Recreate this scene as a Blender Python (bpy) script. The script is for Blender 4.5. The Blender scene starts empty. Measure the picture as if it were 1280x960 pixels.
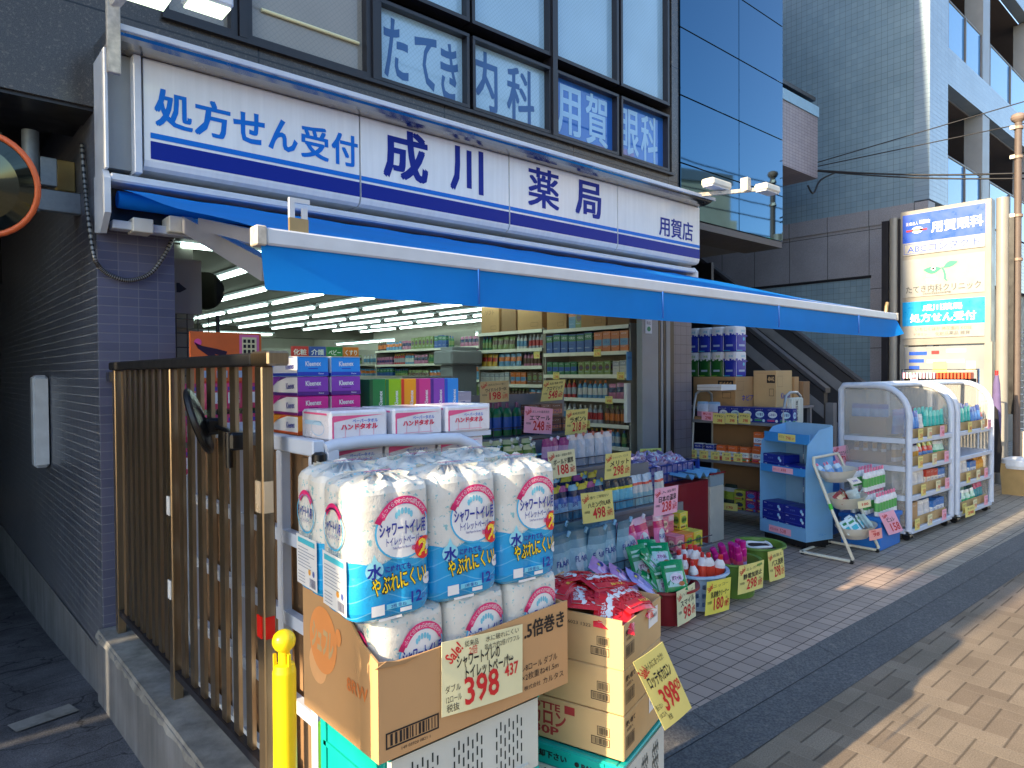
import bpy, math, random
from mathutils import Vector, Matrix
random.seed(7)
RD = math.radians
S = bpy.context.scene
COL = S.collection
# ------------------------------------------------------------------ camera
F_PX, YAW, PITCH, ROLL = 860.56, RD(48.5215), RD(-.9788), RD(-.3738)
CAM = Vector((0, 0, 1.62))
FW = Vector((math.cos(PITCH)*math.cos(YAW), math.cos(PITCH)*math.sin(YAW), math.sin(PITCH)))
r0 = Vector((math.sin(YAW), -math.cos(YAW), 0)); u0 = r0.cross(FW)
RT = math.cos(ROLL)*r0 + math.sin(ROLL)*u0
UP = -math.sin(ROLL)*r0 + math.cos(ROLL)*u0
cd = bpy.data.cameras.new('camera'); co = bpy.data.objects.new('camera', cd); COL.objects.link(co)
cd.sensor_fit = 'HORIZONTAL'; cd.angle = 2*math.atan(640/F_PX); cd.clip_start = .05; cd.clip_end = 2000
co.matrix_world = Matrix(((RT.x, UP.x, -FW.x, CAM.x), (RT.y, UP.y, -FW.y, CAM.y), (RT.z, UP.z, -FW.z, CAM.z), (0, 0, 0, 1)))
S.camera = co
# ------------------------------------------------------------------ light
SUN_EL, SUN_AZ = RD(22), RD(1.5)          # azimuth: the sun stands beyond the left end of the street, a little behind the facade line
wd = bpy.data.worlds.new('World'); S.world = wd; wd.use_nodes = True
wn = wd.node_tree.nodes; bg = wn['Background']
sk = wn.new('ShaderNodeTexSky'); sk.sky_type = 'NISHITA'; sk.sun_disc = False
sk.sun_elevation = SUN_EL; sk.sun_rotation = -(math.pi/2 - SUN_AZ); sk.air_density = 1.0; sk.dust_density = .6; sk.ozone_density = 1.3
wd.node_tree.links.new(sk.outputs[0], bg.inputs[0]); bg.inputs[1].default_value = .15
ld = bpy.data.lights.new('sun', 'SUN'); ld.energy = 3.9; ld.angle = RD(.55); ld.color = (1.0, .80, .53)
lo = bpy.data.objects.new('sun', ld); COL.objects.link(lo)
sd = Vector((-math.cos(SUN_EL)*math.cos(SUN_AZ), math.cos(SUN_EL)*math.sin(SUN_AZ), math.sin(SUN_EL)))
lo.rotation_euler = sd.to_track_quat('Z', 'Y').to_euler(); lo.location = (-20, 4, 12)
vs = S.view_settings; vs.view_transform = 'Standard'; vs.look = 'None'; vs.exposure = 1.6; vs.gamma = 1; vs.use_curve_mapping = False
S.render.film_transparent = False
S.cycles.max_bounces = 7; S.cycles.diffuse_bounces = 4; S.cycles.glossy_bounces = 4; S.cycles.transparent_max_bounces = 8
S.cycles.sample_clamp_indirect = 4

# ------------------------------------------------------------------ helpers
def W(u, v, x=None, y=None, z=None):
    """the point of the plane x=, y= or z= that the photograph shows at pixel (u, v)"""
    d = FW*F_PX + RT*(u-640) - UP*(v-480)
    t = (x-CAM.x)/d.x if x is not None else (y-CAM.y)/d.y if y is not None else (z-CAM.z)/d.z
    return CAM + d*t

MATS = {}
def lin(c):
    return tuple(((k/255)/12.92 if k/255 < .04045 else ((k/255+.055)/1.055)**2.4) for k in c)
class NT:
    def __init__(s, name):
        s.m = bpy.data.materials.new(name); s.m.use_nodes = True; s.t = s.m.node_tree; s.n = s.t.nodes
        s.b = s.n['Principled BSDF']
    def new(s, k, **kw):
        n = s.n.new(k)
        for a, v in kw.items(): setattr(n, a, v)
        return n
    def put(s, sock, v):
        if isinstance(v, bpy.types.NodeSocket): s.t.links.new(v, sock)
        elif isinstance(v, tuple) and len(v) == 3 and sock.type == 'RGBA': sock.default_value = (*v, 1)
        else: sock.default_value = v
    def ma(s, op, a, b=0., c=0.):
        n = s.new('ShaderNodeMath', operation=op)
        for i, v in enumerate((a, b, c)): s.put(n.inputs[i], v)
        return n.outputs[0]
    def mix(s, f, a, b, mode='MIX'):
        n = s.new('ShaderNodeMix', data_type='RGBA', blend_type=mode)
        s.put(n.inputs[0], f); s.put(n.inputs[6], a); s.put(n.inputs[7], b); return n.outputs[2]
    def co(s): return s.new('ShaderNodeTexCoord').outputs['Object']
    def vec(s, x, y, z=0.):
        n = s.new('ShaderNodeCombineXYZ'); s.put(n.inputs[0], x); s.put(n.inputs[1], y); s.put(n.inputs[2], z); return n.outputs[0]
    def sep(s, v):
        n = s.new('ShaderNodeSeparateXYZ'); s.put(n.inputs[0], v); return n.outputs
    def noise(s, v, scale, detail=3., rough=.55):
        n = s.new('ShaderNodeTexNoise'); s.put(n.inputs['Vector'], v); n.inputs['Scale'].default_value = scale
        n.inputs['Detail'].default_value = detail; n.inputs['Roughness'].default_value = rough; return n.outputs[0]
    def ramp(s, f, a, b, c0=0., c1=1.):
        n = s.new('ShaderNodeMapRange'); s.put(n.inputs[0], f); n.inputs[1].default_value = a; n.inputs[2].default_value = b
        n.inputs[3].default_value = c0; n.inputs[4].default_value = c1; return n.outputs[0]
    def bump(s, h, strength=.3, dist=.01):
        n = s.new('ShaderNodeBump'); n.inputs['Strength'].default_value = strength; n.inputs['Distance'].default_value = dist
        s.put(n.inputs['Height'], h); s.t.links.new(n.outputs[0], s.b.inputs['Normal'])
    def fin(s, col=None, rough=.5, metal=0., spec=.5):
        if col is not None: s.put(s.b.inputs['Base Color'], col)
        s.put(s.b.inputs['Roughness'], rough); s.put(s.b.inputs['Metallic'], metal); s.b.inputs['Specular IOR Level'].default_value = spec
        MATS[s.m.name] = s.m; return s.m

def mat(name, col, rough=.55, metal=0., spec=.5, var=.12, vs_=9., bump=0., bs=60., bd=.002):
    """plain coloured material with a little uneven wear; col is sRGB 0-255 of the material itself"""
    if name in MATS: return MATS[name]
    t = NT(name); c = lin(col); v = t.co()
    if var:
        f = t.noise(v, vs_, 5.)
        k = t.ramp(f, .3, .7, 1-var, 1+var*.6)
        cc = t.mix(1., c, t.vec(k, k, k), 'MULTIPLY')
        r = t.ramp(f, .3, .7, max(.02, rough-.07), min(1, rough+.09))
    else: cc, r = c, rough
    if bump: t.bump(t.noise(v, bs, 4.), bump, bd)
    return t.fin(cc, r, metal, spec)
def emit(name, col, st):
    if name in MATS: return MATS[name]
    t = NT(name); t.put(t.b.inputs['Emission Color'], lin(col)); t.b.inputs['Emission Strength'].default_value = st
    return t.fin(lin(col), .4)
def clear(name, col, alpha=.3, rough=.15):
    if name in MATS: return MATS[name]
    t = NT(name); t.b.inputs['Alpha'].default_value = alpha
    return t.fin(lin(col), rough)

_txt = {}
def text2d(s, bold=0.):
    k = (s, bold)
    if k not in _txt:
        cu = bpy.data.curves.new('t', 'FONT'); cu.body = s; cu.offset = bold; cu.resolution_u = 2
        o = bpy.data.objects.new('t', cu); me = bpy.data.meshes.new_from_object(o)
        vv = [(p.co.x, p.co.y) for p in me.vertices]; ff = [tuple(p.vertices) for p in me.polygons]
        bpy.data.objects.remove(o); bpy.data.meshes.remove(me); bpy.data.curves.remove(cu)
        if not vv: vv, ff = [(0, 0), (.01, 0), (0, .01)], [(0, 1, 2)]
        xs = [a for a, b in vv]; ys = [b for a, b in vv]
        _txt[k] = (vv, ff, min(xs), max(xs), min(ys), max(ys))
    return _txt[k]

class MB:
    """collects shapes, links them as ONE mesh object"""
    def __init__(s): s.v = []; s.f = []; s.mi = []; s.ms = []; s.m = Matrix(); s.sm = []
    def ix(s, m):
        if m not in s.ms: s.ms.append(m)
        return s.ms.index(m)
    def add(s, vs, fs, m, smooth=False):
        o = len(s.v); k = s.ix(m); s.v += [tuple(s.m @ Vector(p)) for p in vs]
        for f in fs: s.f.append(tuple(o+i for i in f)); s.mi.append(k); s.sm.append(smooth)
        return s
    def box(s, x0, x1, y0, y1, z0, z1, m, b=0.):
        if x1 < x0: x0, x1 = x1, x0
        if y1 < y0: y0, y1 = y1, y0
        if z1 < z0: z0, z1 = z1, z0
        if not b:
            vs = [(x, y, z) for x in (x0, x1) for y in (y0, y1) for z in (z0, z1)]
            return s.add(vs, [(0, 1, 3, 2), (4, 6, 7, 5), (0, 4, 5, 1), (2, 3, 7, 6), (0, 2, 6, 4), (1, 5, 7, 3)], m)
        b = min(b, (x1-x0)*.45, (y1-y0)*.45, (z1-z0)*.45); vs = []
        X, Y, Z = (x0, x1), (y0, y1), (z0, z1)
        for i in (0, 1):
            for j in (0, 1):
                for k in (0, 1):
                    p = [X[i], Y[j], Z[k]]; q = [X[i]+(b if i == 0 else -b), Y[j]+(b if j == 0 else -b), Z[k]+(b if k == 0 else -b)]
                    vs += [(p[0], q[1], q[2]), (q[0], p[1], q[2]), (q[0], q[1], p[2])]
        c = lambda i, j, k, a: ((i*2+j)*2+k)*3+a
        fs = []
        for i in (0, 1):
            q = [c(i, 0, 0, 0), c(i, 0, 1, 0), c(i, 1, 1, 0), c(i, 1, 0, 0)]; fs.append(q if i == 0 else q[::-1])
            q = [c(0, i, 0, 1), c(1, i, 0, 1), c(1, i, 1, 1), c(0, i, 1, 1)]; fs.append(q if i == 0 else q[::-1])
            q = [c(0, 0, i, 2), c(0, 1, i, 2), c(1, 1, i, 2), c(1, 0, i, 2)]; fs.append(q if i == 0 else q[::-1])
        for j in (0, 1):
            for k in (0, 1):
                fs.append((c(0, j, k, 1), c(1, j, k, 1), c(1, j, k, 2), c(0, j, k, 2)))
                fs.append((c(j, 0, k, 0), c(j, 1, k, 0), c(j, 1, k, 2), c(j, 0, k, 2)))
                fs.append((c(j, k, 0, 0), c(j, k, 1, 0), c(j, k, 1, 1), c(j, k, 0, 1)))
                for i in (0, 1): fs.append((c(i, j, k, 0), c(i, j, k, 1), c(i, j, k, 2)))
        return s.add(vs, fs, m)
    def tube(s, pts, r, m, n=8, caps=True, smooth=True):
        pts = [Vector(p) for p in pts]; L = len(pts); rs = r if isinstance(r, (list, tuple)) else [r]*L
        vs = []; t0 = (pts[1]-pts[0]).normalized(); a = Vector((0, 0, 1)) if abs(t0.z) < .9 else Vector((1, 0, 0))
        nrm = t0.cross(a).normalized()
        for i, p in enumerate(pts):
            t = (pts[min(i+1, L-1)]-pts[max(i-1, 0)]).normalized()
            nrm = (nrm - t*nrm.dot(t)).normalized(); bn = t.cross(nrm)
            for k in range(n):
                an = 2*math.pi*k/n; vs.append(p + (nrm*math.cos(an)+bn*math.sin(an))*rs[i])
        fs = [(i*n+k, i*n+(k+1) % n, (i+1)*n+(k+1) % n, (i+1)*n+k) for i in range(L-1) for k in range(n)]
        s.add(vs, fs, m, smooth)
        if caps: s.add(vs[:n], [tuple(range(n))[::-1]], m); s.add(vs[-n:], [tuple(range(n))], m)
        return s
    def bar(s, p, q, w, h, m):
        """square bar from p to q"""
        p, q = Vector(p), Vector(q); t = (q-p).normalized(); a = Vector((0, 0, 1)) if abs(t.z) < .95 else Vector((1, 0, 0))
        e = t.cross(a).normalized()*w/2; g = e.cross(t).normalized()*h/2
        vs = [p-e-g, p+e-g, p+e+g, p-e+g, q-e-g, q+e-g, q+e+g, q-e+g]
        return s.add(vs, [(3, 2, 1, 0), (4, 5, 6, 7), (0, 1, 5, 4), (1, 2, 6, 5), (2, 3, 7, 6), (3, 0, 4, 7)], m)
    def lathe(s, prof, m, n=16, c=(0, 0, 0), sx=1., sy=1., smooth=True, cap=True):
        """prof: (radius, z) or (radius, z, material of the band that starts here)"""
        vs = [(c[0]+p[0]*math.cos(2*math.pi*k/n)*sx, c[1]+p[0]*math.sin(2*math.pi*k/n)*sy, c[2]+p[1]) for p in prof for k in range(n)]
        for i in range(len(prof)-1):
            mm = prof[i][2] if len(prof[i]) > 2 else m
            s.add(vs[i*n:(i+2)*n], [(k, (k+1) % n, n+(k+1) % n, n+k) for k in range(n)], mm, smooth)
        if cap:
            s.add(vs[:n], [tuple(range(n))[::-1]], prof[0][2] if len(prof[0]) > 2 else m)
            s.add(vs[-n:], [tuple(range(n))], prof[-2][2] if len(prof[-2]) > 2 else m)
        return s
    def prism(s, poly, ax, a, b, m, smooth=False):
        """polygon in the two other axes, extruded along axis ax (0, 1 or 2) from a to b"""
        n = len(poly)
        def pt(p, t): return (t, p[0], p[1]) if ax == 0 else (p[0], t, p[1]) if ax == 1 else (p[0], p[1], t)
        vs = [pt(p, a) for p in poly]+[pt(p, b) for p in poly]
        return s.add(vs, [tuple(range(n))[::-1], tuple(range(n, 2*n))]+[(i, (i+1) % n, n+(i+1) % n, n+i) for i in range(n)], m, smooth)
    def map2(s, vv, ff, fn, m):
        return s.add([fn(a, b) for a, b in vv], ff, m)
    def text(s, t, fn, x, y, h, m, al='c', bold=0., rot=0., skew=0., w=None, sx=1.):
        """text t of em height h at (x, y) of a surface fn(x, y); w squeezes it to that width"""
        thick = 0.
        if bold > .008 and any(0x4e00 <= ord(q) <= 0x9fff for q in t): thick, bold = bold, .0
        if thick and h < .012: thick = 0.
        vv, ff, xa, xb, ya, yb = text2d(t, bold); W0 = (xb-xa)*h
        k = (w/W0 if w else sx); c, sn = math.cos(rot), math.sin(rot); out = []
        off = {'c': (xa+xb)/2, 'l': xa, 'r': xb}[al]; ym = (ya+yb)/2
        e = max(h*.02, 1e-4); P0 = Vector(fn(x, y)); nn = (Vector(fn(x+e, y))-P0).cross(Vector(fn(x, y+e))-P0)
        nn = nn.normalized() if nn.length > 0 else Vector((0, 0, 1))
        for i, (dx, dy) in enumerate(((0, 0),) if not thick else ((1, .6), (-1, .6), (1, -.6), (-1, -.6))):
            out = []
            for a, b in vv:
                px = (a-off)*h*k + (b-ym)*h*skew + dx*thick*h*k; py = (b-ym)*h + dy*thick*h
                out.append(Vector(fn(x+px*c-py*sn, y+px*sn+py*c)) + nn*(.00012*i))
            s.add(out, ff, m)
        return s
    def rect(s, fn, x0, x1, y0, y1, m, n=1):
        vs = [fn(x0+(x1-x0)*i/n, y) for i in range(n+1) for y in (y0, y1)]
        return s.add(vs, [(2*i, 2*i+2, 2*i+3, 2*i+1) for i in range(n)], m)
    def ring(s, fn, cx, cy, rx, ry, w, m, a0=0., a1=360., n=28):
        vs = []
        for i in range(n+1):
            a = RD(a0+(a1-a0)*i/n)
            for q in (1, 0): vs.append(fn(cx+(rx-w*q)*math.cos(a), cy+(ry-w*q)*math.sin(a)))
        return s.add(vs, [(2*i, 2*i+1, 2*i+3, 2*i+2) for i in range(n)], m)
    def disc(s, fn, cx, cy, rx, ry, m, n=20):
        vs = [fn(cx, cy)]+[fn(cx+rx*math.cos(2*math.pi*i/n), cy+ry*math.sin(2*math.pi*i/n)) for i in range(n)]
        return s.add(vs, [(0, i+1, (i+1) % n+1) for i in range(n)], m)
    def barcode(s, fn, x0, x1, y0, y1, m, seed=1):
        rn = random.Random(seed); x = x0
        while x < x1:
            w = rn.choice((.002, .003, .005))*(x1-x0)/.1; s.rect(fn, x, min(x+w, x1), y0, y1, m); x += w+rn.choice((.003, .005))*(x1-x0)/.1
        return s
    def frame(s, fn, x0, x1, y0, y1, w, m):
        s.rect(fn, x0, x1, y0, y0+w, m); s.rect(fn, x0, x1, y1-w, y1, m); s.rect(fn, x0, x0+w, y0+w, y1-w, m); return s.rect(fn, x1-w, x1, y0+w, y1-w, m)
    def build(s, name, parent=None, loc=None, rz=0.):
        me = bpy.data.meshes.new(name); me.from_pydata(s.v, [], s.f)
        for m in s.ms: me.materials.append(m)
        me.polygons.foreach_set('material_index', s.mi); me.polygons.foreach_set('use_smooth', s.sm); me.update()
        o = bpy.data.objects.new(name, me); COL.objects.link(o)
        if parent: o.parent = parent
        if loc is not None: o.location = loc
        if rz: o.rotation_euler.z = rz
        return o
def tag(o, label, cat, group=None):
    o['label'] = label; o['category'] = cat
    if group: o['group'] = group
    return o
def thing(name, label, cat, loc=(0, 0, 0), rz=0., group=None):
    o = bpy.data.objects.new(name, None); COL.objects.link(o); o.empty_display_size = .1
    o.location = loc; o.rotation_euler.z = rz
    return tag(o, label, cat, group)
def struct(o): o['kind'] = 'structure'; return o
def dup(o, loc, rz=0., label=None, rot=None):
    c = o.copy(); COL.objects.link(c); c.location = loc; c.rotation_euler = rot if rot else (0, 0, rz)
    if label: c['label'] = label
    for ch in o.children:
        d = ch.copy(); COL.objects.link(d); d.parent = c
        for g in ch.children:
            e = g.copy(); COL.objects.link(e); e.parent = d
    return c
ORD = 'first second third fourth fifth sixth seventh eighth ninth tenth eleventh twelfth thirteenth fourteenth fifteenth sixteenth seventeenth eighteenth nineteenth twentieth'.split()
def nth(i, n, side='from the left'):
    if n == 1: return 'only'
    return 'leftmost' if i == 0 and side == 'from the left' else ORD[i]+' '+side
def fnY(y, x0=0., z0=0.): return lambda a, b: (x0+a, y, z0+b)            # a sheet that faces the street
def fnX(x, y0=0., z0=0.): return lambda a, b: (x, y0-a, z0+b)            # a sheet that faces the left end of the street
# ------------------------------------------------------------------ surface materials
def tile_mat(name, plane, bw, bh, col, col2, mortar, ms=.004, rough=.3, off=0., spec=.5):
    t = NT(name); q = t.sep(t.co()); a = q[1] if plane == 'x' else q[0]; b = q[1] if plane == 'z' else q[2]
    n = t.new('ShaderNodeTexBrick'); n.offset = off; n.squash = 1
    t.put(n.inputs['Vector'], t.vec(a, b)); n.inputs['Scale'].default_value = 1
    for k, v in (('Brick Width', bw), ('Row Height', bh), ('Mortar Size', ms/2), ('Mortar Smooth', .3), ('Bias', 0.)): n.inputs[k].default_value = v
    t.put(n.inputs['Color1'], lin(col)); t.put(n.inputs['Color2'], lin(col2)); t.put(n.inputs['Mortar'], lin(mortar))
    big = t.ramp(t.noise(t.co(), 1.3, 4.), .3, .7, .86, 1.08)
    c = t.mix(1., n.outputs[0], t.vec(big, big, big), 'MULTIPLY')
    t.bump(t.ma('SUBTRACT', t.ma('MULTIPLY', t.noise(t.co(), 35, 3.), .15), n.outputs[1]), .35, .004)
    return t.fin(c, t.ramp(n.outputs[1], 0, 1, rough, .8), 0, spec)
def granite_mat(name, a, b, rough, joints=None, sc=260., spec=.5):
    t = NT(name); v = t.co()
    f = t.noise(v, sc, 2., .7); g = t.noise(v, sc*.31, 3.)
    c = t.mix(t.ramp(f, .38, .62), lin(a), lin(b)); c = t.mix(t.ramp(g, .55, .75, 0, .35), c, lin((150, 140, 128)))
    w = t.ramp(t.noise(v, 1.1, 5.), .3, .7, .8, 1.12); c = t.mix(1., c, t.vec(w, w, w), 'MULTIPLY')
    t.bump(f, .12, .001)
    if joints:
        pl, bw, bh, o = joints; q = t.sep(v); aa = q[0] if pl == 'y' else q[1]; bb = q[1] if pl == 'z' else q[2]
        n = t.new('ShaderNodeTexBrick'); n.offset = 0; t.put(n.inputs['Vector'], t.vec(t.ma('ADD', aa, o[0]), t.ma('ADD', bb, o[1])))
        n.inputs['Scale'].default_value = 1; n.inputs['Brick Width'].default_value = bw; n.inputs['Row Height'].default_value = bh
        n.inputs['Mortar Size'].default_value = .005; n.inputs['Mortar Smooth'].default_value = 0
        c = t.mix(n.outputs[1], c, lin((24, 24, 26)))
    return t.fin(c, rough, 0, spec)
M_TILE_Y = tile_mat('dark_tile_front', 'y', .1, .05, (104, 104, 124), (92, 93, 114), (128, 128, 136))
M_TILE_X = tile_mat('dark_tile_side', 'x', .1, .05, (98, 103, 115), (88, 93, 107), (170, 172, 176))
M_TILE_P = tile_mat('pale_tile_front', 'y', .1, .1, (118, 114, 124), (110, 106, 118), (70, 68, 72))
M_TILE_PX = tile_mat('pale_tile_side', 'x', .1, .1, (118, 114, 124), (110, 106, 118), (70, 68, 72))
M_ANX = tile_mat('annex_tile', 'y', .1, .05, (166, 154, 158), (154, 143, 149), (110, 104, 108), .006)
M_BLUET_X = tile_mat('blue_tile_side', 'x', .1, .1, (132, 156, 170), (124, 149, 164), (92, 108, 120), .007, .25)
M_BLUET_Y = tile_mat('blue_tile_front', 'y', .2, .075, (142, 162, 178), (134, 155, 172), (98, 112, 126), .006, .25)
M_APRON = tile_mat('apron_tile', 'z', .1, .11, (188, 164, 146), (168, 147, 131), (68, 58, 52), .007, .6)
M_GRAN = granite_mat('black_granite', (46, 46, 48), (84, 82, 80), .2, ('y', 1.43, 1.2, (1.16, 1.2)))
M_GRAN2 = granite_mat('grey_granite', (122, 122, 132), (156, 156, 162), .5, ('x', .72, 1.03, (.15, .06)), 120)
M_KERB = granite_mat('kerb_granite', (74, 73, 73), (104, 102, 100), .8, None, 90)
M_CONC = None
def conc(name, col, streak=.35):
    t = NT(name); v = t.co(); q = t.sep(v)
    s1 = t.noise(t.vec(t.ma('MULTIPLY', q[0], 9.), t.ma('MULTIPLY', q[1], 9.), t.ma('MULTIPLY', q[2], .8)), 1., 5., .65)
    s2 = t.noise(v, 2.3, 6., .6); s3 = t.noise(v, 130, 3.)
    k = t.ma('ADD', t.ramp(s1, .3, .75, 1-streak, 1.1), t.ramp(s2, .3, .7, -.2, .14))
    c = t.mix(1., lin(col), t.vec(k, k, k), 'MULTIPLY'); t.bump(s3, .35, .004)
    return t.fin(c, .85, 0, .3)
M_CONC = conc('concrete', (128, 130, 134)); M_MORTAR = conc('pale_mortar', (160, 158, 152), .5)
def paver_mat():
    t = NT('herringbone_paver'); v = t.co(); q = t.sep(v); s = 10.
    X = t.ma('MULTIPLY', q[0], s); Y = t.ma('MULTIPLY', q[1], s)
    i = t.ma('FLOOR', X); j = t.ma('FLOOR', Y); fx = t.ma('SUBTRACT', X, i); fy = t.ma('SUBTRACT', Y, j)
    k = t.ma('FLOORED_MODULO', t.ma('SUBTRACT', i, j), 4.)
    eq = lambda n: t.ma('COMPARE', k, float(n), .25)
    e0, e1, e2, e3 = eq(0), eq(1), eq(2), eq(3); big = lambda e, d: t.ma('ADD', d, t.ma('MULTIPLY', e, 9.))
    dl = big(e1, fx); dr = big(e0, t.ma('SUBTRACT', 1., fx)); db = big(e2, fy); dt = big(e3, t.ma('SUBTRACT', 1., fy))
    dx = t.ma('MINIMUM', dl, dr); dy = t.ma('MINIMUM', db, dt); d = t.ma('MINIMUM', dx, dy)
    jx = t.ramp(dx, .02, .06, 1, 0); jy = t.ramp(dy, .025, .065, 1, 0)
    ii = t.ma('SUBTRACT', i, e1); jj = t.ma('SUBTRACT', j, e2)
    wn_ = t.new('ShaderNodeTexWhiteNoise'); t.put(wn_.inputs[0], t.vec(ii, jj)); r = wn_.outputs[0]
    c = t.mix(r, lin((146, 131, 112)), lin((126, 111, 94)))
    red = t.ramp(t.noise(v, .55, 2.), .5, .58); c = t.mix(t.ma('MULTIPLY', red, .35), c, lin((152, 132, 118)))
    g = t.noise(v, 160, 3., .7); k2 = t.ramp(g, .3, .72, .66, 1.3); c = t.mix(1., c, t.vec(k2, k2, k2), 'MULTIPLY')
    st = t.ramp(t.noise(v, 2.2, 6.), .3, .7, .78, 1.1); c = t.mix(1., c, t.vec(st, st, st), 'MULTIPLY')
    c = t.mix(t.ma('MULTIPLY', jx, .3), c, lin((150, 136, 116))); c = t.mix(t.ma('MULTIPLY', jy, .6), c, lin((60, 52, 44)))
    t.bump(t.ma('SUBTRACT', t.ma('MULTIPLY', g, .25), t.ma('ADD', jy, t.ma('MULTIPLY', jx, .3))), .5, .004)
    return t.fin(c, .85, 0, .25)
M_PAVE = paver_mat()
def asphalt_mat():
    t = NT('old_asphalt'); v = t.co(); g = t.noise(v, 150, 3., .7); k = t.ramp(g, .3, .7, .5, 1.6)
    s = t.ramp(t.noise(v, 3, 6., .65), .35, .7, .6, 1.25)
    c = t.mix(1., lin((106, 106, 110)), t.vec(k, k, k), 'MULTIPLY'); c = t.mix(1., c, t.vec(s, s, s), 'MULTIPLY')
    vo = t.new('ShaderNodeTexVoronoi', feature='DISTANCE_TO_EDGE'); wv = t.noise(v, 2.2, 4.)
    q = t.sep(v); t.put(vo.inputs['Vector'], t.vec(t.ma('ADD', t.ma('MULTIPLY', q[0], 1.4), wv), t.ma('ADD', t.ma('MULTIPLY', q[1], 2.6), wv))); vo.inputs['Scale'].default_value = 1.2
    c = t.mix(t.ramp(vo.outputs[0], .0, .018, .75, 0), c, lin((22, 22, 24)))
    t.bump(g, .6, .006); return t.fin(c, .9, 0, .25)
M_ASPH = asphalt_mat()
M_WHITE = mat('white_paint', (222, 224, 228), .4, var=.06); M_WMET = mat('white_enamel', (206, 212, 220), .35, var=.08)
M_GREYP = mat('grey_panel', (138, 142, 146), .4, var=.12, vs_=3); M_DARK = mat('dark_frame', (34, 34, 40), .35, var=.08)
M_BLACK = mat('black_plastic', (20, 20, 22), .35, var=.05); M_STEEL = mat('brushed_steel', (150, 150, 150), .3, 1., var=.1)
M_CHROME = mat('bright_steel', (200, 200, 200), .16, 1., var=.05); M_SOFFIT = mat('soffit_grey', (112, 116, 118), .7)
M_CARD = mat('cardboard', (186, 146, 100), .85, var=.1, vs_=5, bump=.15, bs=9); M_CARD2 = mat('cardboard_light', (200, 168, 120), .85, var=.1, vs_=5)
M_CARDD = mat('cardboard_brown', (150, 116, 82), .85, var=.12, vs_=5)
M_INK = mat('black_ink', (26, 24, 28), .6, var=0); M_RED = mat('red_marker', (206, 36, 40), .6, var=0); M_NAVY = mat('navy_print', (22, 44, 150), .45, var=0)
M_YEL = mat('yellow_card', (232, 218, 128), .7, var=.05); M_PINK = mat('pink_card', (246, 178, 200), .7, var=.04); M_CREAM = mat('cream_card', (232, 226, 180), .7, var=.04)
M_WPAP = mat('white_paper', (232, 232, 230), .7, var=.03)
M_BLUEF = mat('blue_canvas', (18, 120, 214), .6, var=.06, vs_=2.5, spec=.3)
def canvas():
    t = NT('awning_canvas'); v = t.co(); k = t.ramp(t.noise(v, 1.6, 5.), .3, .7, .86, 1.08)
    c = t.mix(1., lin((6, 146, 242)), t.vec(k, k, k), 'MULTIPLY')
    tr = t.new('ShaderNodeBsdfTranslucent'); t.put(tr.inputs[0], lin((14, 152, 244))); mx = t.new('ShaderNodeMixShader'); mx.inputs[0].default_value = .35
    t.bump(t.noise(v, 400, 2.), .1, .001); t.fin(c, .65, 0, .3)
    t.t.links.new(t.b.outputs[0], mx.inputs[1]); t.t.links.new(tr.outputs[0], mx.inputs[2]); t.t.links.new(mx.outputs[0], t.n['Material Output'].inputs[0]); return t.m
M_CANVAS = canvas()
def window_glass(name, base, rough=.03, spec=.8, wire=True):
    t = NT(name); v = t.co(); q = t.sep(v); c = lin(base)
    if wire:
        a = t.ma('ABSOLUTE', t.ma('SUBTRACT', t.ma('FRACT', t.ma('MULTIPLY', t.ma('ADD', q[0], q[2]), 26.)), .5)); b = t.ma('ABSOLUTE', t.ma('SUBTRACT', t.ma('FRACT', t.ma('MULTIPLY', t.ma('SUBTRACT', q[0], q[2]), 26.)), .5))
        f = t.ramp(t.ma('MINIMUM', a, b), .03, .08, .22, 0); c = t.mix(f, c, lin((70, 84, 94)))
    b_ = t.ramp(t.noise(v, .9, 3.), .35, .7, .85, 1.06); c = t.mix(1., c, t.vec(b_, b_, b_), 'MULTIPLY')
    return t.fin(c, rough, 0, spec)
M_PANE = window_glass('window_pane', (160, 198, 222)); M_PANEB = window_glass('blind_pane', (150, 148, 140)); M_PANEU = window_glass('blue_film_pane', (40, 108, 196), .02, .9, False)
def tower_glass():
    t = NT('blue_mirror_glass'); v = t.co(); t.bump(t.noise(v, .8, 2.), .02, .05)
    t.fin(lin((58, 94, 120)), .03, 1., .5); return t.m
M_TOWER = tower_glass()
def sign_face():
    t = NT('sign_acrylic'); v = t.co(); q = t.sep(v)
    s1 = t.noise(t.vec(t.ma('MULTIPLY', q[0], 22.), 0., t.ma('MULTIPLY', q[2], 1.3)), 1., 5., .6); s2 = t.noise(v, 3.5, 5.)
    k = t.ma('MULTIPLY', t.ramp(s1, .35, .8, 1.02, .9), t.ramp(s2, .3, .75, 1.01, .93))
    c = t.mix(1., lin((238, 238, 236)), t.vec(k, k, t.ma('MULTIPLY', k, .995)), 'MULTIPLY'); t.bump(t.noise(v, 1.2, 2.), .03, .02)
    return t.fin(c, .16, 0, .5)
M_SIGN = sign_face(); M_SIGNB = mat('sign_blue', (6, 112, 206), .4, var=0, spec=.2); M_SIGND = mat('sign_navy', (3, 36, 138), .4, var=0, spec=.2)
M_TUBE = emit('lit_tube', (226, 255, 244), 3.4)

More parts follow.
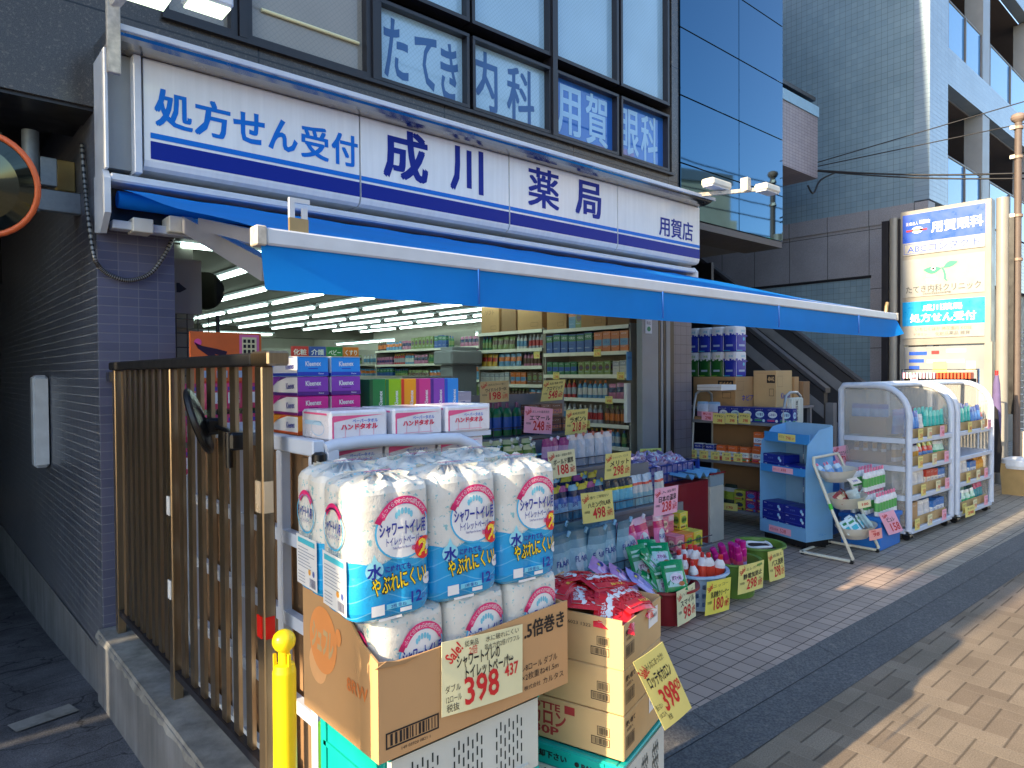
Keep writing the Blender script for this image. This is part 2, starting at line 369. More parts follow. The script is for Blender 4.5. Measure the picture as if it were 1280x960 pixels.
# ------------------------------------------------------------------ ground
g = MB()
for a, b, c, d in ((-80, -7, -80, 120), (.93, 200, -80, 120), (-7, .93, -80, 1.5)): g.add([(a, c, -.012), (b, c, -.012), (b, d, -.012), (a, d, -.012)], [(0, 1, 2, 3)], M_ASPH)
struct(g.build('ground'))
KA, KB = (0., 1.905), (9.0, 1.69)                      # inner edge of the kerb, from left to right
kl = lambda x, d=0.: KA[1]+(KB[1]-KA[1])*x/9.0-d
g = MB(); XS = [.93+i*.5 for i in range(0, 40)]
g.add([p for x in XS for p in ((x, -6, 0), (x, kl(x, .34), 0))], [(2*i, 2*i+2, 2*i+3, 2*i+1) for i in range(len(XS)-1)], M_PAVE)
g.add([(-12, -6, 0), (.93, -6, 0), (.93, kl(.93, .34), 0), (-12, kl(-12, .34), 0)], [(0, 1, 2, 3)], M_PAVE); struct(g.build('sidewalk'))
g = MB()
for i in range(-8, 34):
    x0, x1 = .93+i*.6, .93+i*.6+.597
    if x1 < .9: continue
    zz = [random.uniform(-.001, .001) for _ in range(2)]
    g.add([(x0, kl(x0, .34), .002), (x1, kl(x1, .34), .002), (x1, kl(x1, .14), .006+zz[0]), (x0, kl(x0, .14), .006+zz[0])], [(0, 1, 2, 3)], M_KERB)
    g.add([(x0, kl(x0, .135), .004), (x1, kl(x1, .135), .004), (x1, kl(x1, .0), .034+zz[1]), (x0, kl(x0, .0), .034+zz[1])], [(0, 1, 2, 3)], M_KERB)
g.add([(.93, kl(.93, .36), -.004), (22, kl(22, .36), -.004), (22, kl(22, -.01), -.002), (.93, kl(.93, -.01), -.002)], [(0, 1, 2, 3)], M_BLACK); struct(g.build('kerb'))
g = MB(); g.add([(.93, kl(.93), .03), (5.95, kl(5.95), .03), (5.95, 9, .03), (.93, 9, .03)], [(0, 1, 2, 3)], M_APRON); struct(g.build('shop_apron'))
M_APRON2 = tile_mat('apron_tile_grey', 'z', .1, .11, (164, 154, 138), (144, 135, 122), (66, 60, 54), .007, .6)
g = MB(); g.add([(5.95, kl(5.95), .03), (22, kl(22), .03), (22, 9, .03), (5.95, 9, .03)], [(0, 1, 2, 3)], M_APRON2); struct(g.build('side_apron'))
g = MB(); ys = [(1.5, -.012), (2.5, -.08), (4.2, -.16), (6.2, -.36), (9.7, -.62), (20, -1.6)]
g.add([p for y, z in ys for p in ((-7, y, z+.012), (.8, y, z+.012))], [(2*i, 2*i+1, 2*i+3, 2*i+2) for i in range(len(ys)-1)], M_ASPH); struct(g.build('driveway'))
g = MB(); a = W(15, 912, z=-.14); b = W(92, 884, z=-.14); dd = (b-a); nn = Vector((-dd.y, dd.x, 0)).normalized()*.09
g.add([a-nn*.6, b-nn*.8, b+nn*.6, a+nn*.7], [(0, 1, 2, 3)], M_MORTAR)
o = g.build('painted_mark'); o.location.z = .004; struct(o)
o = bpy.data.objects['driveway']

# ------------------------------------------------------------------ the pharmacy building
bld = thing('pharmacy_building', 'black granite building with ribbon windows and an open pharmacy in its ground floor', 'building', (0, 4.3, 0))
def part(mb, name, parent=None):
    """a part built in world coordinates, hung under the thing"""
    p = parent or bld; base = p
    off = Vector((0, 0, 0))
    while base: off += base.location; base = base.parent
    o = mb.build(name, p); o.location = -off if not p.parent else Vector((0, 0, 0)); return o
def sub(mb, name, p): o = mb.build(name, p); return o
F = 4.3
g = MB(); g.box(.8, 1.19, F, F+.3, -.2, 2.9, M_TILE_Y); part(g, 'tiled_pillar')
g = MB(); g.box(.797, .9, F+.003, 22, -.2, 3.3, M_TILE_X); part(g, 'side_wall')
g = MB(); g.add([(.79, 4.24, .10), (.79, 5.88, .057), (.79, 9.7, -.045), (.79, 20, -.4), (.79, 20, -2), (.79, 4.24, -2), (.9, 4.24, .10), (.9, 4.24, -2)], [(0, 1, 2, 3, 4, 5), (0, 5, 7, 6)], M_CONC); part(g, 'side_wall_base')
g = MB(); g.box(6.07, 6.40, F, F+.35, 0, 3.2, M_TILE_P); part(g, 'tiled_pillar')
g = MB()
g.box(-9, 1.14, F, F+.3, 3.07, 11, M_GRAN); g.box(1.14, 6.17, F, F+.3, 2.62, 3.685, M_GRAN); g.box(1.14, 6.17, F, F+.3, 6.2, 11, M_GRAN)
g.box(6.05, 6.17, F-.001, F+.3, 3.685, 6.2, M_GRAN); part(g, 'upper_wall')
g = MB(); g.box(-9, 6.17, F+.31, 15, 3.45, 11, M_DARK); part(g, 'upper_body')
g = MB(); g.box(-9, .797, F+.3, F+.62, 3.07, 3.3, M_DARK); g.box(-9, .797, F+.02, F+.3, 3.05, 3.07, M_DARK); part(g, 'bridge_beam')
g = MB(); g.box(-9, .45, 4.93, 9, 3.0, 3.02, M_SOFFIT); g.box(-9, .797, 9, 22, 2.6, 3.4, M_DARK); g.box(-5.2, -5, 4.7, 22, -2, 3.3, M_DARK); g.box(-5, .797, 21.8, 22, -2, 3.3, M_DARK); g.box(-9, .797, 4.9, 22, 3.3, 3.4, M_DARK); part(g, 'driveway_soffit_and_walls')  # soffit, plus unseen left and end walls added to darken the tunnel
# windows: each with frame, glass and lettering
TB, TT = 4.25, 4.40
def window(x0, x1, z0, z1, m, fw=.04, txt=None, blind=False, tcol=None):
    w = MB(); w.frame(fnY(F+.03), x0-fw, x1+fw, z0-fw, z1+fw, fw, M_DARK)
    w = MB()
    for (a, b, c, d) in ((x0-fw, x1+fw, z0-fw, z0), (x0-fw, x1+fw, z1, z1+fw)): w.box(a, b, F-.012, F+.12, c, d, M_DARK)
    for (a, b) in ((x0-fw, x0), (x1, x1+fw)): w.box(a, b, F-.010, F+.12, z0, z1, M_DARK)
    o = part(w, 'window')
    p = MB(); p.box(x0, x1, F+.055, F+.065, z0, z1, m); sub(p, 'pane', o)
    if blind:
        p = MB(); p.tube([(x0+.08, F+.045, z0+.21), (x1-.03, F+.045, z0+.21)], .012, M_CREAM, 6); sub(p, 'blind_rail', o)
    if txt:
        p = MB()
        for (s, cx, wd_, dz) in txt: p.text(s, fnY(F+.0535), cx, (z0+z1)/2+dz, .50, tcol, w=wd_, bold=.02)
        sub(p, 'lettering', o)
M_TXTN = mat('window_letter_navy', (44, 92, 148), .3, var=0); M_TXTL = mat('window_letter_pale', (150, 196, 232), .3, var=0)
window(1.18, 1.53, 3.72, 6.1, M_PANEB); window(1.66, 2.46, 3.72, 6.1, M_PANEB, blind=True)
window(2.58, 3.345, 3.72, TB, M_PANE, .025, [('た', 2.74, .21, 0), ('て', 3.0, .2, -.02), ('き', 3.22, .17, -.03)], tcol=M_TXTN)
window(3.43, 4.25, 3.72, TB, M_PANE, .025, [('内', 3.58, .25, 0), ('科', 3.97, .3, -.02)], tcol=M_TXTN)
window(4.36, 5.16, 3.72, TB, M_PANEU, .025, [('用', 4.56, .3, 0), ('賀', 4.94, .3, 0)], tcol=M_TXTL)
window(5.25, 5.97, 3.72, TB, M_PANEU, .025, [('眼', 5.43, .26, 0), ('科', 5.74, .26, 0)], tcol=M_TXTL)
for a, b in ((2.58, 3.345), (3.43, 4.25), (4.36, 5.16), (5.25, 5.97)): window(a, b, TT, 6.1, M_PANE, .03)
g = MB()
for a, b in ((1.575, 1.62), (2.5, 2.555), (4.277, 4.333)): g.box(a, b, F-.03, F+.1, 3.685, 6.2, M_DARK)
g.box(1.14, 6.05, F-.035, F+.1, 3.655, 3.68, M_DARK); part(g, 'window_mullion')
# glass tower
TZ = [3.25, 3.82, 4.53, 5.24, 5.95, 6.66]; TX = [6.175, 7.34, 8.385]
for i in range(2):
    for k in range(5):
        g = MB(); g.box(TX[i]+.006, TX[i+1]-.006, F-.02, F+.02, TZ[k]+.006, TZ[k+1]-.006, M_TOWER, .002); part(g, 'glass_panel')
g = MB(); g.box(6.175, 8.38, F+.021, 9, 3.24, 11, M_DARK); g.box(6.2, 8.37, F-.015, F+.5, 3.17, 3.245, mat('soffit_edge', (92, 88, 86), .6)); part(g, 'tower_body')
g = MB(); g.box(6.4, 8.38, F+.5, 9, 3.2, 3.235, M_SOFFIT); part(g, 'entrance_soffit')
# annex block with a tiled parapet behind the tower
g = MB(); g.box(8.4, 11.36, 5.2, 8, 4.78, 5.78, M_ANX); part(g, 'annex_parapet')
g = MB(); g.box(8.4, 11.37, 5.18, 8, 5.782, 5.95, mat('pale_blue_cap', (150, 190, 214), .4)); g.box(8.4, 11.2, 5.16, 8, 6.0, 6.06, M_DARK); part(g, 'parapet_cap')
g = MB(); g.box(8.4, 12.6, 9, 9.2, 0, 12, M_TILE_PX); part(g, 'rear_wall')
# entrance bay under the tower
g = MB(); g.box(6.4, 8.9, 6.6, 6.798, 0, 3.2, mat('entrance_wall', (54, 54, 58), .7)); g.box(8.84, 8.9, 5.6, 6.8, 0, 3.2, M_DARK); part(g, 'entrance_wall')
M_STEP = mat('stair_step', (120, 120, 122), .7); M_PARA = mat('stair_parapet', (50, 50, 54), .5)
st = thing('outdoor_staircase', 'dark outdoor staircase with two sloping parapets beside the blue tiled wall', 'stairs', (9.6, 4.0, 0))
def tpart(mb, name, t): o = mb.build(name, t); o.location = -t.location; return o
for x in (8.93, 10.27):
    g = MB(); g.prism([(3.98, .55), (8.2, 3.75), (8.2, 4.7), (3.98, 1.33)], 0, x-.05, x+.05, M_PARA); p = tpart(g, 'parapet', st)
    g = MB(); g.prism([(3.95, 1.33), (8.2, 4.70), (8.2, 4.76), (3.95, 1.39)], 0, x-.07, x+.07, mat('stair_cap', (70, 70, 74), .35)); tpart(g, 'handrail', st)
    g = MB(); g.prism([(3.98, 1.0), (8.2, 4.3), (8.2, 4.47), (3.98, 1.17)], 0, x-.058, x-.051, M_STEP); tpart(g, 'stringer', st)
g = MB()
for k in range(16): g.box(8.98, 10.22, 4.05+k*.27, 4.05+k*.27+.3, .1+k*.2, .3+k*.2, M_STEP)
tpart(g, 'flight', st)
for x in (8.93, 10.27):
    g = MB(); g.box(x-.05, x+.05, 3.86, 3.96, .03, 1.2, M_STEP); tpart(g, 'newel_post', st)
# interior
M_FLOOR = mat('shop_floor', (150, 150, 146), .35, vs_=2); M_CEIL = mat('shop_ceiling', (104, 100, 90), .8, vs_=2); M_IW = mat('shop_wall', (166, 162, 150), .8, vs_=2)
CZ = 2.57
g = MB(); g.box(1.19, 6.26, F+.0, 17, -.02, .05, M_FLOOR); g.box(6.26, 8.3, 6.81, 17, -.02, .05, M_FLOOR); struct(g.build('shop_floor'))
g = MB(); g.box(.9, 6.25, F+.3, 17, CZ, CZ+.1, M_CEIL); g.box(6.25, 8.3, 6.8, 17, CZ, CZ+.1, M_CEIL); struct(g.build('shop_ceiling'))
g = MB(); g.box(.9, 1.19, F+.3, 17, 0, CZ, M_IW); struct(g.build('wall_left'))
g = MB(); g.box(6.25, 6.39, F+.35, 6.8, 0, CZ, M_IW); g.box(8.1, 8.3, 6.8, 17, 0, CZ, M_IW); struct(g.build('wall_right'))
g = MB(); g.box(.9, 8.3, 17, 17.2, 0, CZ, M_IW); struct(g.build('wall_back'))
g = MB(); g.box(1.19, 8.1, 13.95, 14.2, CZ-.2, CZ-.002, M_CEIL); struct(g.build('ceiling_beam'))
g = MB(); g.box(1.25, 1.42, F+.42, F+1.25, 1.92, 2.45, M_IW); g.box(1.25, 1.5, F+.5, F+.6, .05, 1.92, M_IW); part(g, 'inner_pier')
# right jamb: sticker panel, shutter guides
g = MB(); g.box(5.52, 5.78, F-.02, F+.05, .03, 2.6, M_GREYP); part(g, 'jamb_panel')
g = MB(); g.box(5.565, 5.67, F-.026, F-.0205, 2.0, 2.14, M_WPAP); g.text('防犯', fnY(F-.028), 5.617, 2.105, .035, M_INK); g.disc(fnY(F-.028), 5.617, 2.045, .03, .025, mat('green_print', (40, 140, 90), .5, var=0)); part(g, 'sticker')
g = MB()
for a, b, m in ((5.80, 5.83, M_BLACK), (5.84, 5.88, M_GREYP), (5.89, 5.92, M_BLACK), (5.93, 6.0, M_GREYP), (6.0, 6.065, M_DARK)): g.box(a, b, F-.01, F+.1, .03, 2.6, m)
part(g, 'shutter_guide')
g = MB(); g.box(1.19, 6.07, F+.02, F+.3, 2.45, 2.7, M_DARK); part(g, 'shutter_box')

# ------------------------------------------------------------------ lamps of the shop ceiling
def ceiling_light():
    t = thing('ceiling_light', '', 'light', group='fluorescent strip lights on the shop ceiling')
    b = MB(); b.box(-.045, .045, -.74, .74, .03, .055, M_WMET); b.build('batten', t)
    b = MB(); b.tube([(0, -.7, .008), (0, .7, .008)], .015, M_TUBE, 8); b.build('tube', t)
    return t
L0 = None; rows = [1.6+.655*i for i in range(10)]; ks = 0
for ci, x in enumerate(rows):
    y = 4.75 if x < 6.1 else 7.95; k = 0
    while y < 16.5:
        if abs(y-14.08) > .8 and y > 4.9:
            lab = 'lit fluorescent strip in the %s ceiling row from the left wall, %s from the street' % (ORD[ci], ORD[k])
            if L0 is None: L0 = ceiling_light(); L0.location = (x, y, CZ-.06); L0['label'] = lab
            else: dup(L0, (x, y, CZ-.06), 0, lab)
            k += 1
        y += 1.6
for k in range(6): dup(L0, (7.75, 7.6+k*1.35, 2.3), 0, 'lit fluorescent strip above the right wall shelves, %s from the street' % ORD[k])
dup(L0, (2.05, 4.72, 2.44), math.pi/2, 'large lit strip light running along the shop front beside the tiled pillar')
dup(L0, (5.0, 13.9, 2.42), math.pi/2, 'lit strip light fixed along the face of the ceiling beam')
# ------------------------------------------------------------------ shop sign above the awning
def curveP(c, r, a0, a1, n=8): return [(c[0]+r*math.cos(RD(a0+(a1-a0)*i/n)), c[1]+r*math.sin(RD(a0+(a1-a0)*i/n))) for i in range(n+1)]
sg = thing('shop_sign', 'long white lightbox sign with blue stripes reading 処方せん受付 成川 薬局 用賀店 above the blue awning', 'sign', (3.5, 4.2, 2.7))
SY, SB, ST = 4.05, 2.715, 3.305
px = [.975, 2.265, 3.565, 4.87, 6.18]
for i in range(4):
    a, b = px[i]+.006, px[i+1]-.006; g = MB()
    prof = [(F-.05, ST), (SY+.006, ST), (SY, ST-.012), (SY, SB+.05), (SY+.012, SB+.02), (SY+.04, SB+.004), (F-.05, SB)]
    g.prism(prof[::-1], 0, a, b, M_SIGN); p = tpart(g, 'sign_panel', sg)
    g = MB(); f = fnY(SY-.002); l = a+(.03 if i == 0 else .0)
    g.rect(f, l, b-.0, 2.885, 2.915, M_SIGNB); g.rect(f, l, b, 2.775, 2.870, M_SIGND)
    if i == 0:
        for k, ch in enumerate('処方せん受付'): g.text(ch, f, 1.13+k*.205, 3.06, .215, M_SIGNB, bold=.028, w=.185 if k not in (4, 5) else .175)
    if i == 1:
        g.text('成', f, 2.62, 3.115, .36, M_SIGND, bold=.03, w=.34); g.text('川', f, 3.15, 3.115, .36, M_SIGND, bold=.03, w=.29)
    if i == 2:
        g.text('薬', f, 3.94, 3.115, .34, M_SIGND, bold=.02, w=.34); g.text('局', f, 4.48, 3.115, .34, M_SIGND, bold=.03, w=.31)
    if i == 3: g.text('用賀店', f, 5.77, 3.03, .2, M_SIGND, bold=.022, w=.56)
    g.build('lettering', p)
g = MB(); g.box(.80, .955, 4.1, F-.005, SB-.01, ST+.0, M_GREYP); g.box(.93, .968, 4.035, F-.005, SB-.03, ST+.0, M_WMET, .004); g.box(.795, .812, 4.04, F-.006, SB-.03, ST-.003, M_WMET, .003); tpart(g, 'end_plate', sg)
g = MB(); hp = [(F, 3.31), (4.06, 3.308), (4.02, 3.305), (3.98, 3.306), (3.94, 3.313), (3.905, 3.325), (3.89, 3.336), (3.875, 3.34), (3.875, 3.358), (F, 3.40)]
g.prism(hp[::-1], 0, .80, 6.16, mat('hood_steel', (172, 168, 164), .22, 1., var=.06)); tpart(g, 'hood', sg)
g = MB(); g.box(.8, 6.18, 3.862, 3.874, 3.336, 3.366, M_WMET, .002); tpart(g, 'hood_lip', sg)
M_CREAMP = mat('cream_enamel', (226, 222, 206), .4, var=.1)
M_RUST = mat('rusty_white', (198, 190, 176), .55, var=.35, vs_=26)
def sign_lamp(x, y, z0, label, flip):
    t = thing('sign_lamp', label, 'lamp', (x, y, z0), group='arm lamps over the shop sign'); g = MB()
    if not flip:
        g.box(x-.03, x+.03, 3.83, 3.86, 3.10, 3.46, M_RUST, .004); tpart(g, 'bracket', t)
        g = MB(); g.bar((x, 3.845, 3.44), (x+.09, 3.70, 3.56), .045, .045, M_RUST); g.bar((x+.08, 3.7, 3.55), (x+.24, 3.5, 3.565), .03, .03, M_RUST); tpart(g, 'arm', t)
        a_ = W(150, 8, y=3.55); q = (a_.x+.01, 0, 3.47, 3.62, a_.z+.075)
    else:
        g.bar((5.7, 4.05, 3.33), (6.45, 3.5, 3.43), .035, .035, M_RUST); g.box(6.26, 6.33, 3.56, 3.64, 3.40, 3.53, M_RUST, .004); tpart(g, 'arm', t); q = None
    if not flip:
        for k in (0, 1):
            g = MB(); x0, x1, y0, y1, z = q; dy = .0 if k == 0 else -.0
            g.box(x0+k*.24, x0+k*.24+.2, y0-.1*k, y1-.1*k, z, z+.07, M_WMET, .012); h = tpart(g, 'lamp_head', t)
            g = MB(); g.box(x0+k*.24+.012, x0+k*.24+.188, y0+.012-.1*k, y1-.012-.1*k, z-.008, z-.001, emit('lamp_lens', (236, 255, 214), 1.)); g.build('lens', h)
    else:
        for a, b, c, d in ((5.86, 6.2, 3.78, 3.42), (6.36, 6.64, 3.5, 3.40)):
            g = MB(); g.box(a, b, c-.09, c+.05, d, d+.07, M_CREAMP, .015); h = tpart(g, 'lamp_head', t)
            g = MB(); g.box(a+.015, b-.015, c-.075, c+.035, d-.008, d-.001, M_WPAP); g.build('lens', h)
    return t
sign_lamp(.80, 4.0, 3.2, 'rust-streaked white arm lamp at the left end of the shop sign', False)
sign_lamp(5.98, 4.0, 3.3, 'sunlit pair of cream flood lamps at the right end of the shop sign', True)

# ------------------------------------------------------------------ awning
aw = thing('awning', 'bright blue retractable awning over the shop front, white front bar and plain valance', 'awning', (3.45, 4.2, 2.5))
BY, BZ = 2.15, 2.055
g = MB(); g.box(.82, 6.12, 4.06, F-.004, 2.628, 2.672, M_WMET, .01); g.box(.82, 6.12, 4.22, F-.003, 2.42, 2.627, M_DARK); tpart(g, 'cassette', aw)
for x in (.79, 6.12):
    g = MB(); g.prism([(4.05, 2.64), (4.09, 2.685), (F-.002, 2.685), (F-.002, 2.39), (4.16, 2.37), (4.05, 2.46)][::-1], 0, x, x+.03, M_WMET); tpart(g, 'end_cap', aw)
g = MB(); g.tube([(.87, 4.15, 2.555), (6.08, 4.15, 2.555)], .045, M_CANVAS, 14); tpart(g, 'roller', aw)
g = MB(); g.box(.84, 6.1, 4.12, 4.2, 2.395, 2.44, M_WMET, .004)
for x in (.98, 3.4, 5.9): g.box(x-.05, x+.05, 4.09, 4.21, 2.385, 2.46, M_CREAMP, .004)
tpart(g, 'torsion_bar', aw)
g = MB(); n = 40; rows_ = 10; vs_a = []
for j in range(rows_+1):
    f = j/rows_; sag = -.012*math.sin(math.pi*f)
    for i in range(n+1):
        vs_a.append((.885+(6.07-.885)*i/n, 4.11+(BY+.03-4.11)*f, 2.602+(BZ+.028-2.602)*f+sag*(1+.25*math.sin(i*.9))+.004*math.sin(i*1.7+j)))
g.add(vs_a, [(j*(n+1)+i, j*(n+1)+i+1, (j+1)*(n+1)+i+1, (j+1)*(n+1)+i) for j in range(rows_) for i in range(n)], M_CANVAS, True); tpart(g, 'fabric', aw)
g = MB(); g.box(.86, 6.06, BY-.025, BY+.025, BZ-.03, BZ+.024, M_WMET, .006); tpart(g, 'front_bar', aw)
for x in (.825, 6.06):
    g = MB(); g.box(x, x+.034, BY-.029, BY+.027, BZ-.034, BZ+.028, M_RUST, .004); tpart(g, 'bar_cap', aw)
g = MB(); n = 104; vs_a = []
for j in range(5):
    for i in range(n+1):
        x = .845+(6.085-.845)*i/n; f = j/4; end = max(0, (x-5.8)/.28)
        vs_a.append((x, BY-.012-.012*f*math.sin(x*2.1)-.02*f*f*math.sin(x*.9+1)-.05*end*end*f, BZ-.022-.152*f+.03*end**3*f))
g.add(vs_a, [(j*(n+1)+i, (j+1)*(n+1)+i, (j+1)*(n+1)+i+1, j*(n+1)+i+1) for j in range(4) for i in range(n)], M_CANVAS, True); tpart(g, 'valance', aw)
g = MB()
for x in (1.7, 2.9, 4.1, 5.3): g.box(x, x+.006, BY-.034, BY-.026, BZ-.165, BZ-.03, mat('seam_blue', (10, 90, 176), .6))
tpart(g, 'seam', aw)
g = MB(); g.box(1.10, 1.26, 4.06, 4.2, 2.40, 2.49, M_CREAMP, .006); tpart(g, 'arm_bracket', aw)
M_ARM = mat('arm_grey', (150, 152, 160), .4, var=.08)
g = MB(); A_ = W(336, 338, y=2.6); g.bar((1.19, 4.06, 2.45), A_, .05, .085, M_ARM); g.bar(A_, (.99, 2.2, 2.035), .045, .055, M_ARM); g.bar(W(252, 280, y=3.3), (.93, 2.2, 2.05), .03, .05, M_ARM); tpart(g, 'folding_arm', aw)
g = MB(); g.bar((5.75, 4.06, 2.45), (4.9, 3.12, 2.23), .05, .075, M_ARM); g.bar((4.9, 3.1, 2.28), (5.95, 2.2, 2.06), .045, .06, M_ARM); tpart(g, 'folding_arm', aw)
g = MB(); x = .945; zt = BZ+.022
g.box(x, x+.065, BY+.0, BY+.012, zt, zt+.05, mat('brass_hook', (176, 152, 110), .4, .6)); g.box(x, x+.018, BY, BY+.012, zt+.05, zt+.115, M_WMET); g.box(x+.018, x+.07, BY, BY+.012, zt+.1, zt+.115, M_WMET); g.box(x+.045, x+.062, BY, BY+.012, zt+.05, zt+.085, M_WMET); tpart(g, 'hook', aw)
g = MB(); x = 5.9; g.tube([(x, BY, zt), (x+.01, BY, zt+.05), (x+.03, BY, zt+.08)], .015, mat('brass_hook', (176, 152, 110)), 6); tpart(g, 'hook', aw)

# ------------------------------------------------------------------ fence on its kerb wall
lw = MB(); lw.prism([(1.2, -.3), (1.2, .165), (1.95, .222), (4.28, .222), (4.28, -.5)], 0, .765, .99, M_CONC)
o = lw.build('kerb_wall'); tag(o, 'low grey concrete wall carrying the bronze fence along the driveway', 'wall')
g = MB(); n = 40; vv = []
for i in range(n+1):
    y = 4.28-2.34*i/n; vv += [(.758+random.uniform(-.004, .006), y, .2+random.uniform(-.012, .006)), (.772, y, .236+random.uniform(-.002, .002)), (.992, y, .234+random.uniform(-.002, .002))]
g.add(vv, [(3*i, 3*i+1, 3*i+4, 3*i+3) for i in range(n)]+[(3*i+1, 3*i+2, 3*i+5, 3*i+4) for i in range(n)], M_MORTAR); g.build('mortar_cap', o)
def bronze():
    t = NT('bronze_steel'); v = t.co(); q = t.sep(v); s = t.noise(t.vec(t.ma('MULTIPLY', q[0], 220.), t.ma('MULTIPLY', q[1], 220.), t.ma('MULTIPLY', q[2], 2.)), 1., 3.)
    k = t.ramp(s, .3, .7, .8, 1.12); c = t.mix(1., lin((168, 148, 120)), t.vec(k, k, k), 'MULTIPLY')
    return t.fin(c, .28, .9, .5)
M_BRONZE = bronze()
fx = .86
fe = thing('metal_fence', 'tall bronze metal fence of upright flat bars between driveway and shop goods', 'fence', (fx, 3.1, .23))
TOPZ = 1.645
for y0 in (4.17, 3.16, 2.165):
    g = MB(); g.box(fx-.02, fx+.02, y0-.028, y0+.028, .225 if y0 > 2.5 else .2, TOPZ, M_BRONZE, .004); tpart(g, 'post', fe)
g = MB(); g.box(fx-.035, fx+.035, 2.19, 4.2, TOPZ, TOPZ+.042, mat('black_rail', (16, 16, 18), .75, var=.05), .006); tpart(g, 'top_rail', fe)
g = MB(); g.box(fx-.035, fx+.035, 2.05, 2.188, TOPZ, TOPZ+.045, M_BRONZE, .006); tpart(g, 'rail_end', fe)
g = MB(); g.box(fx-.03, fx-.0, 4.2, 4.29, TOPZ-.06, TOPZ-.01, M_STEEL); tpart(g, 'wall_bracket', fe)
g = MB(); g.box(fx-.015, fx+.015, 2.2, 3.13, .33, .36, M_DARK); g.box(fx-.015, fx+.015, 3.19, 4.14, .33, .36, M_DARK); tpart(g, 'bottom_rail', fe)
for k in range(8):
    y = 4.04-k*.108
    g = MB(); g.box(fx-.005, fx+.009, y-.026, y+.026, .361, TOPZ-.001, M_BRONZE); tpart(g, 'bar', fe)
for k in range(7):
    y = 3.045-k*.122
    g = MB(); g.box(fx-.005, fx+.009, y-.026, y+.026, .361, TOPZ-.001, M_BRONZE); tpart(g, 'bar', fe)
for (y, z0, z1, m, cat_) in ((2.2, 1.18, 1.28, mat('beige_reflector', (222, 196, 160), .3), 'reflector'), (2.2, .78, .85, mat('red_reflector', (226, 36, 20), .25), 'reflector'), (3.2, .66, .74, M_WPAP, 'sticker'), (3.2, 1.02, 1.1, M_WPAP, 'sticker')):
    g = MB(); g.box(fx-.0235, fx-.0202, y-.05, y-.012, z0, z1, m); tpart(g, cat_, fe)
    if y < 3: g = MB(); g.box(fx-.016, fx+.014, y-.0655, y-.0632, z0, z1, m); tpart(g, cat_, fe)
# round mirror clamped to the fence, seen edge-on
V_ = (Vector((.80, 2.62, 1.45))-CAM).normalized(); E_ = (RT-V_*RT.dot(V_)).normalized(); U_ = (UP-V_*UP.dot(V_)).normalized()
mr = thing('clamp_mirror', 'round black mirror clamped to the bronze fence, seen nearly edge-on', 'mirror', (.80, 2.62, 1.45))
g = MB(); n = 28
prof = [(.115, -.012), (.125, -.006), (.125, .006), (.115, .012), (.09, .015), (.04, .018), (.0, .019)]
g.lathe(prof, M_BLACK, n); q = g.build('back', mr); q.rotation_euler = (E_*.93+U_*.34-V_*.13).to_track_quat('Z', 'Y').to_euler()
g = MB(); g.lathe([(.112, -.0125), (.08, -.018), (.04, -.021), (0, -.022)], M_CHROME, n); r = g.build('glass', q)
g = MB(); g.box(.815, .87, 2.585, 2.64, 1.40, 1.46, M_BLACK, .01); g.tube([(.85, 2.6, 1.43), (.86, 2.5, 1.42), (.855, 2.42, 1.40)], .008, M_BLACK, 6); g.box(.825, .9, 2.37, 2.43, 1.36, 1.42, M_BLACK, .008); g.tube([(.83, 2.4, 1.30), (.83, 2.4, 1.42)], .012, M_BLACK, 6); tpart(g, 'clamp_arm', mr)
# yellow bollard
bo = thing('bollard', 'yellow plastic bollard pole with a ball on top in front of the bronze fence', 'bollard', (.60, 1.42, 0))
M_YP = mat('yellow_plastic', (250, 214, 20), .35, var=.05)
g = MB(); g.lathe([(.09, 0), (.09, .02), (.03, .04), (.0245, .08), (.0245, .985), (.021, 1.0), (.012, 1.002), (.012, 1.035)], M_YP, 20); g.build('pole', bo)
g = MB(); g.lathe([(.004, 0)]+[(.0245*math.sin(RD(a)), .0245-.0245*math.cos(RD(a))) for a in range(14, 181, 12)], M_YP, 20); g.build('ball', bo, (0, 0, 1.025))
g = MB()
for a in (40, 160, 280): g.bar((.019*math.cos(RD(a)), .019*math.sin(RD(a)), .99), (.019*math.cos(RD(a)), .019*math.sin(RD(a)), 1.025), .006, .006, M_YP)
g.build('prong', bo)
# ------------------------------------------------------------------ driveway side: wall light, mirror, conduit
wl = thing('wall_light', 'tall white lit-panel light on the dark tiled driveway wall', 'light', (.73, 6.0, .95))
g = MB(); g.box(.695, .79, 5.97, 6.12, .95, 1.62, M_WMET, .02); tpart(g, 'housing', wl)
g = MB(); g.box(.706, .785, 5.962, 5.969, .975, 1.595, mat('lamp_diffuser', (226, 228, 230), .4)); tpart(g, 'diffuser', wl)
M_ORANGE = mat('orange_rim', (222, 104, 56), .4, var=.08); M_GALV = mat('galvanised', (140, 152, 162), .5, .4, var=.15, vs_=30)
cm = thing('traffic_mirror', 'round convex traffic mirror with an orange rim on a bracket in the driveway', 'mirror', (.372, 4.3, 2.57))
g = MB(); rr = .25; g.tube([(rr*math.cos(RD(a)), rr*math.sin(RD(a)), 0) for a in range(0, 361, 10)], .015, M_ORANGE, 8, False); q = g.build('rim', cm); q.rotation_euler = (RD(100), 0, RD(-28)); q.location = (-.07, 0, .0)
g = MB(); g.lathe([(rr-.01, 0), (.18, .03), (.09, .046), (.0, .052)], mat('mirror_dark', (74, 80, 74), .08, 1., var=0), 32); r = g.build('mirror_glass', q)  # dark greenish tint stands in for reflected foliage
g = MB(); g.lathe([(.0, -.05), (.15, -.045), (rr-.005, -.012)], M_ORANGE, 32); g.build('back_shell', q)
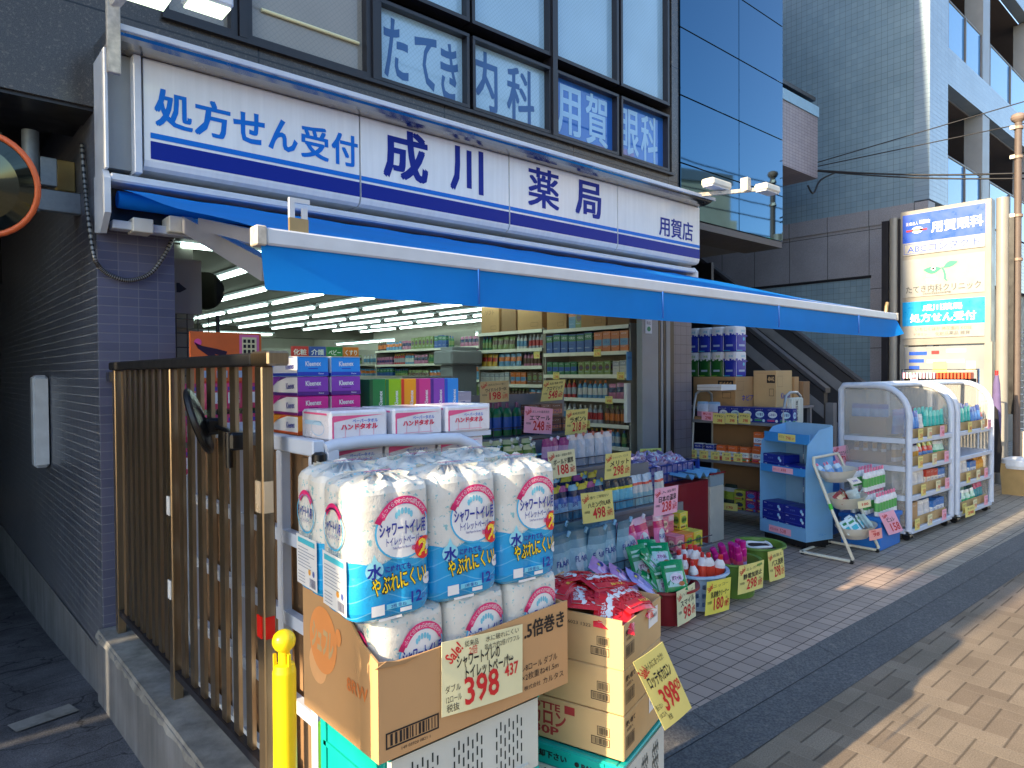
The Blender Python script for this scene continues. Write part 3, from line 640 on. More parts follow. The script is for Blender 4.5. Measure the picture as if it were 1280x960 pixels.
g = MB(); g.tube([(.56, 4.73, 2.55), (.56, 4.73, 3.0)], .042, M_GALV, 14); g.box(.60, .68, 4.69, 4.73, 2.7, 2.86, M_GALV, .004); g.tube([(.52, 4.72, 2.83), (.30, 4.46, 2.7)], .03, M_GALV, 10); tpart(g, 'pole', cm)
g = MB(); g.box(.56, .797, 4.70, 4.75, 2.56, 2.68, M_GALV, .004); tpart(g, 'wall_arm', cm)
cb = thing('cable_conduit', 'black and white ribbed flexible conduit sagging across the tiled pillar', 'conduit', (.78, 4.29, 2.6))
g = MB()
P0 = [W(102, 180, x=.775), W(106, 230, x=.775), W(110, 270, x=.77), W(117, 318, y=4.24)]
P1 = [W(124, 333, y=4.26), W(136, 343, y=4.27), W(155, 350, y=4.27), W(172, 349, y=4.27), W(190, 340, y=4.27), W(206, 318, y=4.26), W(218, 293, y=4.26)]
def spline(P, k=8):
    P = [P[0]]+list(P)+[P[-1]]; o = []
    for i in range(1, len(P)-2):
        for j in range(k):
            t = j/k; a, b, c, d = P[i-1], P[i], P[i+1], P[i+2]
            o.append(.5*((2*b)+(c-a)*t+(2*a-5*b+4*c-d)*t*t+(3*b-a-3*c+d)*t**3))
    return o+[P[-2]]
SP = spline(P0+P1, 14); rs = [.012 if i % 2 else .0095 for i in range(len(SP))]
g.tube(SP, rs, mat('conduit_metal', (150, 148, 140), .4, .5), 8)
ob = tpart(g, 'hose', cb)
g = MB()
for i in range(0, len(SP)-1, 2): g.tube([SP[i], SP[i]+(SP[i+1]-SP[i])*.8], .0115, M_BLACK, 8, False)
tpart(g, 'rib', cb)
g = MB(); g.box(.70, .795, 4.85, 4.93, 2.72, 2.9, mat('yellowed_box', (190, 170, 110), .5), .006); tpart(g, 'junction_box', cb)

# ------------------------------------------------------------------ neighbouring apartment block on the right
fb = thing('apartment_building', 'blue-grey tiled apartment block with glass balconies, beyond the pharmacy', 'building', (12.7, 4, 0))
FX, FY = 12.66, 3.98
g = MB(); g.box(FX+.002, FX+.9, FY+.201, 20, 4.40, 16, M_BLUET_X); tpart(g, 'side_wall', fb)
g = MB(); g.box(FX, FX+.3, FY+.6, 20, -.02, 4.12, M_GRAN2); g.box(FX-.02, FX+.3, FY-.02, 20, 4.122, 4.398, M_GRAN2); g.box(FX, FX+.3, FY, FY+.6, -.02, 4.121, M_GRAN2); tpart(g, 'granite_base', fb)
g = MB(); g.box(FX-.012, FX-.002, 4.87, 9.5, .9, 3.22, M_BLUET_X); g.box(FX-.02, FX-.003, 4.85, 9.5, 3.222, 3.27, M_DARK); tpart(g, 'tile_inset', fb)
M_WCOL = mat('white_tile', (196, 196, 192), .4)
g = MB(); g.box(FX-.004, FX+.9, FY-.03, FY+.2, 4.42, 16, M_BLUET_Y); tpart(g, 'corner_pier', fb)
for z0, z1 in ((3.3, 4.4), (6.55, 7.18), (9.5, 10.2)):
    g = MB(); g.box(FX+.902, 30, FY-.02, FY+.2, z0, z1, M_BLUET_Y); tpart(g, 'spandrel', fb)
M_DEEP = mat('balcony_dark', (88, 80, 76), .7); M_BGL = mat('balcony_glass', (58, 138, 196), .06, var=.05, spec=.8); M_RAIL = mat('balcony_rail', (92, 88, 84), .4)
g = MB()
for z0, z1 in ((4.41, 6.54), (7.19, 9.49)): g.box(FX+.91, 30, FY+1.6, FY+1.7, z0, z1, M_DEEP); g.box(FX+.91, 30, FY+.21, FY+1.6, z1-.02, z1, M_DEEP)
tpart(g, 'balcony_recess', fb)
for x in (15.65, 19.2, 22.8):
    g = MB(); g.box(x, x+.45, FY-.01, FY+.3, 4.41, 6.54, M_GREYP); g.box(x, x+.45, FY-.01, FY+.3, 7.19, 9.49, M_GREYP); tpart(g, 'column', fb)
for z0, z1 in ((4.47, 5.32), (7.2, 8.02)):
    for a, b in ((13.6, 15.63), (16.12, 19.18), (19.67, 22.78)):
        g = MB(); g.box(a, b, FY+.02, FY+.04, z0, z1, M_BGL); p = tpart(g, 'balcony_glass', fb)
        g = MB(); g.tube([(a, FY+.03, z1+.02), (b, FY+.03, z1+.02)], .025, M_RAIL, 8)
        for q in (a+.03, (a+b)/2, b-.03): g.box(q-.02, q+.02, FY-.01, FY+.019, z0, z1, M_RAIL)
        g.build('rail', p)
g = MB(); g.box(FX+.91, 30, FY+.1, FY+.3, 0, 3.3, mat('ground_floor_grey', (90, 92, 98), .5)); tpart(g, 'ground_floor_wall', fb)  # plain dark grey wall

# ------------------------------------------------------------------ pylon sign
py = thing('pylon_sign', 'tall steel pylon sign with blue, white and light blue clinic boards beside the white carts', 'sign', (11.3, 3.3, 0))
PX = 11.3
M_PYF = mat('pylon_steel', (146, 143, 136), .35, .0, var=.06, vs_=3)
for (y0, y1, zt, m) in ((4.10, 3.96, 3.93, M_PYF), (2.72, 2.58, 3.98, M_PYF)):
    g = MB(); g.tube([(PX+.1, (y0+y1)/2, 0), (PX+.1, (y0+y1)/2, zt)], .075, m, 20); tpart(g, 'pole', py)
g = MB(); g.box(PX+.02, PX+.2, 4.10, 4.19, 0, 3.9, M_DARK); g.box(PX+.03, PX+.2, 3.9, 3.965, 0, 3.9, M_DARK); tpart(g, 'pole_backing', py)
g = MB(); g.box(PX+.012, PX+.2, 2.76, 3.92, 1.98, 3.99, M_PYF, .006); g.box(PX+.02, PX+.18, 2.74, 3.92, .0, .9, M_PYF); g.box(PX+.0, PX+.18, 2.74, 2.83, .9, 2.0, M_PYF); g.box(PX+.0, PX+.18, 3.86, 3.92, .9, 2.0, M_PYF); tpart(g, 'frame', py)
f = lambda a, b: (PX-.004, 3.885-a, b)     # a: 0..1.055 to the right
def board(z0, z1, bg, draw):
    g = MB(); g.box(PX, PX+.01, 2.83, 3.885, z0, z1, bg); p = tpart(g, 'board', py)
    g = MB(); draw(g); g.build('lettering', p)
M_BB = mat('board_blue', (34, 84, 196), .3, var=.02); M_BW = mat('board_cream', (156, 157, 154), .35, var=.03); M_BC = mat('board_cyan', (12, 156, 226), .3, var=.02); M_GRN = mat('leaf_green', (44, 190, 120), .4, var=0)
M_PW = mat('print_white', (232, 232, 232), .4, var=0); M_GREYT = mat('print_grey', (76, 80, 86), .5, var=0); M_PALE = mat('print_pale_blue', (170, 190, 214), .5, var=0); M_ORP = mat('print_orange', (224, 110, 96), .5, var=0)
def d1(g):
    g.rect(f, 0, 1.055, 3.325, 3.51, M_BW); f2 = lambda a, b: (PX-.006, 3.885-a, b)
    g.frame(f2, .02, 1.035, 3.345, 3.49, .006, M_BB); g.text('用賀眼科', f2, .71, 3.70, .17, M_PW, bold=.03, w=.64)
    g.text('医療法人', f2, .13, 3.79, .055, M_PW, w=.16); g.text('眼照会', f2, .30, 3.80, .06, M_PW, bold=.03, w=.14)
    g.rect(f2, .05, .33, 3.675, 3.7, M_RED); g.disc(f2, .2, 3.69, .075, .05, M_PW); g.disc(lambda a, b: (PX-.008, 3.885-a, b), .19, 3.69, .045, .025, mat('pale_red', (236, 130, 130), .5, var=0))
    g.text('ABCコンタクト', f2, .53, 3.415, .125, M_BB, bold=-.005, w=.92)
def leaf(cx, cy, L, h, a):
    o = []
    for i in range(9): t = i/8; o.append((L*t, h*math.sin(math.pi*t)))
    for i in range(7, 0, -1): t = i/8; o.append((L*t, -h*.5*math.sin(math.pi*t)))
    c, s = math.cos(a), math.sin(a); return [(cx+x*c-y*s, cy+x*s+y*c) for x, y in o]
def d2(g):
    for L in (leaf(.52, 3.09, -.24, -.07, 0.), leaf(.54, 3.09, .2, .055, .35)):
        g.add([f(a, b) for a, b in L], [tuple(range(len(L)))], M_GRN)
    pts = [(.525, 3.1), (.55, 3.05), (.565, 2.99), (.565, 2.93), (.59, 2.9)]
    for i in range(4): (a, b), (c, d) = pts[i], pts[i+1]; g.add([f(a-.013, b), f(c-.013, d), f(c+.013, d), f(a+.013, b)], [(0, 1, 2, 3)], M_GRN)
    f2 = lambda a, b: (PX-.007, 3.885-a, b); g.rect(f2, .385, .445, 3.08, 3.11, M_PW); g.rect(f2, .4, .43, 3.065, 3.125, M_PW)
    for k, s in enumerate(('Tateki', 'Internal', 'Clinic')): g.text(s, f, .32, 2.995-k*.05, .05, M_PALE, 'l')
    g.text('たてき内科クリニック', f, .53, 2.81, .115, M_GREYT, bold=.008, w=.96); g.text('日本内科学会総合内科専門医', f, .46, 2.735, .035, M_GREYT, w=.36)
def d3(g):
    g.rect(f, 0, 1.055, 2.085, 2.27, M_BW); f2 = lambda a, b: (PX-.007, 3.885-a, b)
    g.text('成川薬局', f2, .53, 2.53, .1, M_PW, bold=.03, w=.5); g.text('処方せん受付', f2, .53, 2.385, .135, M_PW, bold=.03, w=.84)
    g.text('いちじくほか 時花園内 KOSE', f2, .54, 2.215, .06, M_ORP, w=.72); g.text('化粧品', f2, .53, 2.14, .06, M_ORP, w=.17); g.text('薬品 雑貨', f2, .75, 2.145, .06, M_GREYT, w=.26); g.text('ビタミン', f2, .25, 2.14, .05, M_ORP, w=.17)
board(3.325, 3.93, M_BB, d1); board(2.70, 3.26, M_BW, d2); board(2.085, 2.63, M_BC, d3)
g = MB(); g.box(PX+.03, PX+.05, 2.83, 3.86, .95, 1.96, M_GREYP); p = tpart(g, 'display_case', py); g = MB(); fd = lambda a, b: (PX+.026, 3.86-a, b)
for k, (a, b, c, m) in enumerate(((.06, .3, 1.86, M_BB), (.36, .46, 1.87, M_RED), (.55, .8, 1.89, M_PALE), (.06, .26, 1.75, M_BB), (.3, .5, 1.74, M_PALE), (.06, .2, 1.65, M_BB), (.5, .78, 1.74, M_PALE))): g.rect(fd, a, b, c-.025, c+.025, m)
g.rect(fd, .05, .7, 1.45, 1.58, M_GRN); fe_ = lambda a, b: (PX+.023, 3.86-a, b); g.rect(fe_, .38, .56, 1.56, 1.74, M_YEL); g.rect(fe_, .8, .92, 1.6, 1.74, M_CREAM); g.build('notice', p)
# ------------------------------------------------------------------ pole and wires
up = thing('utility_pole', 'slim brownish steel pole with a rounded cap at the right edge', 'pole', (11.5, 2.5, 0))
M_POLE = mat('pole_brown', (98, 86, 80), .6, var=.15, vs_=14)
g = MB(); g.tube([(11.5, 2.5, 0), (11.5, 2.5, 5.02)], .044, M_POLE, 14); tpart(g, 'shaft', up)
g = MB(); g.lathe([(.05, 5.0), (.08, 5.03), (.092, 5.06), (.08, 5.1), (.04, 5.12)], mat('pole_cap', (136, 118, 108), .5), 16, (11.5, 2.5, 0)); tpart(g, 'cap', up)
M_POLEC = mat('clamp_tan', (140, 124, 110), .5)
for z in (4.9, 4.5, 3.7, 3.1):
    g = MB(); g.lathe([(.052, z), (.06, z+.004), (.06, z+.04), (.052, z+.044)], M_POLEC, 14, (11.5, 2.5, 0)); g.box(11.42, 11.46, 2.52, 2.58, z, z+.05, M_CREAMP, .004); tpart(g, 'clamp', up)
g = MB(); g.box(11.40, 11.44, 2.52, 2.62, 1.0, 3.7, M_BLACK); tpart(g, 'cable_guard', up)
P0 = Vector((11.36, 5.19, 4.98))
M_WIRE = mat('black_wire', (24, 24, 28), .5, var=0)
for k, (a, b, r, lab) in enumerate((((1022, 203), (1290, 124), .008, 'topmost thin wire from the tiled parapet rising to the right edge'), ((1022, 208), (1290, 152), .008, 'second thin wire below the topmost one, running to the pole'), ((1022, 213), (1290, 216), .014, 'thick straight black cable from the parapet to the pole'), ((1022, 214), (1290, 223), .012, 'thick cable sagging just under the straight one'))):
    p = W(*a, x=11.4); q = W(*b, x=11.46); m = (p+q)/2; g = MB()
    p = W(*a, y=5.17); q = W(b[0], b[1], x=11.9); g.tube([p+(q-p)*(i/10)+Vector((0, 0, -.05*math.sin(math.pi*i/10)*(k > 1))) for i in range(11)], r, M_WIRE, 6)
    tag(g.build('overhead_wire'), lab, 'wire', 'wires from the parapet to the pole')
g = MB(); g.tube(spline([W(1010, 232, y=5.17), W(1014, 240, y=5.1), W(1018, 240, y=5.1), W(1026, 225, y=5.1), W(1046, 215, y=5.15)], 6), .016, M_WIRE, 6)
tag(g.build('drip_loop'), 'black cable loop hanging under the corner of the tiled parapet', 'wire')
# ================================================================== goods: builders
def mesh_of(mb, name):
    o = mb.build(name); me = o.data; bpy.data.objects.remove(o); return me
GOODS = []
def put(me, name, label, cat, group, loc, rz=0., rot=None, sc=None):
    o = bpy.data.objects.new(name, me); COL.objects.link(o); o.location = loc
    o.rotation_euler = rot if rot else (0, 0, rz)
    if sc: o.scale = sc if isinstance(sc, tuple) else (sc, sc, sc)
    return tag(o, label, cat, group)
def C(*c): return mat('print_%02x%02x%02x' % c, c, .38, var=.05)
def Cs(*c): return mat('film_%02x%02x%02x' % c, c, .22, var=.08, vs_=18, bump=.35, bs=38, bd=.006)
KANA = 'ア イ ウ エ オ カ キ ク ケ コ サ シ ス セ ソ タ チ ツ テ ト ナ ニ ネ ノ ハ ヒ フ ホ マ ミ ム モ ラ リ ル レ ロ ン'.split()
def word(n, seed): r = random.Random(seed); return ''.join(r.choice(KANA) for _ in range(n))
def box_me(w, d, h, c1, c2=None, c3=None, seed=0, style=0, txt=None, tcol=None):
    """printed carton box, front towards -Y, standing on its origin"""
    g = MB(); g.box(-w/2, w/2, -d/2, d/2, 0, h, c1, .002)
    for f, W_ in ((fnY(-d/2-.0006, 0, 0), w), (lambda a, b: (-w/2-.0006, -a, b), d), (lambda a, b: (w/2+.0006, a, b), d)):
        q = W_/2; f2 = (lambda F_: (lambda a, b: tuple(F_(a, b)[i]+((-.0006 if i == 1 else 0) if F_ is fs0 else (0 if i != 0 else (-.0006 if F_(0, 0)[0] < 0 else .0006))) for i in range(3))))
        fs0 = f if W_ == w and f(0, 0)[1] < -d/2 else None
        g2 = f2(f)
        if style == 0 and c2: g.rect(f, -q*.92, q*.92, h*.30, h*.62, c2); g.text(txt or word(3, seed), g2, 0, h*.47, min(h*.26, W_*.3), tcol or M_NAVY, bold=.02, w=W_*.62)
        if style == 1 and c2: g.disc(f, 0, h*.55, q*.7, h*.22, c2); g.text(txt or word(3, seed), g2, 0, h*.55, min(h*.2, W_*.28), tcol or M_NAVY, bold=.02, w=W_*.55)
        if style == 2 and c2: g.rect(f, -q*.98, q*.98, h*.62, h*.95, c2); g.text(txt or word(4, seed), g2, 0, h*.8, min(h*.18, W_*.3), tcol or M_PW, bold=.02, w=W_*.7)
        if c3: g.rect(f, -q*.85, q*.3, h*.10, h*.2, c3); g.disc(f, q*.62, h*.14, q*.22, q*.22, c2 or c3, 10)
        g.text(word(5, seed+9), g2, -q*.1, h*.86 if style != 2 else h*.46, min(h*.1, W_*.16), M_PW if style != 2 else M_INK, w=W_*.6)
        for k in range(3): g.rect(f, -q*.8, q*(.1+.2*((seed+k) % 3)), h*(.225+.02*k), h*(.232+.02*k), M_PALE)
    return mesh_of(g, 'box')
def bottle_me(r, h, body, cap, label=None, sy=.7, pump=False):
    g = MB(); n = 12
    pf = [(r*.9, 0, body), (r, .01*h, body), (r, .2*h, label or body), (r, .58*h, body), (r*.95, .68*h, body), (r*.6, .8*h, body), (r*.38, .84*h, cap), (r*.42, .85*h, cap), (r*.4, .97*h, cap), (r*.3, h, cap)]
    g.lathe(pf, body, n, sx=1, sy=sy)
    return mesh_of(g, 'bottle')
def pouch_me(w, h, d, bands, seed=0, txt=None, tcol=None, spout=None, badge=None):
    """standing refill pouch: wide foot, flat crimped top; bands = [(from height 0..1, material)]"""
    g = MB(); rn = random.Random(seed); nx, nz = 8, 12
    cr = [rn.uniform(-1, 1) for _ in range(40)]
    def half(s, t, sg):
        wx = w/2*(1-.05*t-.10*max(0, t-.85)/.15*(seed % 2)); th = d/2*(max(.04, (1-t)**.8*.9+.1*math.sin(math.pi*t)))*(1-s*s)**.6
        wob = .006*cr[int((s+1)*3)+8*int(t*3)]*math.sin(3*s+6*t+seed)
        return (wx*s, sg*(th+wob*(1-t*.3))+.012*math.sin(2.2*t+seed)*t, h*t-.01*h*s*s*(t > .9))
    zs = [k/nz for k in range(nz+1)]
    for sg in (-1, 1):
        for k in range(nz):
            m = [b for z, b in bands if zs[k] >= z-1e-6][-1]
            vs = [half(-1+2*i/nx, t, sg) for t in (zs[k], zs[k+1]) for i in range(nx+1)]
            g.add(vs, [(i, i+1, nx+2+i, nx+1+i) if sg < 0 else (i+1, i, nx+1+i, nx+2+i) for i in range(nx)], m, True)
    f = lambda a, b: (lambda p: (p[0], p[1]-.0016, p[2]))(half(max(-1, min(1, a/(w/2))), max(0, min(1, b/h)), -1))
    if badge: g.disc(f, badge[0]*w, badge[1]*h, badge[2]*w, badge[2]*w*1.25, badge[3], 14)
    f2 = lambda a, b: (lambda p: (p[0], p[1]-.0014, p[2]))(f(a, b))
    if txt: g.text(txt, f2, 0, h*.45, h*.16, tcol or M_NAVY, w=w*.6, bold=.01)
    if spout: g.tube([(w*.3, .012*math.sin(2.2+seed), h*.93), (w*.42, .012*math.sin(2.2+seed), h*1.03)], .012, spout, 7)
    return mesh_of(g, 'pouch')
def pillow_me(w, h, d, m, deco=None, seed=0):
    """flat filled bag lying in the XY plane, print upward; deco(g, f) prints on f(a, b) with a in +-w/2, b in +-h/2"""
    g = MB(); nx, ny = 10, 8; rn = random.Random(seed); cr = [[rn.uniform(-1, 1) for _ in range(ny+1)] for _ in range(nx+1)]
    def z(s, t, u=0.):
        i, j = (s+1)/2*nx, (t+1)/2*ny; a, b = int(min(nx-1, max(0, i))), int(min(ny-1, max(0, j))); p, q = i-a, j-b
        c = cr[a][b]*(1-p)*(1-q)+cr[a+1][b]*p*(1-q)+cr[a][b+1]*(1-p)*q+cr[a+1][b+1]*p*q
        return (d/2*((1-s**4)*(1-t**4))**.7+u)*(1+.28*c)+.006*math.sin(2*s+seed)
    for sg in (1, -1):
        vs = [(w/2*(-1+2*i/nx), h/2*(-1+2*j/ny), (z(-1+2*i/nx, -1+2*j/ny) if sg > 0 else -.6*z(-1+2*i/nx, -1+2*j/ny)+.012*math.sin(2*(-1+2*i/nx)+seed)*.8)) for j in range(ny+1) for i in range(nx+1)]
        g.add(vs, [(j*(nx+1)+i, j*(nx+1)+i+1, (j+1)*(nx+1)+i+1, (j+1)*(nx+1)+i) if sg > 0 else (j*(nx+1)+i+1, j*(nx+1)+i, (j+1)*(nx+1)+i, (j+1)*(nx+1)+i+1) for j in range(ny) for i in range(nx)], m, True)
    lev = [0]
    f = lambda a, b: (a, b, z(max(-1, min(1, a/(w/2))), max(-1, min(1, b/(h/2))))+.002+lev[0])
    if deco: deco(g, f, lev)
    return mesh_of(g, 'bag')
def card(label, q, y, m, items, group='handwritten sale price cards', x=None, stick=None):
    """hand-lettered price card; q = (top-left, top-right, bottom-left) pixels on the plane y= (or x=)"""
    kw = dict(x=x) if x is not None else dict(y=y)
    tl, tr, bl = (W(*p, **kw) for p in q); ex = tr-tl; ey = tl-bl; n = ex.cross(ey).normalized(); c = bl
    L, H = ex.length, ey.length; g = MB(); nb = 6
    if n.dot(CAM-tl) < 0: n = -n
    bend = lambda a: n*(.02*L*math.sin(math.pi*a))
    P = lambda a, b, k=0.: c-tl+ex*a+ey*b+bend(a)+n*k
    vs = []
    for i in range(nb+1): vs += [P(i/nb, 0, .0006), P(i/nb, 1, .0006), P(i/nb, 0, -.0006), P(i/nb, 1, -.0006)]
    g.add(vs, [(4*i, 4*i+4, 4*i+5, 4*i+1) for i in range(nb)]+[(4*i+2, 4*i+3, 4*i+7, 4*i+6) for i in range(nb)]+[(4*i, 4*i+2, 4*i+6, 4*i+4) for i in range(nb)]+[(4*i+1, 4*i+5, 4*i+7, 4*i+3) for i in range(nb)]+[(0, 1, 3, 2), (4*nb, 4*nb+2, 4*nb+3, 4*nb+1)], m)
    f = lambda a, b: tuple(P(a/L, b/H, .0022))
    for (s, a, b, h, mm, w, rot) in items:
        g.text(s, f, a*L, b*H, h*H, mm, w=w*L, rot=rot, bold=.02 if h > .17 else .0)
    o = g.build('price_card'); o.location = tl
    return tag(o, label, 'price card', group)
def pop(name, price, tax, sub='お買得品', sale=True, nh=.22):
    it = [(price, .50, .30, .50, M_RED, .40, .03), (tax+'円', .85, .25, .26, M_RED, .18, .03), (name, .54, .60, nh, M_INK, .74, .05), (sub, .56, .84, .11, M_INK, .6, .05), ('本体価格', .14, .36, .1, M_INK, .16, 0.), ('税込', .84, .42, .08, M_INK, .1, 0)]
    if sale: it.append(('Sale!', .13, .8, .24, M_RED, .2, .55))
    return it
# ================================================================== the toilet paper carton at the front
M_FILM = None
def film_white():
    t = NT('printed_film_white'); v = t.co()
    f = t.noise(v, 90, 2.); c = t.mix(t.ramp(f, .62, .66), lin((220, 218, 210)), lin((140, 190, 196)))
    g2 = t.noise(v, 26, 4., .6); k = t.ramp(g2, .3, .7, .93, 1.03); c = t.mix(1., c, t.vec(k, k, k), 'MULTIPLY')
    t.bump(t.ma('ADD', t.ma('MULTIPLY', g2, 1.), t.ma('MULTIPLY', t.noise(v, 220, 2.), .3)), .4, .005); return t.fin(c, .3, 0, .5)
def film_blue():
    t = NT('printed_film_blue'); v = t.co(); q = t.sep(v)
    w1 = t.ma('ABSOLUTE', t.ma('SUBTRACT', t.ma('FRACT', t.ma('ADD', t.ma('MULTIPLY', q[2], 26.), t.ma('MULTIPLY', t.ma('SINE', t.ma('MULTIPLY', q[0], 34.)), .35))), .5))
    c = t.mix(t.ramp(w1, .0, .05, .5, 0), lin((22, 150, 214)), lin((150, 220, 240))); c = t.mix(t.ramp(q[2], .02, .15, .0, .5), c, lin((60, 182, 226)))
    g2 = t.noise(v, 30, 4., .6); t.bump(g2, .4, .005); return t.fin(c, .25, 0, .5)
M_FW, M_FB = film_white(), film_blue(); M_TEALP = C(90, 190, 200)
PW, PD, PH = .210, .187, .318
def pack_plan(a):
    """lobed outline of 2 x 2 rolls, a in radians"""
    c, s = math.cos(a), math.sin(a); k = (abs(c)**5+abs(s)**5)**(-.2); x, y = c*k, s*k
    ind = .07*math.exp(-(x/.12)**2)*(abs(y) > .7)+.07*math.exp(-(y/.14)**2)*(abs(x) > .7)
    return x*(1-ind*(abs(x) > .7))*PW/2, y*(1-ind*(abs(y) > .7))*PD/2
def front_y(x):
    s = max(-1, min(1, x/(PW/2))); y = (1-min(.999, abs(s))**5)**.2; return -y*(1-.012*math.exp(-(s/.12)**2))*PD/2
def toilet_pack(seed):
    rn = random.Random(seed); g = MB(); n = 56; zs = [0, .012, .03, .06, .09, .104, .112, .14, .18, .208, .216, .26, .295, .308, .318]; blue_to = 7
    ins = [.78, .95, 1, 1, 1, .99, .985, 1, 1, .99, .985, 1, .99, .95, .80]; rings = []
    ph = rn.uniform(0, 6)
    for z, k in zip(zs, ins):
        r = []
        for i in range(n):
            x, y = pack_plan(2*math.pi*i/n); w = .0018*math.sin(9*x/PW*6+z*70+ph)+.0015*math.sin(z*130+i+ph)
            zz = z+(.006*math.sin(x*60+1) if abs(z-.14) < .001 else 0)+(.004*math.sin(i*1.3+ph) if z > .3 else 0)
            r.append((x*(k+w*2), y*(k+w*2), zz))
        rings.append(r)
    for j in range(len(zs)-1):
        g.add(rings[j]+rings[j+1], [(i, (i+1) % n, n+(i+1) % n, n+i) for i in range(n)], M_FB if j < blue_to else M_FW, True)
    top = rings[-1]; inner = [(x*.55, y*.55, z+.008+.007*math.sin(3*i+ph)) for i, (x, y, z) in enumerate(top)]
    g.add(top+inner+[(0, 0, PH+.012)], [(i, (i+1) % n, n+(i+1) % n, n+i) for i in range(n)]+[(n+i, n+(i+1) % n, 2*n) for i in range(n)], M_FW, True)
    g.add(rings[0], [tuple(range(n))[::-1]], M_FB)
    # crumpled seam fins of the film on top
    for k in range(3):
        a = rn.uniform(0, 3.1); dx, dy = math.cos(a)*.08, math.sin(a)*.07; vs = []
        for i in range(7): t = -1+2*i/6; vs += [(dx*t, dy*t, PH+.006), (dx*t+.006*math.sin(5*t+k), dy*t+.01*math.cos(4*t), PH+.016+.01*math.sin(6*t+ph)*(1-t*t))]
        g.add(vs, [(2*i, 2*i+2, 2*i+3, 2*i+1) for i in range(6)], M_FW, True)
    lev = [.0012]
    f = lambda a, b: (a+.012, front_y(a+.012)-lev[0], b)
    g.ring(f, .012, .205, .074, .066, .0045, C(70, 180, 226), 0, 360, 40)
    g.ring(f, .012, .205, .070, .062, .062, M_PW, 0, 360, 30); lev[0] = .002
    g.ring(f, .012, .196, .078, .09, .018, C(226, 50, 120), 32, 148, 24)
    for sx in (-1, 1): g.ring(f, .012, .196, .083, .083, .016, C(190, 30, 96), 90+sx*52, 90+sx*64, 4)
    for k in range(6):
        a = RD(30+k*24); g.disc(f, .012+.022*math.cos(a), .232+.02*math.sin(a), .004, .008, C(120, 196, 220), 8)
    lev[0] = .003
    for k, ch in enumerate('ふっくらやわらかな肌ざわり'):
        a = 140-k*8.3; g.text(ch, f, .012+.069*math.cos(RD(a)), .196+.081*math.sin(RD(a)), .0125, M_PW, rot=RD(a-90)*.7)
    g.text('シャワートイレ用', f, .010, .212, .036, M_NAVY, w=.122, bold=.03); g.text('トイレットペーパー', f, .014, .184, .022, M_NAVY, w=.096, bold=.01); g.text('Toilet Paper for Shower Toilet', f, .012, .167, .008, M_NAVY, w=.06)
    g.disc(f, .066, .158, .027, .027, C(226, 44, 48), 20); g.disc(f, -.064, .125, .022, .021, C(150, 220, 236), 16); g.add([f(-.074, .14), f(-.054, .14), f(-.064, .162)], [(0, 1, 2)], C(150, 220, 236)); lev[0] = .004
    g.text('2', f, .062, .16, .05, C(255, 220, 60), bold=.05); g.text('倍', f, .08, .16, .02, M_PW, bold=.02); g.text('吸水力', f, .046, .162, .013, C(226, 50, 120), w=.03, bold=.02); g.text('水', f, -.064, .123, .036, M_NAVY, bold=.03); g.text('にぬれても', f, -.005, .123, .017, M_NAVY, w=.066, bold=.03)
    g.text('やぶれにくい!', f, .0, .093, .046, M_INK, w=.146, bold=.06, rot=.1); lev[0] = .005; g.text('やぶれにくい!', f, .0, .093, .046, C(255, 222, 40), w=.142, bold=.012, rot=.1)
    g.text('12', f, .042, .048, .036, M_NAVY, bold=.02); g.text('ロール', f, .073, .045, .015, M_NAVY, w=.03)
    g.disc(f, .074, .083, .014, .014, M_PW, 14); lev[0] = .006; g.text('ダブル', f, .074, .085, .008, M_NAVY, w=.02)
    lev[0] = .002; g.rect(f, -.072, -.04, .02, .044, M_PW, 3); g.rect(f, -.035, .03, .03, .042, C(120, 210, 236), 5); g.rect(f, .0, .03, .018, .027, M_PW, 3); g.rect(f, -.055, .004, .006, .012, M_PW, 4); lev[0] = .003; g.text('2枚重ね', f, -.004, .036, .01, M_NAVY, w=.04)
    # label on the left end
    h = lambda a, b: (-math.hypot(0, PW/2)+.0-.002, -a, b)
    g.rect(h, -.066, .066, .022, .15, M_PW); h2 = lambda a, b: (-PW/2-.003, -a, b)
    g.rect(h2, -.055, .055, .13, .143, C(80, 190, 210)); g.text('ご使用上の注意', h2, 0, .156, .014, C(40, 120, 160), w=.08)
    for k in range(7): g.rect(h2, -.055, .055-rn.uniform(0, .05), .07+k*.008, .072+k*.008, C(140, 150, 170))
    for k in range(4): g.rect(h2, -.055, -.01, .03+k*.008, .032+k*.008, C(150, 155, 170))
    g.barcode(h2, .02, .056, .028, .05, C(60, 70, 120), seed); g.disc(h2, .02, .064, .008, .008, C(236, 170, 60), 10); g.disc(h2, .045, .064, .007, .008, C(90, 110, 180), 10)
    g.ring(h2, 0, .21, .056, .05, .004, C(70, 180, 226)); g.ring(h2, 0, .2, .058, .07, .014, C(226, 50, 120), 40, 140, 14); h3 = lambda a, b: (-PW/2-.004, -a, b)
    g.text('シャワートイレ用', h3, 0, .215, .03, M_NAVY, w=.085, bold=.03); g.text('トイレットペーパー', h3, 0, .193, .018, M_NAVY, w=.07)
    # print on top
    tp = lambda a, b: (a, b, PH+.021)
    g.ring(tp, .0, -.045, .075, .03, .003, C(70, 180, 226)); g.text('シャワートイレ用', tp, 0, -.04, .022, M_NAVY, w=.1, bold=.02); g.text('トイレットペーパー', tp, 0, -.058, .014, M_NAVY, w=.08); g.rect(tp, -.04, .03, -.026, -.018, C(226, 50, 120))
    return mesh_of(g, 'toilet_paper_pack')
TP = [toilet_pack(k) for k in range(3)]
GT = 'plastic wrapped toilet paper packs in the open carton'
wh = ['left', 'middle', 'right']
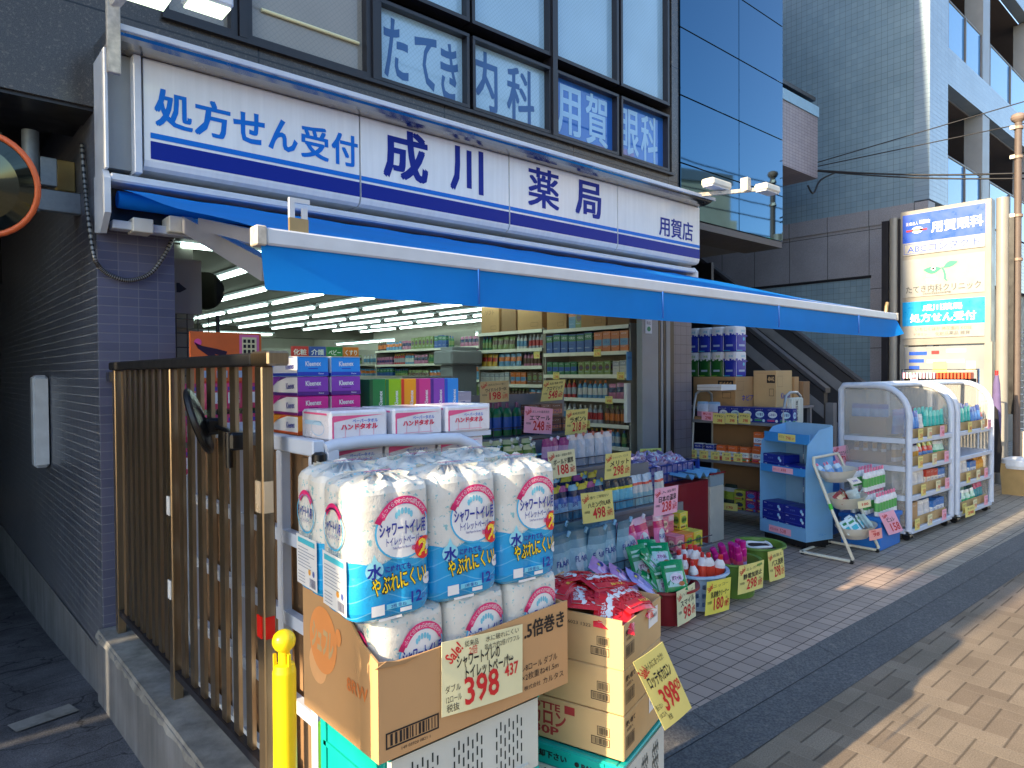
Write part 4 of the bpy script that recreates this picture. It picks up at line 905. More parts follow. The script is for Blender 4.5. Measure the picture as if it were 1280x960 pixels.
for c in range(3):
    x = .845+.212*c
    put(TP[c], 'toilet_paper_pack', 'white and blue toilet paper pack, upper front row, %s one, above the price card' % wh[c], 'toilet paper', GT, (x, 1.452, 1.052), rot=(RD(random.uniform(-1, 1)), RD(random.uniform(-.8, .8)), RD(-3.+random.uniform(-1.5, 1.5))))
    put(TP[(c+1) % 3], 'toilet_paper_pack', 'white and blue toilet paper pack, upper back row, %s one, against the white cart' % wh[c], 'toilet paper', GT, (x+.022, 1.645, 1.056), rot=(0, RD(random.uniform(-.8, .8)), RD(-3+random.uniform(-1, 2))))
    put(TP[(c+2) % 3], 'toilet_paper_pack', 'lower toilet paper pack half sunk in the open carton, %s one of the front row' % wh[c], 'toilet paper', GT, (.902+.198*c, 1.462, .742), rz=RD(random.uniform(-1, 1)), sc=(.94, .94, .985))
ct = thing('open_carton', 'large brown open carton with torn left side and orange round print, holding toilet paper', 'carton', (1.1, 1.55, .735))
M_CARDI = mat('cardboard_inside', (166, 130, 90), .9, var=.08); M_CARDL = mat('carton_face', (196, 152, 104), .85, var=.08, vs_=4, bump=.12, bs=12); M_ORC = mat('orange_print', (230, 150, 84), .8, var=.05); M_ORC2 = mat('orange_print_dark', (216, 128, 66), .8, var=.05)
CX0, CX1, CY0, CY1, CB = .790, 1.403, 1.356, 1.742, .735; T = .005
g = MB(); ft = [(CX0, .967), (CX0+.05, .957), (CX0+.12, .956), (CX0+.3, .96), (CX1, .971)]
g.prism([(CX1, CB), (CX0, CB)]+ft, 1, CY0, CY0+T, M_CARDL); f = fnY(CY0-.0012)
def fp(u, v): p = W(u, v, y=CY0); return p.x, p.z
a, b = fp(479, 893); c, d = fp(546, 918)
g.frame(f, CX0+.018, CX0+.165, .762, .8, .004, M_INK); g.barcode(f, CX0+.03, CX0+.155, .768, .795, M_INK, 5); g.text('149 03920 0821 1', f, CX0+.1, .752, .01, M_INK, w=.08)
g.text('1.5倍巻き', f, CX0+.515, .925, .05, M_INK, w=.165, bold=.03); g.text('シュフレ8ロール ダブル', f, CX0+.475, .826, .022, M_INK, w=.19); g.text('107mm×2枚重ね41.5m', f, CX0+.475, .8, .021, M_INK, w=.2); g.text('株式会社', f, CX0+.475, .77, .014, M_INK, w=.06); g.text('カルタス', f, CX0+.555, .77, .02, M_INK, w=.08); g.text('1103', f, CX0+.212, .862, .022, M_INK, w=.05)
tpart(g, 'front_panel', ct)
g = MB(); g.prism([(CY0+T, CB), (CY0+T, .967), (1.43, .99), (1.5, 1.04), (1.57, 1.085), (1.65, 1.112), (CY1, 1.125), (CY1, CB)], 0, CX0, CX0+T, M_CARDL); h = lambda a, b: (CX0-.0012, CY1-a, b)
p = W(404, 800, x=CX0); a0, b0 = CY1-p.y, p.z
g.disc(h, a0, b0, .075, .085, M_ORC, 30); g.disc(lambda a, b: (CX0-.0008, CY1-a, b), a0-.03, b0-.07, .05, .05, mat('orange_print_pale', (232, 176, 120), .8), 20); h2 = lambda a, b: (CX0-.002, CY1-a, b); g.text('シュフレ', h2, a0, b0, .08, M_CARD2, w=.12, bold=.05, rot=-.1)
g.disc(h2, a0+.085, b0+.03, .015, .022, M_ORC, 14); p = W(447, 862, x=CX0); g.text('8RW', h2, CY1-p.y, p.z, .045, M_ORC2, w=.1, bold=.02)
tpart(g, 'side_panel', ct)
g = MB(); g.box(CX1-T, CX1, CY0+T+.001, CY1, CB, .965, M_CARDL); tpart(g, 'side_panel', ct)
g = MB(); g.box(CX0+T+.001, CX1-T-.001, CY1-T, CY1, CB, 1.10, M_CARDI); tpart(g, 'back_panel', ct)
g = MB(); g.box(CX0+T+.001, CX1-T-.001, CY0+T+.001, CY1-T-.001, CB, CB+.004, M_CARDI); tpart(g, 'bottom', ct)
g = MB(); g.prism([(CX0-.01, .955), (CX0+.02, .966), (CX0+.05, .957), (CX0+.11, .956), (CX0+.07, .947)], 1, CY0-.004, CY0-.0015, M_CARDI); tpart(g, 'torn_flap', ct)
card('large cream price card reading 398 taped to the front of the toilet paper carton', ((552, 803), (653, 780), (552, 897)), 1.352, M_CREAM,
     [('398', .46, .28, .52, M_RED, .42, .06), ('437', .84, .40, .24, M_RED, .19, .04), ('シャワートイレの', .42, .70, .2, M_INK, .52, .02), ('トイレットペーパー', .56, .53, .2, M_INK, .6, .02), ('ダブル', .12, .36, .11, M_INK, .17, .06), ('12ロール', .13, .22, .11, M_INK, .17, .06), ('税抜', .12, .1, .12, M_INK, .14, .06), ('Sale!', .13, .83, .22, M_RED, .19, .75), ('従来品', .33, .92, .09, M_INK, .16, .03), ('2倍', .35, .82, .13, M_RED, .1, .03), ('水に破れにくい', .72, .93, .09, M_INK, .44, .03), ('吸水力約2倍パワフル', .72, .82, .09, M_INK, .46, .03), ('税込', .82, .57, .06, M_INK, .09, 0)])
# ================================================================== folding crates
M_TEAL = mat('teal_plastic', (14, 168, 158), .35, var=.08); M_WCR = mat('white_plastic', (204, 208, 200), .45, var=.08, vs_=6); M_SLOT = mat('slot_dark', (30, 44, 42), .8, var=0)
def crate(label, loc, rz, w, d, h, front, side, txt=None, group='folding plastic crates under the cartons'):
    t = thing('folding_crate', label, 'crate', loc, rz, group)
    g = MB(); g.box(0, w, 0, .018, 0, h-.003, front, .003)
    for k in range(3):
        x0 = .03+k*(w-.06)/3; x1 = x0+(w-.06)/3-.02; z0, z1 = .025, h*.74 if txt else h-.03
        g.box(x0-.006, x1+.006, -.006, .0, z0-.008, z0, front)
        nn = 7
        for r in range(4):
            for c in range(nn):
                xx = x0+.008+(x1-x0-.016)*(c+(.5 if r % 2 else 0)*.0)/nn+(x1-x0)/nn*.3; zz = z0+.006+(z1-z0)*(r+(.35 if c % 2 else 0))/4.4
                g.rect(fnY(-.0008), xx, xx+.0045, zz, zz+(z1-z0)*.15, M_SLOT)
    g.build('front_wall', t)
    g = MB(); g.box(0, .018, .019, d, 0, h-.003, side, .003)
    fl = lambda a, b: (-.0008, d-a, b)
    g.box(-.006, 0, .03, d-.03, h*.5, h*.56, side); g.box(-.006, 0, .02, .045, .01, h-.01, side); g.box(-.006, 0, d-.045, d-.02, .01, h-.01, side)
    for k in range(7): g.rect(fl, .02+k*.004*0, .026, .02+k*.03, .04+k*.03, M_SLOT); g.rect(fl, d-.05, d-.045, .015+k*.03, .035+k*.03, M_SLOT)
    g.build('side_wall', t)
    g = MB(); g.box(w-.018, w, .019, d, 0, h-.003, side, .003); g.build('side_wall', t)
    g = MB(); g.box(.018, w-.018, d-.018, d, 0, h-.003, front, .003); g.build('back_wall', t)
    g = MB()
    if txt:
        g.box(-.004, w+.004, -.007, .0, h*.78, h, side, .002); g.text(txt[0], fnY(-.0085), w*.34, h*.87, h*.11, M_INK, w=w*.34, bold=.03); g.text(txt[1], fnY(-.0085), w*.64, h*.86, h*.09, M_INK, w=w*.16, bold=.04); g.disc(fnY(-.0085), w*.53, h*.86, .008, .008, M_INK, 10)
        for k in range(3): g.box(w*(.3+k*.2), w*(.4+k*.2), -.010, -.0072, h*.94, h*.98, side)
    g.box(-.005, w+.005, .0, .022, h-.018, h, side, .003); g.box(-.005, .022, .023, d, h-.018, h, side, .003); g.box(w-.022, w+.005, .023, d, h-.018, h, side, .003); g.build('rim', t)
    g = MB(); g.box(.019, w-.019, .019, d-.019, .002, .012, front); g.build('floor', t)
    return t
crate('topmost folding crate with white front and teal side, right under the open toilet paper carton', (.832, 1.376, .525), 0, .475, .36, .208, M_WCR, M_TEAL)
crate('second folding crate from the top, white with a teal rim, under the toilet paper carton', (.832, 1.376, .312), 0, .475, .36, .212, M_WCR, M_TEAL)
crate('lowest folding crate standing on the ground under the toilet paper carton', (.832, 1.376, .034), 0, .475, .36, .276, M_WCR, M_TEAL)
g = MB(); g.box(.843, .90, 1.755, 1.775, .03, .66, mat('green_plastic', (70, 128, 30), .4), .004); tag(g.build('green_board'), 'narrow green plastic board wedged beside the teal crate', 'board')
# ================================================================== cartons of hand warmers
KR = RD(16.5); KC = Vector((1.562, 1.283, 0)); ku = Vector((math.cos(KR), math.sin(KR), 0)); kv = Vector((-math.sin(KR), math.cos(KR), 0))
def kairo_box(k, top):
    z = .475+.135*k; w, d, h = .312, .36, .134
    t = thing('hand_warmer_carton', ['lowest tan carton of the stack on the right teal crate, with red letters', 'middle tan carton of the three stacked on the right teal crate', 'topmost open tan carton full of red and white hand warmer bags'][k], 'carton', KC+Vector((0, 0, z)), KR, 'tan cartons stacked on the right teal crate')
    g = MB()
    if top:
        g.box(0, w, 0, .004, 0, h-.002, M_CARD2); g.box(0, .004, .0045, d, 0, h+.012, M_CARD2); g.box(w-.004, w, .0045, d, 0, h+.004, M_CARD2); g.box(.0045, w-.0045, d-.004, d, 0, h+.03, M_CARD2); g.box(.0045, w-.0045, .0045, d-.0045, .0, .004, M_CARDI)
    else: g.box(0, w, 0, d, 0, h-.002, M_CARD2, .003)
    f = fnY(-.0012); fl = lambda a, b: (-.0012, d-a, b)
    # long side (faces the carton of toilet paper)
    g.frame(fl, d-.105, d-.045, .03, .055, .0022, M_INK); g.barcode(fl, d-.10, d-.05, .034, .051, M_INK, k); g.frame(fl, d-.085, d-.045, .06, .088, .0016, M_INK); g.barcode(fl, d-.08, d-.05, .064, .084, M_INK, k+9)
    if k == 2: g.text('04 16023 1322', fl, d-.16, .115, .014, M_INK, w=.11)
    if k == 0: g.text('LOTTE', fl, .09, .105, .03, mat('carton_red', (170, 50, 50), .7, var=0), w=.12, bold=.03); g.text('ホカロン', fl, .085, .07, .055, MATS['carton_red'], w=.17, bold=.03); g.text('30P', fl, .1, .03, .035, MATS['carton_red'], w=.09, bold=.03); g.rect(fl, .165, .2, .095, .12, MATS['carton_red'])
    # short side
    g.frame(f, .015, .08, .03, .068, .0016, M_INK); g.barcode(f, .02, .076, .034, .064, M_INK, k+3); g.text('使い捨て', f, .05, .105, .018, M_INK, w=.07, bold=.02); g.text('30個入', f, .045, .085, .012, M_INK, w=.05)
    if k != 1: g.rect(f, .2, .28, .06, .125 if not top else .115, M_WPAP); g.text('天地無用', fnY(-.0025), .24, .09, .014, M_INK, w=.06)
    g.build('body', t)
    return t
for k in range(3): kairo_box(k, k == 2)
def dk(seed):
    def deco(g, f, lev):
        g.rect(f, -.062, .062, -.05, .05, M_PW, 12); lev[0] = .0012
        g.rect(f, -.062, .062, .018, .05, C(214, 24, 36), 12); g.rect(f, -.062, .062, -.05, -.022, C(214, 24, 36), 12)
        for k in range(5): g.disc(f, -.05+.025*k, .014+.004*(k % 2), .016, .012, M_PW, 10)
        lev[0] = .0026; g.text('ホカロン', f, .0, -.004, .036, C(214, 24, 36), w=.105, bold=.07); g.text('貼らない', f, -.02, .036, .018, M_PW, w=.06, bold=.04); g.text('10コ入', f, .02, -.037, .016, C(255, 230, 80), w=.05, bold=.03)
    return deco
KB = [pillow_me(.15, .125, .028, Cs(216, 40, 48), dk(s), s) for s in range(4)]
M_CLR = mat('clear_film', (206, 200, 204), .12, var=.1, vs_=40, bump=.5, bs=60)
KBP = [(.07, .06, .885, 12, -20, 24), (.16, .05, .90, 18, 10, -12), (.245, .05, .865, 40, 16, 10), (.08, .16, .905, 6, -8, 30), (.20, .15, .925, 10, 12, -28), (.27, .16, .895, 8, 24, 62), (.09, .27, .92, 4, -4, 8), (.2, .27, .925, -4, 8, 50), (.265, .27, .905, -10, 12, -20), (.14, .2, .90, 4, 4, 70)]
for i, (a, b, z, rx, ry, rz) in enumerate(KBP):
    p = KC+ku*a+kv*b; put(KB[i % 4], 'hand_warmer_bag', 'red and white hand warmer bag lying on top of the open tan carton', 'bag', 'red and white hand warmer bags heaped in the open tan carton', (p.x, p.y, z), rot=(RD(rx), RD(ry), RD(rz)+KR))
crate('teal crate with white slotted front and black lettering under the three tan cartons', KC+Vector((-.012, -.012, .245))-kv*0+Vector((0, 0, 0)), KR, .335, .40, .226, M_WCR, M_TEAL, None)
crate('lower teal crate on the ground under the tan cartons', KC+Vector((-.012, -.012, .02)), KR, .335, .40, .222, M_WCR, M_TEAL, None)
tc = bpy.data.objects['folding_crate.003']
g = MB(); fl = lambda a, b: (-.0095, .40-a, b); g.box(-.008, -.002, .0, .40, .165, .224, M_TEAL, .002); g.text('へご返却下さい', fl, .13, .197, .024, M_INK, w=.17, bold=.04); g.text('PALTAC', fl, .31, .192, .02, M_INK, w=.09, bold=.04); g.disc(fl, .25, .193, .008, .008, M_INK, 10)
for k in range(3): g.box(-.012, -.0085, .06+k*.11, .12+k*.11, .212, .222, M_TEAL)
g.build('printed_band', tc)
g = MB(); fl = lambda a, b: (-.0075, .40-a, b); g.box(-.006, -.0005, .01, .385, .015, .16, M_WCR, .002)
for r in range(3):
    for c in range(16): g.rect(fl, .03+c*.0215, .0345+c*.0215, .03+r*.042+(.018 if c % 2 else 0), .05+r*.042+(.018 if c % 2 else 0), M_SLOT)
g.build('slotted_panel', tc)
card('tilted yellow price card reading 398 hanging off the tan cartons over the paving', ((791, 828), (828, 802), (831, 913)), 1.2, M_YEL,
     [('398', .52, .36, .44, M_RED, .5, .05), ('429', .86, .42, .2, M_RED, .2, .05), ('ロッテホカロン', .5, .66, .2, M_INK, .76, .03), ('みんなにあったか!', .52, .86, .11, M_INK, .6, .03), ('貼らない', .13, .32, .09, M_INK, .2, .03), ('10コ入', .14, .2, .09, M_INK, .2, .03), ('税抜', .3, .12, .09, M_INK, .12, .03), ('Sale!', .13, .82, .2, M_RED, .22, .5)])
# ================================================================== white cart beside the fence (tissue goods on top)
M_CARTW = mat('cart_white', (196, 206, 222), .35, var=.07); M_POLY = clear('polycarbonate', (200, 200, 196), .32, .15)
lc = thing('white_display_cart', 'white framed display cart behind the bronze fence, backed with brown cardboard', 'display cart', (1.2, 2.2, 0))
LX, LY, LT = .95, 1.97, 1.415
g = MB(); g.box(LX-.02, LX+.02, LY, 3.2, LT-.05, LT, M_CARTW, .004)
for z in (1.09, .82, .55, .28, .1): g.box(LX-.014, LX+.014, LY+.041, 3.2, z-.03, z+.012, M_CARTW)
tpart(g, 'side_rail', lc)
g = MB()
for y in (LY+.02, 2.235, 2.62, 2.68, 3.18): g.box(LX-.017, LX+.017, y-.02, y+.02, .08, LT-.051, M_CARTW, .003)
g.box(LX+.021, LX+.06, LY-.018, LY+.018, .1, LT-.03, M_CARTW, .003); tpart(g, 'upright', lc)
g = MB(); g.box(LX+.04, LX+.05, LY+.05, 3.18, .12, LT-.06, M_CARDD)
for y in (2.1, 2.36, 2.5, 2.8, 3.0): g.box(LX+.03, LX+.0399, y, y+.06, .12, LT-.07, mat('cardboard_dark', (122, 96, 68), .85))  # darker brown strips over the backing
tpart(g, 'cardboard_backing', lc)
ap = [(LX+.02, LY, LT-.028)]+[(1.0+.4*i/5, LY, LT-.02+.006*math.sin(i)) for i in range(6)]+[(1.40+.30*math.sin(RD(a)), LY, LT-.32+.30*math.cos(RD(a))) for a in range(15, 91, 15)]+[(1.70, LY, .1)]
g = MB(); g.tube(ap, .021, M_CARTW, 10); tpart(g, 'arch_rail', lc)
g = MB(); g.prism([(LX+.03, .15), (1.68, .15)]+[(1.40+.28*math.sin(RD(a)), LT-.34+.28*math.cos(RD(a))) for a in range(90, -1, -15)]+[(LX+.03, LT-.06)], 1, LY+.006, LY+.012, M_POLY); tpart(g, 'clear_side', lc)
g = MB(); g.box(LX+.06, 1.66, LY+.03, 3.15, LT-.03, LT-.012, M_CARTW)
for z in (1.05, .6, .15): g.box(LX+.06, 1.66, LY+.03, 3.15, z-.012, z, M_CARTW)
tpart(g, 'shelf', lc)
g = MB(); g.lathe([(.018, -.03), (.022, -.02), (.022, .012), (.012, .02)], M_BLACK, 14, (LX, LY-.0, LT-.055)); tpart(g, 'corner_knob', lc)
# tissue box stacks
def tissue_me(cols):
    """bundle of shrink-wrapped tissue boxes, one colour per layer, bottom first"""
    g = MB(); w, d, h = .116, .238, .069
    for k, (c, cd) in enumerate(cols):
        z = k*h; g.box(-w/2, w/2, -d/2, d/2, z+.001, z+h-.001, c, .003); f = fnY(-d/2-.0008); l = lambda a, b: (-w/2-.0008, -a, b); l2 = lambda a, b: (-w/2-.0016, -a, b)
        g.rect(f, -w/2, w/2, z+.003, z+.016, cd); g.text('Kleenex', fnY(-d/2-.0016), 0, z+.045, .024, M_PW, w=.058, bold=.02, rot=.03); g.text('Kleenex', fnY(-d/2-.0016), .03, z+.01, .008, M_PW, w=.02); g.rect(f, -.018, .018, z+.026, z+.029, cd)
        g.rect(l, -d/2, d/2, z+.003, z+.066, M_PW); g.add([l2(-d/2, z+.02), l2(-.02, z+.066), l2(-d/2, z+.066)], [(0, 1, 2)], c); g.add([l2(-d/2, z+.016), l2(-.05, z+.05), l2(.03, z+.066), l2(-.02, z+.066)], [(0, 1, 2, 3)], cd); g.rect(l2, -d/2, d/2, z+.003, z+.012, cd); g.text('Kleenex', l2, .06, z+.036, .03, M_NAVY, w=.07, bold=.02, rot=.05)
    z = len(cols)*h
    g.box(-w/2-.001, w/2+.001, -d/2-.001, d/2+.001, z-.0005, z+.002, M_CLR)
    return mesh_of(g, 'tissue')
kb, kp, km, ko = (C(30, 140, 224), C(30, 60, 180)), (C(132, 60, 172), C(84, 34, 128)), (C(206, 40, 140), C(120, 30, 110)), (C(240, 150, 40), C(220, 90, 30))
TB = tissue_me([ko, km, kp, kb])
for k in range(2): put(TB, 'tissue_box_bundle', ['orange, pink, purple and blue tissue box tower nearest the fence post', 'tissue box tower of the same four colours standing second from the fence'][k], 'tissue boxes', 'tissue box towers on the white cart', (1.082+.128*k, 2.40, LT-.012), RD(0))
def cube_me(c, cd):
    g = MB(); g.box(-.035, .035, -.06, .06, 0, .112, c, .002); f = fnY(-.0606); g.rect(f, -.035, -.022, .002, .11, cd); g.text('Kleenex', fnY(-.0612), .012, .036, .022, M_PW, w=.06, rot=math.pi/2, bold=.02); return mesh_of(g, 'cube')
for k, (a, b, n) in enumerate(((C(30, 130, 66), C(20, 90, 50), 'dark green'), (C(150, 196, 30), C(30, 120, 60), 'lime green'), (C(244, 160, 30), C(220, 60, 40), 'orange'), (C(212, 60, 140), C(170, 40, 110), 'pink'), (C(140, 70, 180), C(80, 40, 140), 'violet'), (C(40, 140, 226), C(30, 80, 200), 'blue'))):
    put(cube_me(a, b), 'tissue_pack', n+' upright tissue pack in the colourful row behind the white paper towel packs', 'tissue pack', 'colourful upright tissue packs on the white cart', (1.375+.071*k, 2.40, 1.485))
for k in range(2):
    put(box_me(.28, .2, .082, M_WPAP, C(226, 120, 160), None, 3+k), 'tissue_carton', ['white paper pack lying under the left half of the colourful tissue row', 'white paper pack lying under the right half of the colourful tissue row'][k], 'paper pack', None, (1.49+.29*k, 2.42, LT-.012))
def towel_me():
    g = MB(); w, d, h = .205, .22, .098; m = mat('towel_film', (226, 222, 226), .25, var=.06, vs_=12, bump=.3, bs=40); pk = C(232, 90, 140)
    g.box(-w/2, w/2, -d/2, d/2, 0, h, m, .008); f = fnY(-d/2-.0008); f2 = fnY(-d/2-.0016)
    g.add([f(-w/2+.01, h-.016), f(-w/2+.01, h-.036), f(.0, h-.022), f(w/2-.012, h-.016)], [(0, 1, 2, 3)], pk); g.rect(f, -w/2+.008, -w/2+.014, .008, h-.02, pk)
    for x in (-.05, 0, .05): g.rect(f, x-.001, x+.001, .01, .05, C(226, 150, 170))
    g.text('ペーパータオル', f2, .02, .064, .014, C(60, 110, 200), w=.09, bold=.02); g.text('ハンドタオル', f2, .0, .046, .02, C(216, 40, 80), w=.13, bold=.05); g.rect(f, -.06, .06, .012, .014, C(226, 150, 170))
    l = lambda a, b: (-w/2-.0008, -a, b); g.rect(l, -.09, .09, h-.014, h-.008, pk); g.ring(l, .02, .04, .05, .024, .002, C(120, 180, 220)); g.rect(l, -.08, .05, .05, .064, C(180, 214, 236))
    t = lambda a, b: (a, b, h+.0008)
    for x in (-.06, -.02, .03, .07): g.rect(t, x-.001, x+.001, -.1, .1, C(226, 150, 170))
    return mesh_of(g, 'towel')
TW = towel_me()
for k in range(3): put(TW, 'paper_towel_pack', 'white and pink paper towel pack on the front edge of the white cart, '+['left one', 'middle one', 'right one'][k], 'paper towels', 'paper towel packs on the white cart', (1.105+.222*k, 2.10, LT-.012), RD([-2, 1, 0][k]))
for k in range(3): put(TW, 'paper_towel_pack', 'paper towel pack behind the clear side of the white cart, '+['left one', 'middle one', 'right one'][k], 'paper towels', 'paper towel packs inside the white cart', (1.10+.215*k, 2.12, 1.29), 0)
g = MB(); w = .05
g.box(1.14, 1.62, 2.0, 2.9, 1.051, 1.26, M_CARD, .004); tag(g.build('carton'), 'brown carton inside the white cart behind its clear side', 'carton')
# ================================================================== tiered stand in front of the shop
ds = thing('tiered_display_stand', 'grey four-step display stand full of detergent pouches under the awning', 'display stand', (3.3, 3.4, 0))
TIER = [(2.90, .30), (3.16, .62), (3.42, .92), (3.72, 1.15)]
M_SHELF = mat('shelf_grey', (122, 124, 130), .45, var=.08, vs_=3); M_WIRE2 = mat('dark_wire', (70, 76, 88), .4, .6, var=0)
for k, (y, z) in enumerate(TIER):
    x1 = (4.6, 4.5, 4.15, 4.1)[k]
    g = MB(); g.box(1.75, x1, y, y+.29 if k < 3 else y+.35, z-.03, z, M_SHELF, .003); g.box(1.75, x1, y+.27, y+.285, z+.0, (TIER[k+1][1]-.031 if k < 3 else z+.3), M_SHELF); p = tpart(g, 'tier', ds)
    g = MB()
    for dz in (.07, .012): g.tube([(1.75, y+.012, z+dz), (x1, y+.012, z+dz)], .004, M_WIRE2, 6)
    x = 1.8
    while x < x1: g.tube([(x, y+.012, z), (x, y+.012, z+.075)], .003, M_WIRE2, 5); x += .22
    g.build('wire_rail', p)
g = MB(); g.box(1.8, 4.55, 2.95, 3.9, .03, .27, M_SHELF); tpart(g, 'base', ds)
NAMES = ['left', 'second', 'third']
def row(me_list, name, lab, cat, group, x0, dx, n, y, z, rz=0., jit=.006, lean=4):
    for i in range(n):
        put(me_list[i % len(me_list)], name, lab % nth(i, n), cat, group, (x0+dx*i, y+random.uniform(-jit, jit), z), rot=(RD(random.uniform(-lean, lean)), RD(random.uniform(-lean*.5, lean*.5)), rz+RD(random.uniform(-6, 6))))
FT = Cs(164, 200, 214); FT2 = Cs(124, 166, 186); FTD = Cs(94, 134, 152); FW_ = Cs(206, 218, 226)
PF = [pouch_me(.18, .315, .1, [(0, FT2), (.2, FT), (.62, FT2), (.8, FTD)], s, 'FLAIR', M_NAVY, C(150, 200, 224), (0, .36, .3, FW_)) for s in (1, 2, 3)]
row(PF, 'refill_pouch', 'grey-blue fabric softener refill pouch on the lowest step, %s', 'refill pouch', 'grey-blue softener pouches on the lowest step', 2.58, .152, 8, 2.99, .30, 0, .02, 7)
row(PF, 'refill_pouch', 'grey-blue softener pouch in the rear row of the lowest step, %s', 'refill pouch', 'grey-blue softener pouches in the rear row', 2.66, .15, 7, 3.095, .335, 0, .01, 5)
PP = [pouch_me(.155, .28, .085, [(0, Cs(214, 60, 130)), (.25, Cs(232, 120, 170)), (.62, Cs(206, 40, 110)), (.8, Cs(236, 190, 210))], s, 'FLAIR', M_NAVY, C(236, 236, 240), (0, .42, .32, FW_)) for s in (4, 5)]
for k, (x, ry) in enumerate(((3.70, -9), (3.83, -5), (3.99, 3))): put(PP[k % 2], 'refill_pouch', 'pink and white softener refill pouch on the lowest step, '+['left one', 'middle one', 'right one'][k], 'refill pouch', 'pink softener pouches on the lowest step', (x, 2.965-.01*k, .33), rot=(RD(-6), RD(ry), RD(-12+10*k)))
BS = [('pink', C(232, 130, 150), C(250, 220, 190)), ('orange', C(236, 140, 50), C(150, 190, 60)), ('yellow', C(226, 206, 70), C(120, 160, 60))]
for k, (n, a, b) in enumerate(BS):
    me = box_me(.108, .072, .128, a, b, C(120, 60, 40), 11+k, 1, '温泉', M_INK)
    for r in range(3): put(me, 'bath_salt_box', '%s bath salt box standing %s on the lowest step' % (n, ['in the front row', 'in the second row', 'in the third row'][r]), 'box', 'bath salt boxes on the lowest step', (4.19+.115*k, 2.95+.08*r, .30))
    if k != 1: put(me, 'bath_salt_box', '%s bath salt box lying on top of the bath salt boxes' % n, 'box', 'bath salt boxes on the lowest step', (4.14+.12*k, 3.05, .432), RD(4))
for k in range(5):
    put(box_me(.12, .075, .13, C(214, 110, 130), C(236, 190, 196), None, 20, 2, '入浴'), 'bath_salt_box', 'rose pink bath salt box behind the pink pouches, '+nth(k, 5), 'box', 'rose pink bath salt boxes behind the pouches', (3.72+.125*k, 3.07, .43))
PU = [pouch_me(.105, .235, .07, [(0, Cs(70, 120, 150)), (.25, Cs(150, 190, 220)), (.5, Cs(90, 120, 190)), (.66, Cs(30, 50, 90)), (.8, a)], s, 'SUPER', M_NAVY, C(220, 200, 60)) for s, a in ((6, Cs(120, 190, 220)), (7, Cs(216, 204, 80)), (8, Cs(170, 80, 150)))]
row(PU, 'refill_pouch', 'blue dark-topped detergent pouch on the second step, %s', 'refill pouch', 'blue detergent pouches on the second step', 2.55, .094, 13, 3.235, .62, 0, .012, 4)
row(PU[1:]+PU[:1], 'refill_pouch', 'blue detergent pouch in the rear row of the second step, %s', 'refill pouch', 'blue detergent pouches in the rear row', 2.6, .094, 13, 3.345, .66, 0, .01, 4)
PY = [pouch_me(.082, .22, .06, [(0, Cs(84, 160, 190)), (.3, Cs(120, 196, 214)), (.62, Cs(226, 214, 60)), (.75, Cs(40, 60, 80))], s) for s in (9, 10)]
row(PY, 'refill_pouch', 'pale blue shampoo pouch with yellow band on the second step, %s', 'refill pouch', 'shampoo pouches with yellow band', 3.77, .075, 4, 3.235, .62, 0, .008, 3)
PR = [pouch_me(.075, .225, .055, [(0, Cs(150, 190, 196)), (.35, Cs(206, 206, 200)), (.6, Cs(220, 90, 80)), (.72, Cs(190, 210, 224))], s) for s in (11, 12)]
row(PR, 'refill_pouch', 'pale red-banded shampoo pouch on the second step, %s', 'refill pouch', 'shampoo pouches with red band', 4.07, .066, 6, 3.235, .62, 0, .006, 3)
PG = [pouch_me(.09, .2, .06, [(0, Cs(150, 170, 60)), (.3, Cs(206, 214, 90)), (.55, Cs(84, 130, 60)), (.8, Cs(206, 216, 170))], s, spout=C(230, 230, 220)) for s in (13, 14)]
row(PG, 'refill_pouch', 'green detergent refill pouch on the third step, %s', 'refill pouch', 'green detergent pouches on the third step', 2.45, .085, 11, 3.50, .92, 0, .02, 8)
row(PG, 'refill_pouch', 'green pouch in the rear row of the third step, %s', 'refill pouch', 'green detergent pouches in the rear row', 2.5, .088, 10, 3.6, .955, 0, .015, 7)
PV = [pouch_me(.1, .23, .06, [(0, Cs(150, 90, 160)), (.4, Cs(190, 150, 190)), (.7, Cs(150, 60, 130))], s, spout=C(230, 220, 236)) for s in (15,)]
row(PV, 'refill_pouch', 'violet detergent refill pouch on the third step, %s', 'refill pouch', 'violet detergent pouches on the third step', 3.40, .078, 3, 3.49, .92)
PS = [pouch_me(.115, .24, .075, [(0, Cs(150, 160, 176)), (.25, Cs(184, 194, 208)), (.8, Cs(214, 206, 204))], s, spout=C(206, 120, 100)) for s in (16, 17)]
row(PS, 'refill_pouch', 'silver grey refill pouch on the third step, %s', 'refill pouch', 'silver grey refill pouches on the third step', 3.65, .1, 5, 3.49, .92)
BG = bottle_me(.042, .25, C(24, 110, 60), C(110, 60, 100), C(40, 90, 170))
row([BG], 'detergent_bottle', 'green detergent bottle with blue label on the top step, %s', 'bottle', 'green detergent bottles on the top step', 2.62, .098, 9, 3.80, 1.15, 0, .006, 0)
row([BG], 'detergent_bottle', 'green detergent bottle in the rear row of the top step, %s', 'bottle', 'green detergent bottles in the rear row', 2.66, .098, 8, 3.92, 1.15, 0, .006, 0)
BO = box_me(.115, .09, .11, C(120, 80, 66), C(206, 130, 100), None, 31)
row([BO], 'brown_box', 'brown product box beside the green bottles on the top step, %s', 'box', 'brown product boxes on the top step', 3.58, .122, 4, 3.85, 1.15, 0, .003, 0)
row([BO], 'brown_box', 'brown product box stacked in the second layer of the top step, %s', 'box', 'brown product boxes in the second layer', 3.60, .122, 3, 3.86, 1.262, 0, .003, 0)
CP = 'the tiered stand'
